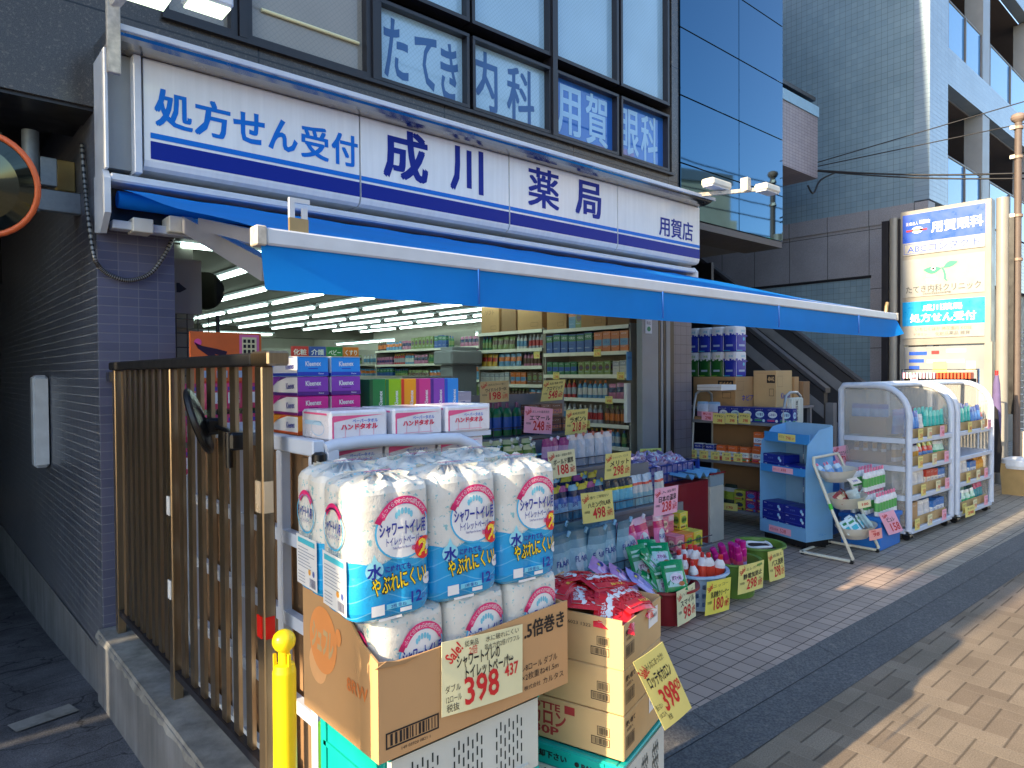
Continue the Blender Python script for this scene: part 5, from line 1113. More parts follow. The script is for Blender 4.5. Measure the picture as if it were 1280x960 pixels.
card('brown-yellow price card reading 198 at the left of the tiered stand', ((600, 477), (636, 475.5), (600, 504)), 3.78, mat('tan_card', (216, 190, 130), .7), pop('ワイドハイターEX', '198', '217', '衣料の汚れに強い', nh=.2))
card('yellow price card reading 548 in front of the inner shelves', ((680, 475.6), (707, 474), (675.6, 502)), 3.9, M_YEL, pop('アロマリッチ', '548', '602', '詰替用', nh=.22))
card('pink price card reading 248 standing on the top step', ((656, 507.5), (691, 511), (654.4, 540.6)), 3.66, M_PINK, pop('エマール', '248', '272', 'おしゃれ着用洗剤', nh=.22))
card('yellow price card reading 218 right of the pink one on the top step', ((708, 512.5), (735, 510.6), (706, 543.8)), 3.62, M_YEL, pop("ラボン's", '218', '239', '柔軟剤詰替', nh=.24))
card('yellow price card reading 188 half hidden by the toilet paper packs', ((684, 565), (718, 561), (687, 599)), 3.1, M_CREAM, pop('ボールド濃厚', '188', '206', '本体・詰替お買得', nh=.22))
card('yellow price card reading 298 with the word for merit on the second step', ((757, 567.5), (789, 563.5), (755.5, 600)), 3.14, M_YEL, pop('メリット', '298', '327', 'シャンプー リンス', nh=.24))
card('yellow price card reading 498 above the grey-blue pouches', ((725.6, 617), (765, 612), (729, 655)), 2.88, M_YEL, pop('ハミングFLAIR', '498', '547', '香り ご存知ない', nh=.2))
card('pink price card reading 238 above the bath salt boxes', ((818.5, 611), (847.8, 606), (817, 646)), 2.88, M_PINK, pop('日本の温泉', '238', '261', '入浴剤', nh=.24))
card('small green price card at the shop door beside the purple basket', ((800, 561), (826.5, 560), (801, 575)), 4.0, mat('green_card', (196, 214, 120), .7), [('快適ガード', .5, .4, .4, M_INK, .8, 0), ('Sale!', .14, .75, .3, M_RED, .2, .4), ('お買得', .6, .8, .2, M_INK, .4, 0)])
# ================================================================== tubs in the front row
def tub(label, x, y, r0, r1, h, m, group=None):
    t = thing('plastic_tub', label, 'tub', (x, y, .03), 0, group); g = MB()
    g.lathe([(r0*.98, 0), (r0, .004), (r1, h), (r1+.018, h+.002), (r1+.02, h-.012)], m, 36, cap=False); g.lathe([(r0-.004, .006), (r1-.006, h-.001), (r1+.004, h+.001)], m, 36, cap=False); g.build('wall', t)
    g = MB(); g.add([(r0*.985*math.cos(RD(a)), r0*.985*math.sin(RD(a)), .006) for a in range(0, 360, 12)], [tuple(range(30))], m); g.build('bottom', t)
    return t
M_REDT = mat('dark_red_plastic', (150, 34, 42), .4, var=.08); M_GRT = mat('olive_green_plastic', (104, 140, 56), .45, var=.07); M_LBT = mat('pale_blue_plastic', (170, 196, 222), .4, var=.05)
tub('dark red plastic tub full of green packets beside the tan cartons', 3.66, 2.67, .165, .205, .225, M_REDT)
t = thing('laundry_basket', 'pale blue perforated plastic basket full of white bottles with red caps', 'basket', (4.02, 2.63, .03))
g = MB(); n = 44
for j in range(8):
    z0, z1 = .01+j*.03, .04+j*.03; R0 = .135+.032*j/8; R1 = .135+.032*(j+1)/8
    for i in range(n):
        if j % 2 == 0 or i % 2 == 0 or j == 7:
            a, b = 2*math.pi*i/n, 2*math.pi*(i+1)/n
            g.add([(R0*math.cos(a)*1.12, R0*math.sin(a)*.95, z0), (R0*math.cos(b)*1.12, R0*math.sin(b)*.95, z0), (R1*math.cos(b)*1.12, R1*math.sin(b)*.95, z1), (R1*math.cos(a)*1.12, R1*math.sin(a)*.95, z1)], [(0, 1, 2, 3)], M_LBT)
g.lathe([(.163, .248), (.184, .252), (.188, .236), (.184, .235), (.166, .244)], M_LBT, 40, sx=1.12, sy=.95, cap=False); g.build('basket_wall', t)
g = MB(); g.lathe([(.134, .012), (.13, .013)], M_LBT, 40, sx=1.12, sy=.95); g.build('bottom', t)
tub('olive green plastic tub holding magenta spray cans', 4.43, 2.63, .14, .18, .25, M_GRT, 'olive green tubs in the front row')
tub('olive green plastic tub at the right end, holding dark goods with a white trim', 4.96, 2.73, .14, .185, .25, M_GRT, 'olive green tubs in the front row')
def dg(g, f, lev):
    g.rect(f, -.05, .055, -.07, .02, C(190, 226, 214), 10); lev[0] = .0012; g.disc(f, .01, -.02, .04, .034, C(236, 226, 232), 14); g.rect(f, -.05, .02, .045, .06, C(190, 226, 200), 8); lev[0] = .0026; g.text('スマイル', f, .01, -.02, .03, C(170, 60, 150), w=.06, bold=.05); g.disc(f, .035, -.055, .018, .014, C(190, 110, 60), 10)
GP = [pillow_me(.14, .19, .03, Cs(20, 150, 84), dg, s) for s in (31, 32, 33)]
for i in range(15):
    a = i*2.4; r = .05+.12*((i*37) % 10)/10; x, y = 3.64+r*math.cos(a), 2.67+r*math.sin(a)
    put(GP[i % 3], 'refill_packet', 'green foil packet heaped in the dark red tub', 'packet', 'green foil packets heaped in the dark red tub', (x, y, .29+.02*(i % 4)+.07*(y > 2.68)), rot=(RD(55+random.uniform(-18, 18)), RD(random.uniform(-12, 12)), RD(random.uniform(-40, 45))))
def dp(g, f, lev):
    g.rect(f, -.055, .0, -.08, .06, C(216, 196, 236), 8); g.disc(f, .02, .05, .028, .02, C(40, 50, 130), 12); lev[0] = .0016; g.disc(f, .0, .06, .014, .012, C(240, 214, 60), 10); g.text('つめかえ', f, .01, -.01, .03, M_NAVY, w=.06)
PK = [pillow_me(.16, .22, .04, Cs(206, 150, 206), dp, 35), pillow_me(.16, .22, .04, Cs(166, 160, 226), dp, 36)]
for k, (x, y, z, rz) in enumerate(((3.12, 2.70, .42, 30), (3.2, 2.62, .385, 42), (3.29, 2.56, .35, 52))): put(PK[k // 2], 'refill_pouch', ['uppermost pink refill pouch leaning left of the red tub', 'pink refill pouch in the middle of the three leaning by the red tub', 'lavender refill pouch leaning in front of the pink ones'][k], 'refill pouch', 'pink and lavender pouches leaning by the red tub', (x, y, z), rot=(RD(38), RD(-14), RD(rz)))
g = MB(); g.box(2.7, 3.36, 2.5, 2.84, .03, .31, M_CARDD, .004); g.box(2.71, 3.35, 2.51, 2.83, .311, .316, M_CARDI); tag(g.build('brown_carton'), 'closed brown carton under the leaning pink pouches', 'carton')
BC = bottle_me(.04, .21, C(236, 230, 226), C(214, 40, 44), C(226, 70, 44), .75)
k = 0
for (dx, dy, dz) in ((-.16, .06, .02), (-.09, .1, .03), (-.02, .12, .05), (.06, .1, .04), (.14, .06, .03), (-.12, -.04, -.01), (-.03, -.02, .02), (.06, -.04, .02), (.13, -.06, .0), (.0, .04, .06)):
    put(BC, 'cleaner_bottle', 'white cleaner bottle with a red cap standing among others in the pale blue basket', 'bottle', 'red-capped bottles in the pale blue basket', (4.02+dx*.8, 2.63+dy*.9, .17+dz), rot=(RD(random.uniform(-12, 6)), RD(random.uniform(-14, 14)), RD(random.uniform(-50, 50)))); k += 1
g = MB(); g.lathe([(.026, 0, C(190, 170, 220)), (.026, .08, C(230, 90, 120)), (.026, .12, C(206, 30, 140)), (.026, .17, C(206, 30, 140)), (.022, .18, C(190, 20, 130)), (.022, .225, C(190, 20, 130)), (.018, .23, M_INK)], M_INK, 14); SC = mesh_of(g, 'can')
for k in range(8): put(SC, 'spray_can', 'magenta spray can leaning to the left in the olive green tub, '+nth(k, 8), 'spray can', 'magenta spray cans in the olive green tub', (4.37+.022*k+.03*(k % 2), 2.66-.05*(k % 3)+.04*(k % 2), .16+.01*(k % 3)), rot=(RD(-12+4*(k % 3)), RD(-24+3*k), RD(10*k)))
g = MB(); g.lathe([(.15, 0), (.155, .02), (.1, .05), (0, .06)], mat('dark_cloth', (44, 30, 32), .9, bump=.5, bs=30), 24); g.tube([(.1*math.cos(RD(a)), .09*math.sin(RD(a)), .055+.006*math.sin(a)) for a in range(0, 361, 12)], .012, M_PW, 6, False); o = g.build('dark_mop_heads', loc=(4.96, 2.73, .21)); tag(o, 'dark goods with a beaded white trim inside the right olive tub', 'goods')
card('cream price card reading 98 on the rim of the dark red tub', ((845.6, 740), (868.5, 727.5), (847, 783.8)), 2.46, M_CREAM, pop('スマイル', '98', '107', 'ハミング', nh=.2))
card('yellow price card reading 180 on the pale blue basket', ((883.8, 727.5), (913.8, 721), (881, 770)), 2.45, mat('bright_yellow_card', (240, 224, 90), .7), pop('洗濯槽クリーナー', '180', '198', 'ニッコー', nh=.2))
card('yellow price card reading 298 on the left olive green tub', ((923.8, 707.5), (955, 699.5), (922, 743.8)), 2.44, M_YEL, pop('静電気防止', '298', '327', 'エレガード', nh=.2))
card('yellow price card reading 298 on the rightmost olive green tub', ((959.5, 690), (978.8, 685), (962, 727.5)), 2.53, M_YEL, pop('バス洗剤', '298', '327', '珪藻土', nh=.22))
g = MB(); p = W(822, 752, y=2.53); g.add([tuple(p+Vector(v)) for v in ((-.02, 0, .02), (.02, 0, .02), (.02, 0, -.14), (-.02, 0, -.12), (-.02, .002, .02), (.02, .002, .02), (.02, .002, -.14), (-.02, .002, -.12))], [(0, 3, 2, 1), (4, 5, 6, 7), (0, 1, 5, 4), (2, 3, 7, 6), (1, 2, 6, 5), (3, 0, 4, 7)], M_YEL); g.text('カテン', fnY(p.y-.002, p.x, p.z), 0, -.03, .03, M_INK, w=.03); tag(g.build('price_card'), 'yellow price card half hidden between the tan cartons and the red tub', 'price card', 'handwritten sale price cards')
# ================================================================== red bin, purple basket
rb = thing('umbrella_bag_stand', 'dark red upright box stand with a clear white end and blue paper on top', 'stand', (5.3, 3.7, .03))
M_REDM = mat('red_enamel', (140, 30, 34), .4, var=.08)
g = MB(); g.box(5.08, 5.55, 3.55, 3.86, .03, .62, M_REDM, .006); tpart(g, 'body', rb)
g = MB(); g.box(5.552, 5.78, 3.53, 3.84, .03, .55, mat('white_end', (206, 200, 184), .4, var=.08), .005); tpart(g, 'end_panel', rb)
g = MB(); g.box(5.552, 5.78, 3.53, 3.84, .551, .66, clear('clear_plastic', (190, 210, 220), .5), .004); g.box(5.54, 5.79, 3.52, 3.85, .661, .675, M_REDM); tpart(g, 'clear_window', rb)
g = MB()
for k in range(4):
    vs = []; x0 = 5.14+k*.14
    for i in range(7): vs += [(x0+.025*i, 3.52, .68+.03*math.sin(i*1.1+k)), (x0+.025*i, 3.84, .685+.03*math.sin(i*1.1+k+.6))]
    g.add(vs, [(2*i, 2*i+2, 2*i+3, 2*i+1) for i in range(6)], mat('blue_paper', (130, 190, 226), .5), True)
tag(g.build('paper_bag_sheaf'), 'crumpled pale blue paper sheets lying on the red stand', 'paper')
wb = thing('wire_basket', 'dark blue wire basket heaped with violet sachets by the shop door', 'basket', (5.0, 3.95, 0))
M_BW_ = mat('blue_wire', (30, 60, 150), .4, var=0)
g = MB()
for z in (.62, .7, .78): g.tube([(4.55, 3.7, z), (5.6, 3.7, z), (5.6, 4.15, z), (4.55, 4.15, z), (4.55, 3.7, z)], .008, M_BW_, 6)
for k in range(14): g.tube([(4.56+k*.08, 3.7, .4), (4.56+k*.08, 3.7, .78)], .005, M_BW_, 5)
for (a, b) in ((4.55, 3.7), (5.6, 3.7), (5.6, 4.15), (4.55, 4.15)): g.box(a-.015, a+.015, b-.015, b+.015, .03, .79, M_BW_)
tpart(g, 'wire_frame', wb)
SV = [pillow_me(.085, .075, .025, Cs(*c), (lambda g, f, lev: (g.disc(f, 0, 0, .022, .02, M_PW, 10), g.rect(f, -.03, .03, .018, .028, C(200, 60, 90), 4))), s) for s, c in ((41, (186, 176, 214)), (42, (214, 186, 220)), (43, (150, 140, 196)))]
for i in range(60):
    x = 4.62+.07*(i % 14); y = 3.74+.085*(i//14)+random.uniform(-.02, .02)
    put(SV[i % 3], 'sachet', 'violet sachet in the heap of the blue wire basket', 'sachet', 'violet sachets heaped in the blue wire basket', (x, y, .76+.03*math.sin((i % 14)/13*3.1)+.02*(i//14)), rot=(RD(random.uniform(-50, 40)), RD(random.uniform(-40, 40)), random.uniform(0, 6)))
g = MB(); g.box(4.58, 5.58, 3.73, 4.12, .42, .76, mat('violet_bulk', (150, 140, 186), .6, var=.4, vs_=30)); tpart(g, 'liner', wb)
# ================================================================== rack in the side alley (faces left)
rk = thing('steel_rack', 'pale steel trolley rack of boxed sanitary goods by the tiled pillar', 'rack', (6.7, 3.8, .03))
RX, R0, R1 = 6.45, 3.30, 4.33; M_TUBE2 = mat('grey_tube', (176, 180, 182), .35, .5, var=.05)
for y in (R0, R1):
    g = MB(); g.tube([(RX-.12, y, .08), (RX, y, .7), (RX+.04, y, 1.25), (RX+.08, y, 1.37), (RX+.16, y, 1.40), (RX+.3, y, 1.40), (RX+.38, y, 1.36), (RX+.4, y, 1.2), (RX+.4, y, .08)], .014, M_TUBE2, 8); tpart(g, 'end_frame', rk)
RZ = (.18, .676, 1.095)
for z in RZ:
    g = MB(); g.box(RX-.02, RX+.4, R0+.015, R1-.015, z-.03, z, M_SHELF, .003); tpart(g, 'shelf', rk)
g = MB(); g.box(RX+.385, RX+.395, R0+.02, R1-.02, .18, 1.2, M_CARDD); tpart(g, 'back_panel', rk)
L90 = -math.pi/2
SB_ = box_me(.135, .09, .15, C(26, 44, 140), C(224, 232, 240), C(210, 70, 120), 51, 1, 'しみない')
SB2 = box_me(.135, .09, .15, C(26, 44, 140), C(190, 224, 240), C(60, 150, 90), 52, 1, 'つけ置き')
for k in range(6): put((SB_, SB2)[k % 2], 'navy_box', 'navy boxed goods with an oval badge on the top rack shelf, %s' % nth(k, 6), 'box', 'navy boxes on the top rack shelf', (RX+.07, 3.96-.137*k, 1.096), L90)
LB = pouch_me(.15, .16, .08, [(0, Cs(206, 150, 180)), (.3, Cs(190, 206, 230)), (.8, Cs(150, 190, 226))], 61)
for k in range(2): put(LB, 'pouch', 'pale pink and blue pouch on the top rack shelf, %s' % nth(k, 2), 'pouch', None, (RX+.06, 4.23-.14*k, 1.13), L90)
g = MB(); g.box(RX-.005, RX+.12, 4.07, 4.3, 1.096, 1.128, M_CARDD, .003); tag(g.build('cardboard_tray'), 'low cardboard tray under the pale pouches of the top rack shelf', 'tray')
TB_ = [box_me(.105, .07, .16, C(226, 230, 234), C(30, 50, 150), C(120, 190, 226), 53, 2, 'センター'), box_me(.105, .07, .16, C(226, 110, 50), C(240, 240, 240), C(210, 50, 90), 54, 0, 'らじゅー'), box_me(.105, .07, .16, C(226, 110, 50), C(226, 236, 244), C(60, 150, 210), 55, 0, 'らじゅー'), box_me(.105, .07, .16, C(226, 110, 50), C(236, 244, 236), C(60, 160, 100), 56, 0, 'らじゅー')]
for k in range(7):
    i = (0, 0, 1, 2, 3, 1, 2)[k]; put(TB_[i], 'tissue_box', '%s topped box on the middle rack shelf, %s' % (('white and navy', 'orange')[i > 0], nth(k, 7)), 'box', 'white and orange boxes on the middle rack shelf', (RX+.05, 4.26-.137*k, .677), L90)
for k in range(2): put(TB_[2], 'tissue_box', 'orange topped box in the second layer, middle rack shelf, '+nth(k, 2), 'box', None, (RX+.05, 3.56-.12*k, .839), L90)
DG = [box_me(.12, .09, .1, C(150, 40, 110), C(60, 120, 200), C(230, 200, 60), 57, 1), box_me(.12, .09, .1, C(170, 170, 60), C(60, 60, 60), C(200, 60, 60), 58, 1)]
for k in range(4):
    for j in range(2): put(DG[0 if k < 3 else 1], 'pet_snack_box', 'magenta snack box on the bottom rack shelf, column %s, %s' % (['one', 'two', 'three', 'four'][k]+' from the right', ['lower', 'upper'][j]), 'box', 'snack boxes on the bottom rack shelf', (RX+.06, 3.38+.13*k, .181+.103*j), L90)
BGS = [pouch_me(.16, .24, .08, [(0, Cs(60, 70, 60)), (.3, Cs(150, 170, 60)), (.6, Cs(190, 190, 190)), (.8, Cs(50, 60, 50))], 63)]
for k in range(3): put(BGS[0], 'pet_food_bag', 'dark green bag on the bottom rack shelf, '+nth(k, 3), 'bag', 'dark green bags on the bottom rack shelf', (RX+.1, 4.24-.16*k, .181), L90)
for k in range(3):
    u = (891, 906.5, 923)[k]; card('small yellow price card on the top rack shelf edge, '+nth(k, 3), ((u, 516), (u+15, 517), (u, 529)), None, M_YEL, [('398', .6, .3, .4, M_RED, .4, 0), ('ナプキン', .5, .72, .25, M_INK, .7, 0)], 'small yellow cards on the rack', RX-.03)
card('small pink price card at the left end of the top rack shelf', ((877, 514), (891, 515), (877, 525)), None, M_PINK, [('298', .6, .3, .5, M_RED, .5, 0), ('軽い日', .5, .75, .28, M_RED, .7, 0)], 'small pink cards', RX-.03)
for k in range(5):
    u = 860+k*14.2; card('small yellow price card on the middle rack shelf edge, '+nth(k, 5), ((u, 561.5+k*1.2), (u+11, 562.5+k*1.2), (u, 572+k*1.2)), None, M_YEL, [('258', .6, .3, .4, M_RED, .4, 0), ('ガード', .5, .72, .25, M_INK, .6, 0)], 'small yellow cards on the rack', RX-.03)
card('yellow price card on the bottom rack shelf edge beside the red stand', ((903, 628), (922, 630), (903, 637)), None, M_YEL, [('170', .5, .4, .5, M_RED, .4, 0)], 'small yellow cards on the rack', RX-.03)
# cartons and paper rolls piled behind the rack
def carton(label, x0, x1, y0, y1, z0, z1, m, t1=None, t2=None, name='carton', group='brown cartons piled behind the rack'):
    g = MB(); g.box(x0, x1, y0, y1, z0, z1, m, .004); l = lambda a, b: (x0-.001, y1-a, b); f = fnY(y0-.001); d = y1-y0; w = x1-x0; h = z1-z0
    g.rect(l, .0+d*.0, d, z1-.03, z1-.028, M_CARDD)
    if t1: g.rect(l, d*.6, d*.95, z1-h*.34, z1-h*.12, M_INK); g.text(t1, lambda a, b: (x0-.002, y1-a, b), d*.78, z1-h*.23, h*.16, m, w=d*.28, bold=.04); g.frame(l, d*.7, d*.9, z0+h*.3, z0+h*.5, .004, M_INK)
    if t2: g.text(t2, f, x0+w*.6, z0+h*.3, h*.22, M_NAVY, w=w*.6, bold=.02); g.frame(f, x0+w*.08, x0+w*.4, z0+h*.55, z0+h*.85, .003, M_CARDD)
    return tag(g.build(name), label, 'carton', group)
g = MB(); g.box(6.95, 8.1, 3.75, 4.8, 1.18, 1.205, M_SHELF); g.box(6.96, 7.0, 3.77, 3.81, .03, 1.18, M_SHELF); g.box(8.05, 8.09, 3.77, 3.81, .03, 1.18, M_SHELF); g.box(6.96, 7.0, 4.74, 4.78, .03, 1.18, M_SHELF); g.box(8.05, 8.09, 4.74, 4.78, .03, 1.18, M_SHELF); tag(g.build('storage_table'), 'grey storage table carrying cartons behind the steel rack', 'table')
carton('brown carton under the blue and green kitchen paper packs', 7.0, 7.44, 4.13, 4.68, 1.206, 1.552, M_CARD, 'E444', 'ネピア')
carton('brown carton with black lettering and blue script, right of the kitchen paper packs', 7.37, 7.74, 3.84, 4.12, 1.206, 1.62, M_CARD2, '48442', 'Kleenex')
carton('small tan carton right of the carton with blue script', 7.76, 7.87, 3.82, 4.0, 1.206, 1.546, M_CARD)
carton('dark open carton at the right end of the storage table', 7.9, 8.06, 3.78, 3.98, 1.206, 1.49, M_CARDD)
carton('white parcel tray lying left of the cartons behind the rack', 6.5, 6.8, 4.0, 4.3, 1.41, 1.47, M_WPAP)
def paper_me(a, b, seed):
    g = MB(); n = 24; w, d, h = .24, .165, .285
    def ringp(z, k): return [((abs(math.cos(q))**.4*math.copysign(1, math.cos(q)))*w/2*k, (abs(math.sin(q))**.4*math.copysign(1, math.sin(q)))*d/2*k, z) for q in [2*math.pi*i/n for i in range(n)]]
    zs = [(0, .94, a), (.01, 1, a), (h*.64, 1, M_PW), (h*.7, 1, M_PW), (h-.012, 1, M_PW), (h, .9, M_PW)]
    rr = [ringp(z, k) for z, k, _ in zs]
    for j in range(5): g.add(rr[j]+rr[j+1], [(i, (i+1) % n, n+(i+1) % n, n+i) for i in range(n)], zs[j][2], True)
    g.add(rr[-1], [tuple(range(n))], M_PW)
    for f, q in ((fnY(-d/2-.001), w/2), (lambda x, z: (-w/2-.001, -x, z), d/2)):
        for k in range(6): x = -q*.86+k*q*.34; g.add([f(x-q*.17, h*.60), f(x+q*.17, h*.60), f(x+q*.17, h*(.68+.05*math.sin(k*2+seed))), f(x-q*.17, h*(.68+.05*math.sin(k*2+1+seed)))], [(0, 1, 2, 3)], a)
        g.rect(f, -q*.9, q*.1, h*.02, h*.05, b); g.rect(f, -q*.5, q*.5, h*.2, h*.28, M_PALE); g.rect(f, -q*.97, -q*.91, .005, h*.95, M_PW); g.text('消臭', f, q*.2, h*.82, .03, b, w=q*.7)
    g.disc(fnY(-d/2-.0016), .04, h*.5, .02, .02, b)
    return mesh_of(g, 'paper')
PB, PGn = paper_me(C(28, 50, 170), C(70, 190, 220), 1), paper_me(C(24, 100, 40), C(120, 190, 60), 2)
for k in range(4):
    for j in range(2):
        gr = (j == 0 and k > 0)
        put(PGn if gr else PB, 'kitchen_paper_pack', '%s kitchen paper pack in the %s layer on the brown carton, %s' % (('blue', 'green')[gr], ('lower', 'upper')[j], nth(k, 4, 'from the right')), 'paper pack', 'kitchen paper packs on the brown carton', (7.15, 4.22+.165*k, 1.553+.288*j), RD(random.uniform(-2, 2)))
g = MB()
for k in range(7): g.box(6.53+k*.035, 6.56+k*.035, 3.24, 3.26, 1.10, 1.34, M_WCR, .004)
g.box(6.52, 6.79, 3.261, 3.285, 1.09, 1.35, M_WCR); g.text('取扱注意', lambda a, b: (6.63+b, 3.238, 1.22-a), 0, 0, .05, M_INK, w=.2); tag(g.build('foam_slab'), 'ribbed pale foam slab standing inside the end frame of the rack', 'foam slab')
# ================================================================== blue cardboard stand
bs = thing('cardboard_stand', 'pale blue cardboard display stand with navy boxes on two shelves', 'display stand', (5.9, 2.8, .03), RD(-16.7))
M_PBC = mat('blue_card', (120, 176, 222), .55, var=.05); M_BBC = mat('bright_blue_card', (52, 140, 218), .5, var=.05); M_PBI = mat('blue_card_inside', (140, 182, 212), .6, var=.05)
sw, sdp, sh = .54, .33, 1.12
sil = [(0, .08), (sdp, .08), (sdp, 1.09), (.16, 1.06), (.02, .93), (0, .70)]
for y in (0, sw-.008):
    g = MB(); g.prism(sil, 1, y, y+.008, M_PBC); o = g.build('side_panel', bs)
g = MB(); g.box(sdp-.008, sdp, .009, sw-.009, .08, 1.10, M_PBI); g.build('back_panel', bs)
for z, x0 in ((.14, .004), (.66, .006), (.94, .05)):
    g = MB(); g.box(x0, sdp-.009, .009, sw-.009, z-.01, z, M_PBI); g.box(x0-.004, x0+.002, .009, sw-.009, z-.01 if z > .2 else .08, z+(.06 if z < .9 else .08), M_BBC if z > .2 else M_PBC)
    if z < .2: g.box(-.0042, -.002, .01, sw-.01, .09, .19, M_PBC)
    g.build('shelf', bs)
g = MB(); g.box(.03, sdp-.02, .03, sw-.03, .02, .07, M_BLACK)
for a in (.05, sdp-.05):
    for b in (.06, sw-.06): g.lathe([(.025, -.012), (.025, .012)], M_BLACK, 10, (a, b, .012))
g.build('dolly', bs)
g = MB(); g.text('ブルー', lambda a, b: (.1+a, -.001, .13+b), .1, .0, .03, M_BBC, w=.1); g.build('lettering', bs)
NB = box_me(.24, .14, .07, C(20, 34, 140), None, None, 71)
def nb():
    g = MB(); w, d, h = .25, .2, .074; g.box(-w/2, w/2, -d/2, d/2, 0, h, C(18, 34, 140), .002); f = fnY(-d/2-.0008); f2 = fnY(-d/2-.0016)
    g.disc(f, .07, .045, .014, .016, C(150, 206, 236)); g.disc(f, .085, .024, .012, .014, C(206, 226, 240)); g.text('メガネ', f, -.03, .04, .02, C(120, 150, 210), w=.06); g.text('●●', f, -.09, .06, .008, M_PW, w=.03); g.rect(f, -w/2+.006, w/2-.006, .004, .007, C(70, 90, 190)); return mesh_of(g, 'navy')
NBM = nb(); lm = Matrix.Translation((5.9, 2.8, .03)) @ Matrix.Rotation(RD(-16.7), 4, 'Z')
for j in range(3):
    for k in range(2): put(NBM, 'navy_box', 'navy lens wipe box on the bottom shelf of the blue stand, %s layer, %s' % (ORD[j], ('right', 'left')[k]), 'box', 'navy boxes on the blue stand', lm @ Vector((.115, .135+.262*k, .142+.076*j)), L90-RD(16.7))
for j in range(2):
    for k in range(2):
        if not (j == 1 and k == 0): put(NBM, 'navy_box', 'navy lens wipe box on the upper shelf of the blue stand, %s layer, %s' % (ORD[j], ('right', 'left')[k]), 'box', 'navy boxes on the blue stand', lm @ Vector((.13, .15+.255*k, .662+.076*j)), L90-RD(16.7))
def lcard(label, y0, y1, z0, z1, m, its, x=-.006):
    g = MB(); g.add([lm @ Vector(p) for p in ((x, y1, z0), (x, y0, z0), (x, y0, z1), (x, y1, z1), (x+.001, y1, z0), (x+.001, y0, z0), (x+.001, y0, z1), (x+.001, y1, z1))], [(0, 1, 2, 3), (5, 4, 7, 6), (0, 4, 5, 1), (3, 2, 6, 7), (1, 5, 6, 2), (4, 0, 3, 7)], m)
    f = lambda a, b: tuple(lm @ Vector((x-.0012, y1-a, z0+b)))
    for t, a, b, h, mm, w in its: g.text(t, f, a*(y1-y0), b*(z1-z0), h*(z1-z0), mm, w=w*(y1-y0))
    return tag(g.build('price_card'), label, 'price card', 'handwritten sale price cards')
lcard('yellow price strip on the top tray of the blue stand', .16, .36, .945, 1.01, M_YEL, [('798', .6, .45, .7, M_RED, .28), ('ネスカフェ', .2, .6, .4, M_INK, .3), ('877', .88, .4, .4, M_RED, .14)], .044)
lcard('pink price strip on the upper shelf of the blue stand', .14, .38, .66, .71, M_PINK, [('498', .55, .5, .8, M_RED, .25), ('鼻セレブ', .2, .5, .4, M_RED, .3)])
lcard('pink price strip at the foot of the blue stand', .16, .42, .1, .16, M_PINK, [('538', .65, .5, .8, M_RED, .26), ('限定お買得', .25, .5, .4, M_RED, .36)], -.008)
# ================================================================== three-tier basket stand
bk = thing('basket_stand', 'leaning white tubular stand with three oval baskets of small goods', 'display stand', (6.05, 2.5, .03))
M_CRT = mat('cream_tube', (216, 212, 194), .4, var=.08)
for x in (5.80, 6.33):
    g = MB(); g.tube([(x+.03 if x < 6 else x-.03, 2.70, .87), (x, 2.685, .82), (x, 2.52, .42), (x, 2.36, .07), (x, 2.38, .05), (x, 2.80, .05)], .013, M_CRT, 8); tpart(g, 'side_frame', bk)
g = MB(); g.tube([(5.83, 2.70, .87), (6.30, 2.70, .87)], .013, M_CRT, 8); tpart(g, 'cross_tube', bk)
g = MB(); g.tube([(5.80, 2.8, .05), (6.33, 2.8, .05)], .013, M_CRT, 8); tpart(g, 'cross_tube', bk)
for x in (5.80, 6.33):
    for y in (2.37, 2.78):
        g = MB(); g.tube([(x-.01, y, .045), (x+.01, y, .045)], .018, M_BLACK, 10); tpart(g, 'caster', bk)
g = MB(); g.tube([(5.80, 2.55, .5), (5.80, 2.535, .455)], .016, C(60, 190, 60), 8); tpart(g, 'green_clip', bk)
BK = ((2.60, .66), (2.52, .44), (2.44, .20))
M_BASK = clear('basket_clear', (214, 208, 190), .75, .3)
for k, (y, z) in enumerate(BK):
    g = MB(); g.lathe([(.14, 0), (.19, .04), (.235, .1), (.245, .105), (.24, .095)], M_BASK, 28, (6.06, y, z), 1, .6, cap=False); g.lathe([(.14, .002), (.001, .004)], M_BASK, 28, (6.06, y, z), 1, .6, cap=False); tpart(g, 'basket', bk)
PB2 = bottle_me(.028, .15, C(190, 216, 236), C(226, 130, 160), C(120, 170, 226)); SCH = pillow_me(.09, .12, .015, Cs(206, 226, 232), (lambda g, f, lev: (g.rect(f, -.03, .03, -.04, .0, C(60, 170, 190), 4), g.rect(f, -.03, .03, .02, .04, C(60, 140, 90), 4))), 81); SCR = pillow_me(.09, .1, .02, Cs(150, 60, 60), (lambda g, f, lev: g.rect(f, -.03, .03, -.02, .02, C(214, 190, 150), 4)), 82)
for k in range(5): put(PB2, 'small_bottle', 'pink-capped pale blue bottle lying in the top basket', 'bottle', 'pink-capped bottles in the top basket', (5.92+.065*k, 2.62-.02*(k % 2), .70), rot=(RD(-30), RD(-25+6*k), RD(20*k)))
for k in range(8): put(SCR if k < 4 else SCH, 'sachet', ('dark red sachet in the middle basket', 'white and teal sachet in the middle basket')[k > 3], 'sachet', ('dark red sachets in the middle basket', 'white sachets in the middle basket')[k > 3], (5.9+.05*(k % 4)+.1*(k > 3), 2.51-.05*(k > 3), .54+.01*(k % 3)), rot=(RD(40+10*(k % 3)), RD(-20+9*k), RD(25*k)))
for k in range(11): put(SCH, 'sachet', 'white and teal sachet in the lowest basket', 'sachet', 'white and teal sachets in the lowest basket', (5.89+.034*k, 2.44-.03*(k % 2), .31+.012*(k % 3)), rot=(RD(55), RD(-20+4*k), RD(-20+9*k)))
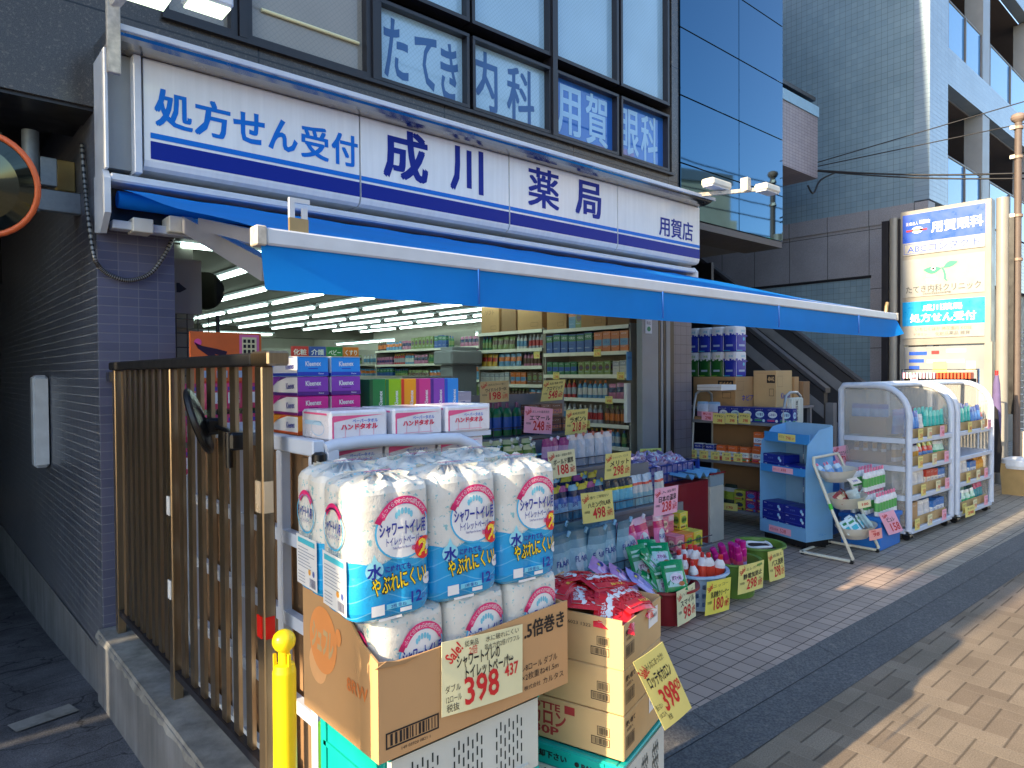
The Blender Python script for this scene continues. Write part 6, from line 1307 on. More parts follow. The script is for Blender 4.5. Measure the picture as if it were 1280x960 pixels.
card('white card clipped to the rim of the top basket', ((1058, 599), (1070, 596), (1066, 606)), 2.44, M_WPAP, [('298', .5, .5, .4, M_BB, .5, 0)], 'cards on the basket stand')
card('small cream card on the rim of the middle basket', ((1072, 627), (1088, 624), (1073, 636)), 2.36, M_CREAM, [('100', .5, .5, .5, M_RED, .5, 0)], 'cards on the basket stand')
card('pink card on the rim of the lowest basket', ((1086, 663), (1102, 659.5), (1087, 676)), 2.29, mat('salmon_card', (250, 170, 160), .7), [('98', .5, .5, .5, M_RED, .5, 0), ('Sale', .3, .85, .2, M_RED, .3, 0)], 'cards on the basket stand')
card('pink price card above the basket stand in front of navy packs', ((1040, 559), (1059, 556), (1047, 583)), 2.9, M_PINK, [('738', .55, .3, .5, M_RED, .5, 0), ('クロスワイド', .5, .62, .26, M_INK, .8, 0), ('Sale', .2, .85, .25, M_RED, .3, .5)])
card('pink tilted price card reading 158 beside the blue crate', ((1098, 642), (1117, 637), (1111, 669)), 2.34, M_PINK, [('158', .6, .3, .5, M_RED, .6, 0), ('ピュレ', .5, .66, .24, M_INK, .5, 0), ('Sale', .25, .85, .2, M_RED, .3, .3)])
bc = thing('blue_crate', 'blue plastic crate on the ground between basket stand and white carts', 'crate', (6.6, 2.55, .03))
M_BCR = mat('blue_plastic', (34, 112, 196), .4, var=.08)
g = MB(); g.box(6.36, 6.83, 2.36, 2.7, .03, .32, M_BCR, .01); tpart(g, 'body', bc)
g = MB(); g.box(6.345, 6.845, 2.345, 2.715, .29, .33, M_BCR, .006); tpart(g, 'rim', bc)
WBm = bottle_me(.034, .2, C(226, 226, 226), C(230, 130, 160), C(90, 170, 90))
for j in range(3):
    for k in range(7): put(WBm, 'detergent_bottle', 'white pink-capped bottle on the blue crate, lower layer, %s row, %s' % (['front', 'middle', 'back'][j], nth(k, 7)), 'bottle', 'white bottles with pink caps on the blue crate', (6.4+.064*k, 2.40+.1*j, .335))
    for k in range(7):
        if j > 0: put(WBm, 'detergent_bottle', 'white pink-capped bottle on the blue crate, upper layer, %s row, %s' % (['front', 'middle', 'back'][j], nth(k, 7)), 'bottle', 'white bottles with pink caps, upper layer', (6.4+.064*k, 2.40+.1*j, .537))
NVP = box_me(.1, .08, .15, C(40, 66, 150), C(210, 216, 226), None, 83, 2)
for k in range(2):
    for j in range(5): put(NVP, 'navy_pack', 'navy and silver pack piled behind the basket stand, %s layer, %s' % (ORD[j], ('left', 'right')[k]), 'pack', 'navy packs piled behind the basket stand', (6.35+.12*k, 2.98, .03+.155*j+.2), 0)
g = MB(); g.box(6.28, 6.6, 2.92, 3.1, .03, .229, M_CARDD, .004); tag(g.build('carton'), 'brown carton under the pile of navy packs', 'carton')
g = MB(); g.box(6.62, 6.82, 2.9, 3.1, .03, .8, M_BCR, .01); tag(g.build('blue_container'), 'tall blue plastic container behind the basket stand', 'container')
# ================================================================== the two white carts on the right
def white_cart(x0, yf, label, seed):
    L, D, H = 1.06, .64, 1.44
    t = thing('white_display_cart', label, 'display cart', (x0, yf, .03), RD(-2.), 'white display carts right of the blue stand')
    for x in (0, L):
        g = MB(); pts = [(x, D, .1), (x, D, H-.04), (x, D-.03, H)]+[(x, D-.06-(D-.36)*i/3, H) for i in range(4)]+[(x, .30-.28*math.sin(RD(a)), H-.28+.28*math.cos(RD(a))) for a in range(15, 91, 15)]+[(x, .02, .1)]
        g.tube(pts, .03, M_CARTW, 8); g.build('end_frame', t)
        g = MB(); g.prism([(D-.02, .13), (D-.02, H-.03)]+[(.30-.26*math.sin(RD(a)), H-.29+.26*math.cos(RD(a))) for a in range(0, 91, 15)]+[(.035, .13)], 0, x-.003, x+.003, M_POLY); g.build('clear_end', t)
    for z in (.115, .42, .69, .95):
        g = MB(); g.box(.03, L-.03, .0, .03, z-.045, z, M_CARTW, .004); g.box(.03, L-.03, .031, D, z-.02, z-.004, M_CARTW)
        for x in (0, L): g.box(x-.014, x+.014, .05, D-.03, z-.045, z, M_CARTW)
        g.build('shelf', t)
    g = MB(); g.box(.03, L-.03, D-.012, D-.004, .13, H-.05, M_POLY); g.build('back_sheet', t)
    g = MB(); g.tube([(0, D-.06, H), (L, D-.06, H)], .028, M_CARTW, 8); g.tube([(0, .30, H-.002), (L, .30, H-.002)], .02, M_CARTW, 8); g.build('top_rail', t)
    for x in (.06, L-.06):
        for y in (.06, D-.06):
            g = MB(); g.tube([(x-.018, y, .035), (x+.018, y, .035)], .036, M_BLACK, 14); g.box(x-.024, x+.024, y-.02, y+.02, .05, .075, M_STEEL); g.box(x+.02, x+.028, y-.05, y+.01, .02, .05, M_CHROME); g.build('caster', t)
    return t, Matrix.Translation((x0, yf, .03)) @ Matrix.Rotation(RD(-2.), 4, 'Z')
WBN = bottle_me(.035, .17, C(226, 226, 230), C(30, 44, 110), C(200, 150, 60)); TLB = pouch_me(.09, .2, .06, [(0, Cs(60, 120, 80)), (.3, Cs(60, 190, 180)), (.75, Cs(110, 214, 200))], 91); BLB = pouch_me(.1, .2, .06, [(0, Cs(40, 100, 190)), (.3, Cs(90, 150, 220)), (.7, Cs(30, 80, 180))], 92)
PKC = pouch_me(.08, .2, .06, [(0, Cs(60, 150, 160)), (.6, Cs(214, 80, 130)), (.8, Cs(190, 60, 110))], 93); MIX = pouch_me(.12, .17, .06, [(0, Cs(226, 226, 230)), (.3, Cs(90, 140, 200)), (.5, Cs(226, 80, 70)), (.7, Cs(200, 210, 90))], 94); WHP = pouch_me(.14, .17, .08, [(0, Cs(226, 222, 220)), (.5, Cs(206, 206, 210)), (.8, Cs(236, 236, 236))], 95)
RDP = box_me(.09, .06, .16, C(200, 60, 40), C(240, 230, 210), None, 96, 0); ORB = bottle_me(.03, .17, C(226, 150, 40), C(236, 170, 60), C(236, 180, 80)); BLP = box_me(.09, .06, .15, C(60, 120, 190), C(230, 236, 240), None, 97, 0)
GNP = pouch_me(.14, .15, .08, [(0, Cs(60, 170, 120)), (.5, Cs(190, 230, 210)), (.8, Cs(230, 236, 232))], 98)
M_TRAY = mat('display_tray', (190, 160, 112), .85, var=.1, vs_=5)
def stock(mtx, which, plan):
    for (z, lay, what) in plan:
        nm = ('bottom', 'lower middle', 'upper middle', 'top')[[.115, .42, .69, .95].index(z)]
        x = .06; k = 0
        for (me, nme, colr, n, dx) in lay:
            for i in range(n):
                for r in range(2): put(me, nme, '%s, %s, %s row, %s shelf, %s cart' % (colr.replace('bottles', 'bottle').replace('pouches', 'pouch').replace('boxes', 'box').replace('cartons', 'carton'), nth(i, n), ('front', 'back')[r], nm, which), nme.replace('_', ' '), '%s on the %s cart shelf' % (colr, nm), mtx @ Vector((x+dx*(i+.5), .085+.1*r, z+.012+.02*r)), RD(-2+random.uniform(-6, 6)), sc=(1.06, 1.06, random.uniform(1.08, 1.2)))
            g = MB(); g.box(x, x+dx*n-.01, .034, .042, z+.001, z+.085, M_TRAY); g.box(x, x+dx*n-.01, .0425, .5, z+.001, z+.008, M_TRAY); o = g.build('cardboard_tray'); o.matrix_world = mtx
            tag(o, 'tray under the %s, %s shelf, %s cart' % (colr, nm, which), 'tray')
            m = (M_YEL, M_CREAM, M_PINK, M_CREAM)[k % 4]; cx = x+dx*n*.5; g = MB(); f = lambda a, b: (cx+a, .0315-b*.1, z+.0+b)
            g.box(cx-.055, cx+.055, -.003, -.0015, z-.02, z+.085, m); g.text(random.choice(('298', '348', '498', '178', '258')), fnY(-.0045), cx+.01, z+.02, .055, M_RED, w=.065); g.text(word(4, k+int(z*100)), fnY(-.0045), cx, z+.062, .025, M_INK, w=.08)
            o = g.build('price_card'); o.matrix_world = mtx; tag(o, 'price card before the %s, %s shelf, %s cart' % (colr, nm, which), 'price card', 'price cards on the white carts')
            x += dx*n; k += 1
ca, ma_ = white_cart(6.92, 2.30, 'left white display cart with curved frame and clear ends, in half shade', 1)
stock(ma_, 'left', [(.95, [(BLB, 'refill_pouch', 'blue refill pouches', 3, .1), (WHP, 'pouch', 'white and blue pouches', 1, .14), (TLB, 'refill_pouch', 'teal refill pouches', 5, .1)], 0), (.69, [(WBN, 'bottle', 'white bottles with navy caps', 4, .075), (MIX, 'pouch', 'colourful pouches', 3, .13), (GNP, 'pouch', 'green pouches', 2, .12)], 0), (.42, [(WHP, 'pouch', 'white pouches', 3, .15), (RDP, 'box', 'red boxes', 3, .095), (BLP, 'box', 'blue boxes', 2, .095)], 0), (.115, [(box_me(.14, .12, .2, M_CARD, None, None, 99), 'carton', 'brown cartons', 1, .16), (WHP, 'pouch', 'pale pouches', 3, .15), (BLP, 'box', 'small blue boxes', 3, .095)], 0)])
for k in range(6): put(PKC, 'refill_pouch', 'pink topped pouch behind the teal ones, left cart, '+nth(k, 6), 'refill pouch', 'pink topped pouches on the left cart', ma_ @ Vector((.42+.095*k, .3, 1.0)), 0)
for k, (z, lab, m) in enumerate(((.955, 'brown carton on the top shelf seen through the clear end of the left cart', M_CARDD), (.695, 'long tan carton on the upper middle shelf behind the clear end of the left cart', M_CARD), (.425, 'pale carton on the lower middle shelf behind the clear end of the left cart', M_WCR))):
    g = MB(); g.box(.04, .32, .24, .58, z+.012, z+(.18, .11, .22)[k], m, .004); o = g.build('carton'); o.matrix_world = ma_; tag(o, lab, 'carton')
for k in range(4): put(WBN, 'bottle', 'white bottle behind the clear end of the left cart, '+nth(k, 4), 'bottle', 'white bottles behind the clear end', ma_ @ Vector((.1, .28+.085*k, .805)), 0, sc=.8)
for k in range(4): put(BLB, 'refill_pouch', 'blue pouch behind the clear end of the left cart, '+nth(k, 4), 'refill pouch', 'blue pouches behind the clear end', ma_ @ Vector((.12, .29+.085*k, 1.08)), L90, sc=.9)
cb2, mb_ = white_cart(8.08, 2.24, 'right white display cart with curved frame, its top in sunlight', 2)
stock(mb_, 'right', [(.95, [(TLB, 'refill_pouch', 'turquoise pouches', 5, .1), (BLB, 'refill_pouch', 'blue pouches', 3, .1), (MIX, 'pouch', 'mixed pouches', 1, .13)], 0), (.42, [(WHP, 'pouch', 'white pouches', 3, .14), (BLP, 'box', 'blue boxes', 2, .095), (ORB, 'bottle', 'orange bottles', 5, .062)], 0), (.115, [(BLP, 'box', 'blue boxes', 2, .095), (GNP, 'pouch', 'pale green pouches', 3, .15), (PKC, 'refill_pouch', 'pink pouches', 3, .085)], 0)])
card('yellow price card hanging off the bottom shelf of the right white cart', ((1206, 634), (1218, 630), (1207, 647)), 2.19, M_YEL, [('298', .5, .35, .4, M_RED, .6, 0), ('ティシュ', .5, .75, .25, M_INK, .6, 0)], 'price cards on the white carts')
# ================================================================== clothes rail, bins and mesh rack at the right edge
cr = thing('clothes_rail', 'rail of dark hanging leggings with orange tags in front of the pylon sign', 'clothes rail', (10.2, 3.0, .03))
g = MB(); g.tube([(10.2, 2.62, .03), (10.2, 2.62, 1.62), (10.2, 3.5, 1.62), (10.2, 3.5, .03)], .016, M_CHROME, 8); tpart(g, 'frame', cr)
M_LEG = mat('black_knit', (26, 24, 28), .9, bump=.3, bs=80)
for k in range(20):
    y = 3.44-.04*k; g = MB(); g.box(10.08+random.uniform(-.02, .02), 10.32, y-.009, y+.009, .95, 1.5, M_LEG, .005); p = tpart(g, 'hanging_leggings', cr)
    g = MB(); g.box(10.06, 10.2, y-.012, y+.012, 1.5, 1.58, C(226, 90, 50) if k > 9 else M_PINK if k % 3 == 0 else M_WPAP, .003); g.build('paper_tag', p)
card('pink card hanging at the left end of the clothes rail', ((1138, 469), (1147, 468), (1138, 478)), None, M_PINK, [('98', .5, .5, .5, M_RED, .6, 0)], 'cards on the clothes rail', 10.0)
pp = thing('folded_parasol', 'violet folded fabric hanging beside the right steel pole of the pylon sign', 'parasol', (10.6, 2.5, .03))
g = MB(); g.lathe([(.02, .5), (.05, .7), (.055, 1.0), (.04, 1.42), (.02, 1.55)], mat('violet_cloth', (100, 88, 132), .8, var=.15, vs_=12), 12, (10.6, 2.52, 0), .8, 1.); tpart(g, 'cloth', pp)
g = MB(); g.tube([(10.6, 2.52, 1.54), (10.6, 2.52, 1.6)], .02, M_RED, 8); tpart(g, 'tip', pp)
g = MB(); g.lathe([(.06, .3), (.08, .6), (.03, 1.1), (.0, 1.15)], M_LEG, 10, (10.45, 2.5, 0), .7, 1); tag(g.build('hanging_dark_cloth'), 'dark cloth hanging under the violet fabric by the pole', 'cloth')
bn = thing('waste_bin', 'tan plastic bin with a white bag over its rim by the pole', 'bin', (10.6, 2.28, .03))
g = MB(); g.prism([(2.14, .03), (2.42, .03), (2.45, .42), (2.11, .42)], 0, 10.45, 10.75, mat('tan_bin', (170, 140, 90), .5)); tpart(g, 'body', bn)
g = MB(); g.lathe([(.21, .36), (.22, .4), (.2, .47), (.1, .5), (0, .5)], mat('white_bag', (226, 228, 230), .35, bump=.6, bs=20), 14, (10.6, 2.28, 0), .85, .9); tpart(g, 'bag', bn)
mg = thing('mesh_rack', 'white wire mesh rack on a pale base at the right edge', 'rack', (12.2, 2.3, 0))
g = MB()
for k in range(15): g.tube([(12.2, 2.0, .75+k*.1), (12.2, 2.62, .75+k*.1)], .009, M_WHITE, 6)
for k in range(4): g.tube([(12.2, 2.05+k*.17, .7), (12.2, 2.05+k*.17, 2.2)], .011, M_WHITE, 6)
tpart(g, 'mesh', mg)
g = MB(); g.box(12.1, 12.3, 1.95, 2.62, .02, .72, mat('pale_base', (206, 196, 176), .6), .01); tpart(g, 'base', mg)
# ================================================================== inside the shop
CL = [(176, 50, 50), (40, 80, 150), (50, 110, 70), (196, 160, 60), (196, 196, 190), (176, 110, 140), (96, 72, 56), (90, 140, 176), (200, 110, 50), (120, 140, 80), (30, 38, 84), (150, 158, 166)]
rs_ = random.Random(4)
def goods(kind, seed, cols):
    a, b = cols
    if kind == 'box': return box_me(.085, .06, .15, C(*a), C(*b), None, seed, seed % 3)
    if kind == 'tallbox': return box_me(.11, .06, .22, C(*a), C(*b), None, seed, seed % 3)
    if kind == 'bottle': return bottle_me(.032, .2, C(*a), C(*b), C(*CL[(seed*5) % 12]))
    return pouch_me(.1, .17, .05, [(0, Cs(*a)), (.4, Cs(*b)), (.7, Cs(*a))], seed)
LIB = {}
def lib(kind, seed):
    k = (kind, seed % 9)
    if k not in LIB: LIB[k] = goods(kind, seed % 9+100, (CL[(seed*7) % 12], CL[(seed*5+3) % 12]))
    return LIB[k]
M_PRICE = mat('price_strip', (226, 224, 206), .4, var=.05)
def wall_shelf(label, x, y0, y1, zs, depth, sname):
    t = thing('wall_shelf', label, 'shelf', (x, y0, .05), 0, 'white shelves along the right wall')
    for z in zs:
        g = MB(); g.box(x, x+depth, y0, y1, z-.022, z, M_SHELF, .002); g.box(x-.006, x-.0002, y0, y1, z-.034, z+.006, M_PRICE); p = tpart(g, 'board', t)
    g = MB(); g.box(x+depth, x+depth+.02, y0, y1, .05, zs[-1]+.3, M_IW); tpart(g, 'back_panel', t)
    for y in (y0, y1): g = MB(); g.box(x+.02, x+depth, y-.008, y+.008, .05, zs[-1]+.02, M_IW); tpart(g, 'side_panel', t)
    return t
PLACE = ('lowest', 'second lowest', 'third lowest', 'fourth lowest', 'fifth lowest', 'sixth lowest', 'topmost')
CNAME = {0: 'red', 1: 'blue', 2: 'green', 3: 'yellow', 4: 'white', 5: 'pink', 6: 'brown', 7: 'light blue', 8: 'orange', 9: 'lime', 10: 'navy', 11: 'grey'}
def fill(x, y0, y1, z, gap, zi, where, seed0, kinds=('box', 'bottle', 'pouch', 'tallbox')):
    y = y1-.06; s = seed0; run = 0
    while y > y0+.06:
        kind = rs_.choice([k for k in kinds if not (k == 'tallbox' and gap < .2)] or ['box']); s += 1; n = rs_.randint(3, 6); me = lib(kind, s)
        w = {'box': .093, 'tallbox': .118, 'bottle': .072, 'pouch': .108}[kind]; hh = {'box': .15, 'tallbox': .22, 'bottle': .2, 'pouch': .17}[kind]
        k = min(1., gap/hh*.92); col = CNAME[(s % 9*7) % 12]
        for i in range(n):
            if y < y0+.06: break
            put(me, {'box': 'product_box', 'tallbox': 'product_box', 'bottle': 'product_bottle', 'pouch': 'product_pouch'}[kind], '%s %s of the %s run, %s board, %s' % (col, {'box': 'box', 'tallbox': 'tall box', 'bottle': 'bottle', 'pouch': 'pouch'}[kind], ORD[min(run, 19)], PLACE[zi], where), {'tallbox': 'box'}.get(kind, kind), 'goods on the %s board of the %s' % (PLACE[zi], where), (x+.06, y, z+.001), L90+RD(rs_.uniform(-3, 3)), sc=(k, k, k*rs_.uniform(.94, 1.02)))
            y -= w*k*rs_.uniform(1., 1.04)
        run += 1; y -= .02
ZA = [.83, 1.06, 1.33, 1.585, 1.83, 2.10]
wall_shelf('white wall shelf nearest the street at the right side of the shop', 5.58, 4.5, 5.75, ZA, .42, 'near shelf')
for i, z in enumerate(ZA[:-1]): fill(5.58, 4.5, 5.75, z, ZA[i+1]-z-.03, i, 'near wall shelf', 10+i*5, (('box', 'bottle'), ('bottle',), ('bottle', 'pouch'), ('box',), ('tallbox',))[i])
ZB = [.75, 1.0, 1.25, 1.47, 1.69, 1.90, 2.12]
wall_shelf('second white wall shelf, deeper in the shop', 5.60, 5.80, 7.0, ZB, .42, 'second shelf')
for i, z in enumerate(ZB[:-1]): fill(5.60, 5.80, 7.0, z, ZB[i+1]-z-.03, i, 'second wall shelf', 60+i*5)
def scarton(label, y0, y1, z0, z1, m, txt=None, x=5.62):
    g = MB(); g.box(x, x+.36, y0, y1, z0, z1, m, .004); l = lambda a, b: (x-.001, y1-a, b); d = y1-y0
    if txt: g.text(txt, l, d*.5, z1-.08, .07, M_CARDD, w=d*.5, bold=.03)
    g.frame(l, d*.55, d*.85, z0+.04, z0+.09, .005, M_CARDD); return tag(g.build('carton'), label, 'carton', 'brown cartons on top of the wall shelves')
for k, (a, b, h, m, tx) in enumerate(((4.52, 4.82, .22, M_CARDD, None), (4.84, 5.2, .26, M_CARD, 'ビオレ'), (5.42, 5.74, .34, M_CARD, 'エルモア'))): scarton('brown carton on top of the near wall shelf, '+nth(k, 3, 'from the street'), a, b, 2.101, 2.101+h, m, tx)
for k, (a, b, h, m, tx) in enumerate(((5.82, 6.25, .36, M_CARD, None), (6.28, 6.55, .3, M_CARDD, None), (6.6, 6.95, .34, M_CARD, 'ソフト'))): scarton('brown carton on top of the second wall shelf, '+nth(k, 3, 'from the street'), a, b, 2.121, 2.121+h, m, tx)
for k in range(2): put(lib('tallbox', k*2+1), 'product_box', ('green', 'red')[k]+' tall pack between the cartons on top of the near wall shelf', 'box', None, (5.66, 5.34-.1*k, 2.101), L90)
g = MB(); g.box(5.50, 5.56, 4.46, 4.5, 1.1, 1.5, M_WPAP); g.box(5.49, 5.57, 4.452, 4.459, 1.53, 1.82, C(120, 180, 226)); g.text('お知らせ', fnY(4.45), 5.53, 1.76, .03, M_NAVY, w=.06); tag(g.build('notice_sheets'), 'blue and white notice sheets at the street end of the near wall shelf', 'notice')
ZC = [.9, 1.2, 1.5, 1.78, 2.05]
for q, (a, b) in enumerate(((7.0, 9.3), (9.4, 12.0))):
    wall_shelf('%s white wall shelf run, far inside the shop' % ('third', 'fourth')[q], 7.0, a, b, ZC, .45, 'far shelf')
    for i, z in enumerate(ZC): fill(7.0, a, b, z, .26, i, ('third wall shelf', 'fourth wall shelf')[q], 120+i*7+q*40)
g = MB(); g.box(5.2, 5.6, 7.02, 7.28, .05, 1.95, M_GREYP, .01); g.box(5.1, 5.6, 6.9, 7.3, 1.72, 1.9, M_GREYP, .02); tag(g.build('cooler_cabinet'), 'grey cabinet with a rounded header between the wall shelves', 'cabinet')
# island shelves
def island(label, x0, x1, y0, y1, zs, where, seed, both=True):
    t = thing('island_shelf', label, 'shelf', ((x0+x1)/2, y0, .05), 0, 'island shelves in the middle of the shop')
    g = MB(); g.box((x0+x1)/2-.01, (x0+x1)/2+.01, y0, y1, .05, zs[-1]+.25, M_IW); tpart(g, 'centre_panel', t)
    for z in zs:
        g = MB(); g.box(x0, x1, y0, y1, z-.022, z, M_IW); g.box(x0-.005, x0-.0002, y0, y1, z-.034, z+.006, M_PRICE); tpart(g, 'board', t)
    g = MB(); g.box(x0+.03, x1-.03, y0-.015, y0-.0005, .05, zs[-1]+.24, M_IW); tpart(g, 'end_panel', t)
    for i, z in enumerate(zs): fill(x0, y0, y1, z, .22, i, where, seed+i*6)
island('island shelf of small packets in the middle of the shop', 3.9, 4.6, 6.2, 8.4, [.8, 1.08, 1.34], 'middle island shelf', 200)
island('island shelf left of the middle, behind the tissue boxes', 2.5, 3.2, 6.4, 8.6, [.8, 1.1, 1.38], 'left island shelf', 260)
island('back island shelf near the rear of the shop', 3.2, 3.9, 9.6, 12.2, [1.1, 1.4, 1.66], 'back island shelf', 320)
M_SIL = mat('silver_sheet', (150, 166, 176), .3, .5, bump=.4, bs=12)
g = MB(); n = 8; vv = [(2.5+.75*i/n, 6.36, 1.42+.14*abs(math.sin(i*1.4))+.16) for i in range(n+1)]; g.add([(a, b, 1.36) for a, b, c in vv]+vv+[(a, 6.9, c) for a, b, c in vv], [(i, i+1, n+2+i, n+1+i) for i in range(n)]+[(n+1+i, n+2+i, 2*n+3+i, 2*n+2+i) for i in range(n)], M_SIL, True); tag(g.build('wrapped_bale'), 'silver wrapped bale with a teal top behind the tissue boxes', 'bale')
def rear_shelf(label, x0, x1, y, zs, where, seed):
    t = thing('rear_shelf', label, 'shelf', ((x0+x1)/2, y, .05), 0, 'shelves across the back of the shop')
    g = MB(); g.box(x0, x1, y+.4, y+.42, .05, zs[-1]+.3, M_IW); tpart(g, 'back_panel', t)
    for i, z in enumerate(zs):
        g = MB(); g.box(x0, x1, y, y+.4, z-.022, z, M_SHELF); g.box(x0, x1, y-.006, y-.0002, z-.034, z+.006, M_PRICE); tpart(g, 'board', t)
        x = x0+.06; s = seed+i*7; run = 0
        while x < x1-.06:
            kind = rs_.choice(('box', 'bottle', 'pouch', 'tallbox')); s += 1; me = lib(kind, s); w = {'box': .093, 'tallbox': .118, 'bottle': .072, 'pouch': .108}[kind]; col = CNAME[(s % 9*7) % 12]
            for q in range(rs_.randint(3, 6)):
                if x > x1-.06: break
                put(me, 'product_'+kind.replace('tall', ''), '%s %s of the %s run, %s board, %s' % (col, kind.replace('tallbox', 'tall box'), ORD[min(run, 19)], PLACE[i], where), kind.replace('tall', ''), 'goods on the %s board of the %s' % (PLACE[i], where), (x, y+.06, z+.001), RD(rs_.uniform(-4, 4)), sc=(1, 1, rs_.uniform(.9, 1.05))); x += w
            run += 1; x += .02
    return t
rear_shelf('long shelf across the shop behind the colourful tissue packs', 4.3, 7.4, 12.3, [1.25, 1.55, 1.8], 'long rear shelf', 500)
rear_shelf('low shelf across the shop nearer the street', 3.6, 5.0, 8.9, [.95, 1.22, 1.5], 'low cross shelf', 540)
for k in range(7):
    y = 4.6+.16*k+.3*(k > 3); z = (1.585, 1.33, 1.83, 1.06)[k % 4]; g = MB(); l = lambda a, b: (5.568, y+.05-a, z-.05+b); g.box(5.5695, 5.5715, y-.05, y+.05, z-.05, z+.03, M_YEL); g.text(('298', '498', '178', '980')[k % 4], l, .055, .03, .045, M_RED, w=.06); g.text(word(4, k+70), l, .05, .065, .02, M_INK, w=.07); tag(g.build('shelf_card'), 'small yellow price card on the near wall shelf edge, %s from the street' % ORD[k], 'price card', 'yellow cards on the near wall shelf')
# paper-goods blocks behind the cart
for k in range(1):
    for j in range(3): put(box_me(.19, .12, .12, C(190, 186, 206), C(214, 210, 226), C(150, 140, 180), 400+k, 0) if (k, j) == (0, 0) else LIB['pale'], 'tissue_block', 'pale lilac paper block behind the tissue row, column %s, layer %s' % (['one', 'two', 'three'][k], ['one', 'two', 'three'][j]), 'paper block', 'pale lilac paper blocks', (2.17+.2*k, 2.95, 1.15+.125*j)) if (k, j) != (0, 0) else LIB.__setitem__('pale', put(box_me(.19, .12, .12, C(190, 186, 206), C(214, 210, 226), C(150, 140, 180), 400, 0), 'tissue_block', 'pale lilac paper block behind the tissue row, column one, layer one', 'paper block', 'pale lilac paper blocks', (2.17, 2.95, 1.15)).data)
g = MB(); g.box(2.06, 2.28, 2.87, 3.05, .03, 1.148, M_SHELF, .004); tag(g.build('grey_plinth'), 'grey plinth under the pale lilac paper blocks', 'plinth')
# left front corner inside the shop
wg = thing('wire_grid_panel', 'wire grid panel with hooks on the inner pier behind the fence', 'rack', (1.4, 4.66, 1.5))
M_WGR = mat('grid_wire', (90, 88, 84), .5, .4, var=0)
g = MB()
for k in range(6): g.tube([(1.21, 4.62, 1.52+.09*k), (1.56, 4.62, 1.52+.09*k)], .004, M_WGR, 5); g.tube([(1.22+.065*k, 4.622, 1.5), (1.22+.065*k, 4.622, 2.0)], .004, M_WGR, 5)
tpart(g, 'grid', wg)
g = MB(); g.tube([(1.53, 4.60, 1.3), (1.53, 4.60, 2.0)], .014, M_BLACK, 8); tpart(g, 'post', wg)
g = MB(); g.box(1.21, 1.43, 4.59, 4.61, 2.0, 2.34, M_IW); f = fnY(4.588); g.add([f(a, b) for a, b in ((1.22, 2.22), (1.25, 2.25), (1.27, 2.23), (1.25, 2.21))], [(0, 1, 2, 3)], M_INK); g.rect(f, 1.22, 1.27, 2.14, 2.18, M_INK); g.rect(f, 1.28, 1.3, 2.13, 2.19, M_INK); g.add([f(1.3, 2.13), f(1.34, 2.155), f(1.3, 2.185)], [(0, 1, 2)], M_INK); g.rect(f, 1.22, 1.26, 2.1, 2.115, M_INK); tag(g.build('wall_poster'), 'pale poster with a small black drawing beside the tiled pillar', 'poster')
cmr = thing('shop_mirror', 'dark round security mirror inside the shop beside the pale poster', 'mirror', (1.5, 4.75, 2.17))
g = MB(); g.lathe([(.0, -.05), (.07, -.035), (.115, -.008), (.125, 0), (.12, .01), (0, .012)], mat('dark_mirror', (70, 70, 66), .08, .9, var=0), 28); o = g.build('disc', cmr); o.rotation_euler = (RD(90), 0, RD(-35))
bd = thing('display_board', 'orange display board with a dark leggings picture behind the fence', 'sign', (1.35, 4.1, 1.6))
g = MB(); g.box(1.2, 1.6, 4.06, 4.08, 1.42, 1.86, mat('orange_board', (226, 110, 50), .5, var=.1)); tpart(g, 'board', bd)
g = MB(); f = fnY(4.058); g.add([f(a, b) for a, b in ((1.22, 1.80), (1.26, 1.78), (1.34, 1.765), (1.40, 1.75), (1.39, 1.72), (1.33, 1.735), (1.36, 1.70), (1.34, 1.69), (1.28, 1.735), (1.24, 1.765))], [tuple(range(10))[::-1]], mat('dark_purple', (44, 20, 50), .5)); g.rect(f, 1.47, 1.585, 1.72, 1.85, C(226, 120, 170)); g.rect(fnY(4.0565), 1.485, 1.57, 1.735, 1.835, M_CREAM)
for k in range(3):
    for j in range(3): g.rect(fnY(4.0550), 1.492+.025*k, 1.508+.025*k, 1.742+.03*j, 1.762+.03*j, M_INK)
g.disc(f, 1.43, 1.68, .025, .02, C(60, 150, 190)); g.disc(f, 1.24, 1.8, .02, .02, C(236, 90, 160))
for k in range(3): g.rect(f, 1.24+.1*k, 1.3+.1*k, 1.60, 1.64, M_PALE); g.rect(f, 1.23+.1*k, 1.31+.1*k, 1.48, 1.58, M_RED)
tpart(g, 'print', bd)
HK = pillow_me(.1, .14, .02, Cs(206, 70, 110), (lambda g, f, lev: (g.rect(f, -.03, .03, -.04, .02, M_PW, 4), g.rect(f, -.03, .03, .03, .05, C(90, 60, 160), 4))), 84)
for k in range(12): put(HK, 'hanging_packet', 'pink packet hanging behind the fence, row %s, %s' % (['one', 'two', 'three'][k // 4], nth(k % 4, 4)), 'packet', 'pink packets hanging behind the fence', (1.14+.11*(k % 4), 3.86, 1.5-.17*(k // 4)), rot=(RD(88), 0, RD(random.uniform(-8, 8))))
g = MB(); g.box(1.1, 1.62, 3.5, 3.84, .03, 1.1, M_CARTW, .01); tag(g.build('white_counter'), 'white counter behind the fence under the pink packets', 'counter')
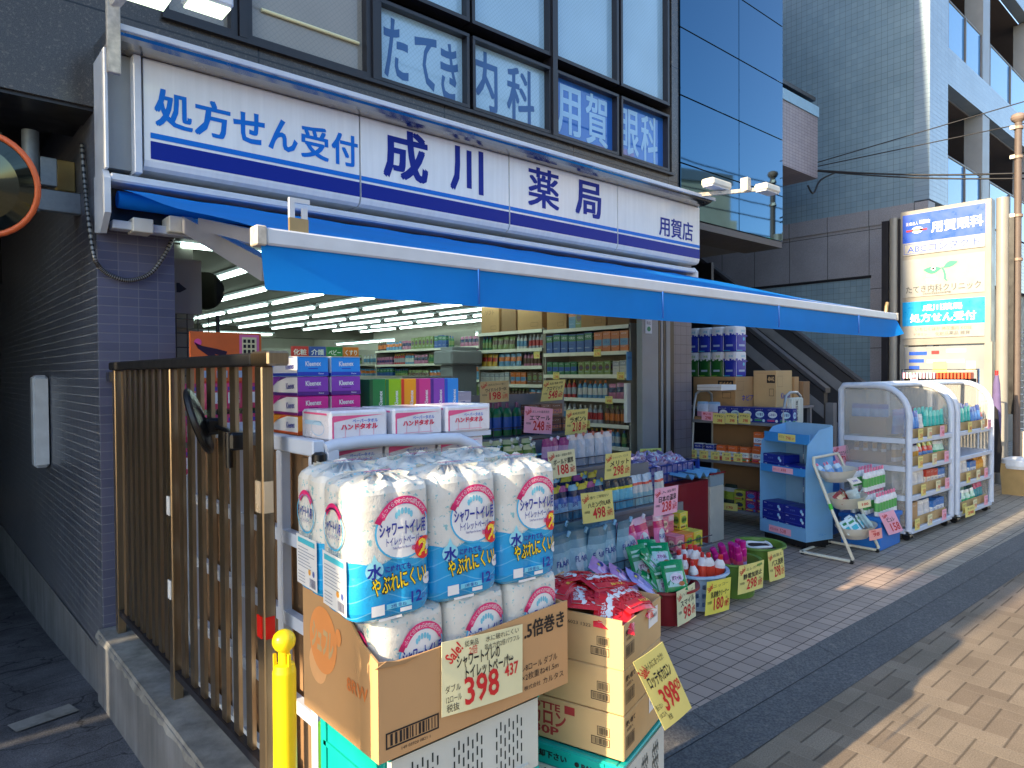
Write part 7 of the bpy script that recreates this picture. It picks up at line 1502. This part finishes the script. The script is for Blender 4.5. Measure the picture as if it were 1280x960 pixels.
# aisle signs far inside
for k, (c, n, s) in enumerate((((220, 120, 40), 'orange', 'くすり'), ((50, 130, 70), 'green', 'ベビー'), ((50, 80, 170), 'blue', '介護'), ((200, 50, 50), 'red', '化粧'))):
    x = 6.05-.33*k; g = MB(); g.box(x, x+.31, 11.5, 11.53, 1.9, 2.1, C(*c)); g.text(s, fnY(11.498), x+.155, 2.0, .11, M_PW, w=.24, bold=.02); tag(g.build('aisle_sign'), n+' aisle sign hanging far inside the shop', 'sign', 'hanging aisle signs')
g = MB(); g.box(2.75, 2.95, 7.8, 7.83, 1.78, 2.06, mat('navy_pop', (24, 40, 60), .5)); g.text('推', fnY(7.798), 2.85, 1.92, .12, M_PW, w=.1); tag(g.build('hanging_sign'), 'small navy sign hanging above the left island shelf', 'sign')

# ================================================================== across the street and up the street (off frame: the added neighbour shades the shop, the rest stand in its reflections)
nbm = mat('neighbour_render', (150, 146, 140), .8, vs_=2); crm = mat('cream_render', (222, 204, 172), .8, vs_=2); brm = mat('grey_brick', (120, 112, 106), .8, vs_=2)
nb_ = thing('neighbour_shade_block', 'unseen grey block added up the street, its slabs shaped to shade the pharmacy', 'building', (-10, 4, 0))
ZT = 6.9
g = MB(); g.box(-16, -6.2, 2.66, 4.2, 0, ZT, nbm); tpart(g, 'body', nb_)  # unseen block added to keep sun off the shop front
g = MB(); g.box(-7.2, -6.1, 1.62, 2.658, 3.95, 4.48, nbm); tpart(g, 'shade_slab_low', nb_)  # slab shaped to block the sun above the front goods
g = MB(); g.box(-7.0, -6.3, 1.62, 2.25, 4.482, 10, M_GREYP); tpart(g, 'shade_slab_tall', nb_)  # tall slab shaped to shade the kerb, its gap leaves a sun strip
for k in range(4):
    g = MB(); g.box(-15.5+2.3*k, -13.9+2.3*k, 2.65, 2.658, 1., 2.6, M_DARK); tpart(g, 'window', nb_)
def far_block(label, x, y, w, d, h, m, rz, fl):
    t = thing('street_building', label, 'building', (x, y, 0), rz, 'buildings across the street')
    g = MB(); g.box(-w/2, w/2, -d/2, d/2, 0, h, m); g.box(-w/2-.1, w/2+.1, -d/2-.1, d/2+.1, h, h+.5, M_GREYP); g.build('wall', t)
    for k in range(fl):
        for i in range(int(w//2.4)):
            g = MB(); xx = -w/2+1.2+2.4*i; g.box(xx-.6, xx+.6, d/2, d/2+.03, 1.2+3*k, 2.6+3*k, M_DARK); g.build('window', t)
    g = MB(); g.box(-1, 1.5, -1.5, 1, h+.5, h+2.4, m); g.build('roof_hut', t)
    return t
far_block('cream building across the street', 27, -15, 9, 9, 10.5, crm, RD(18), 3)
far_block('lower cream building across the street', 40, -17, 8, 8, 9, crm, RD(24), 3)
far_block('grey building across the street', 12, -19, 12, 8, 7, brm, 0, 2)
far_block('brown building across the street to the left', -4, -20, 12, 8, 8, brm, 0, 2)
for k, (y, z) in enumerate(((-4.5, 6.2), (-4.6, 6.9), (-4.5, 7.5), (-5.2, 8.3), (-5.0, 5.6), (-4.8, 9.0))):
    g = MB(); g.tube([(-30+i*10, y, z-.5*math.sin(i*1.05)**2) for i in range(10)], .022, M_WIRE, 6); tag(g.build('overhead_cable'), 'black overhead cable above the far side of the street', 'cable', 'overhead cables across the street')
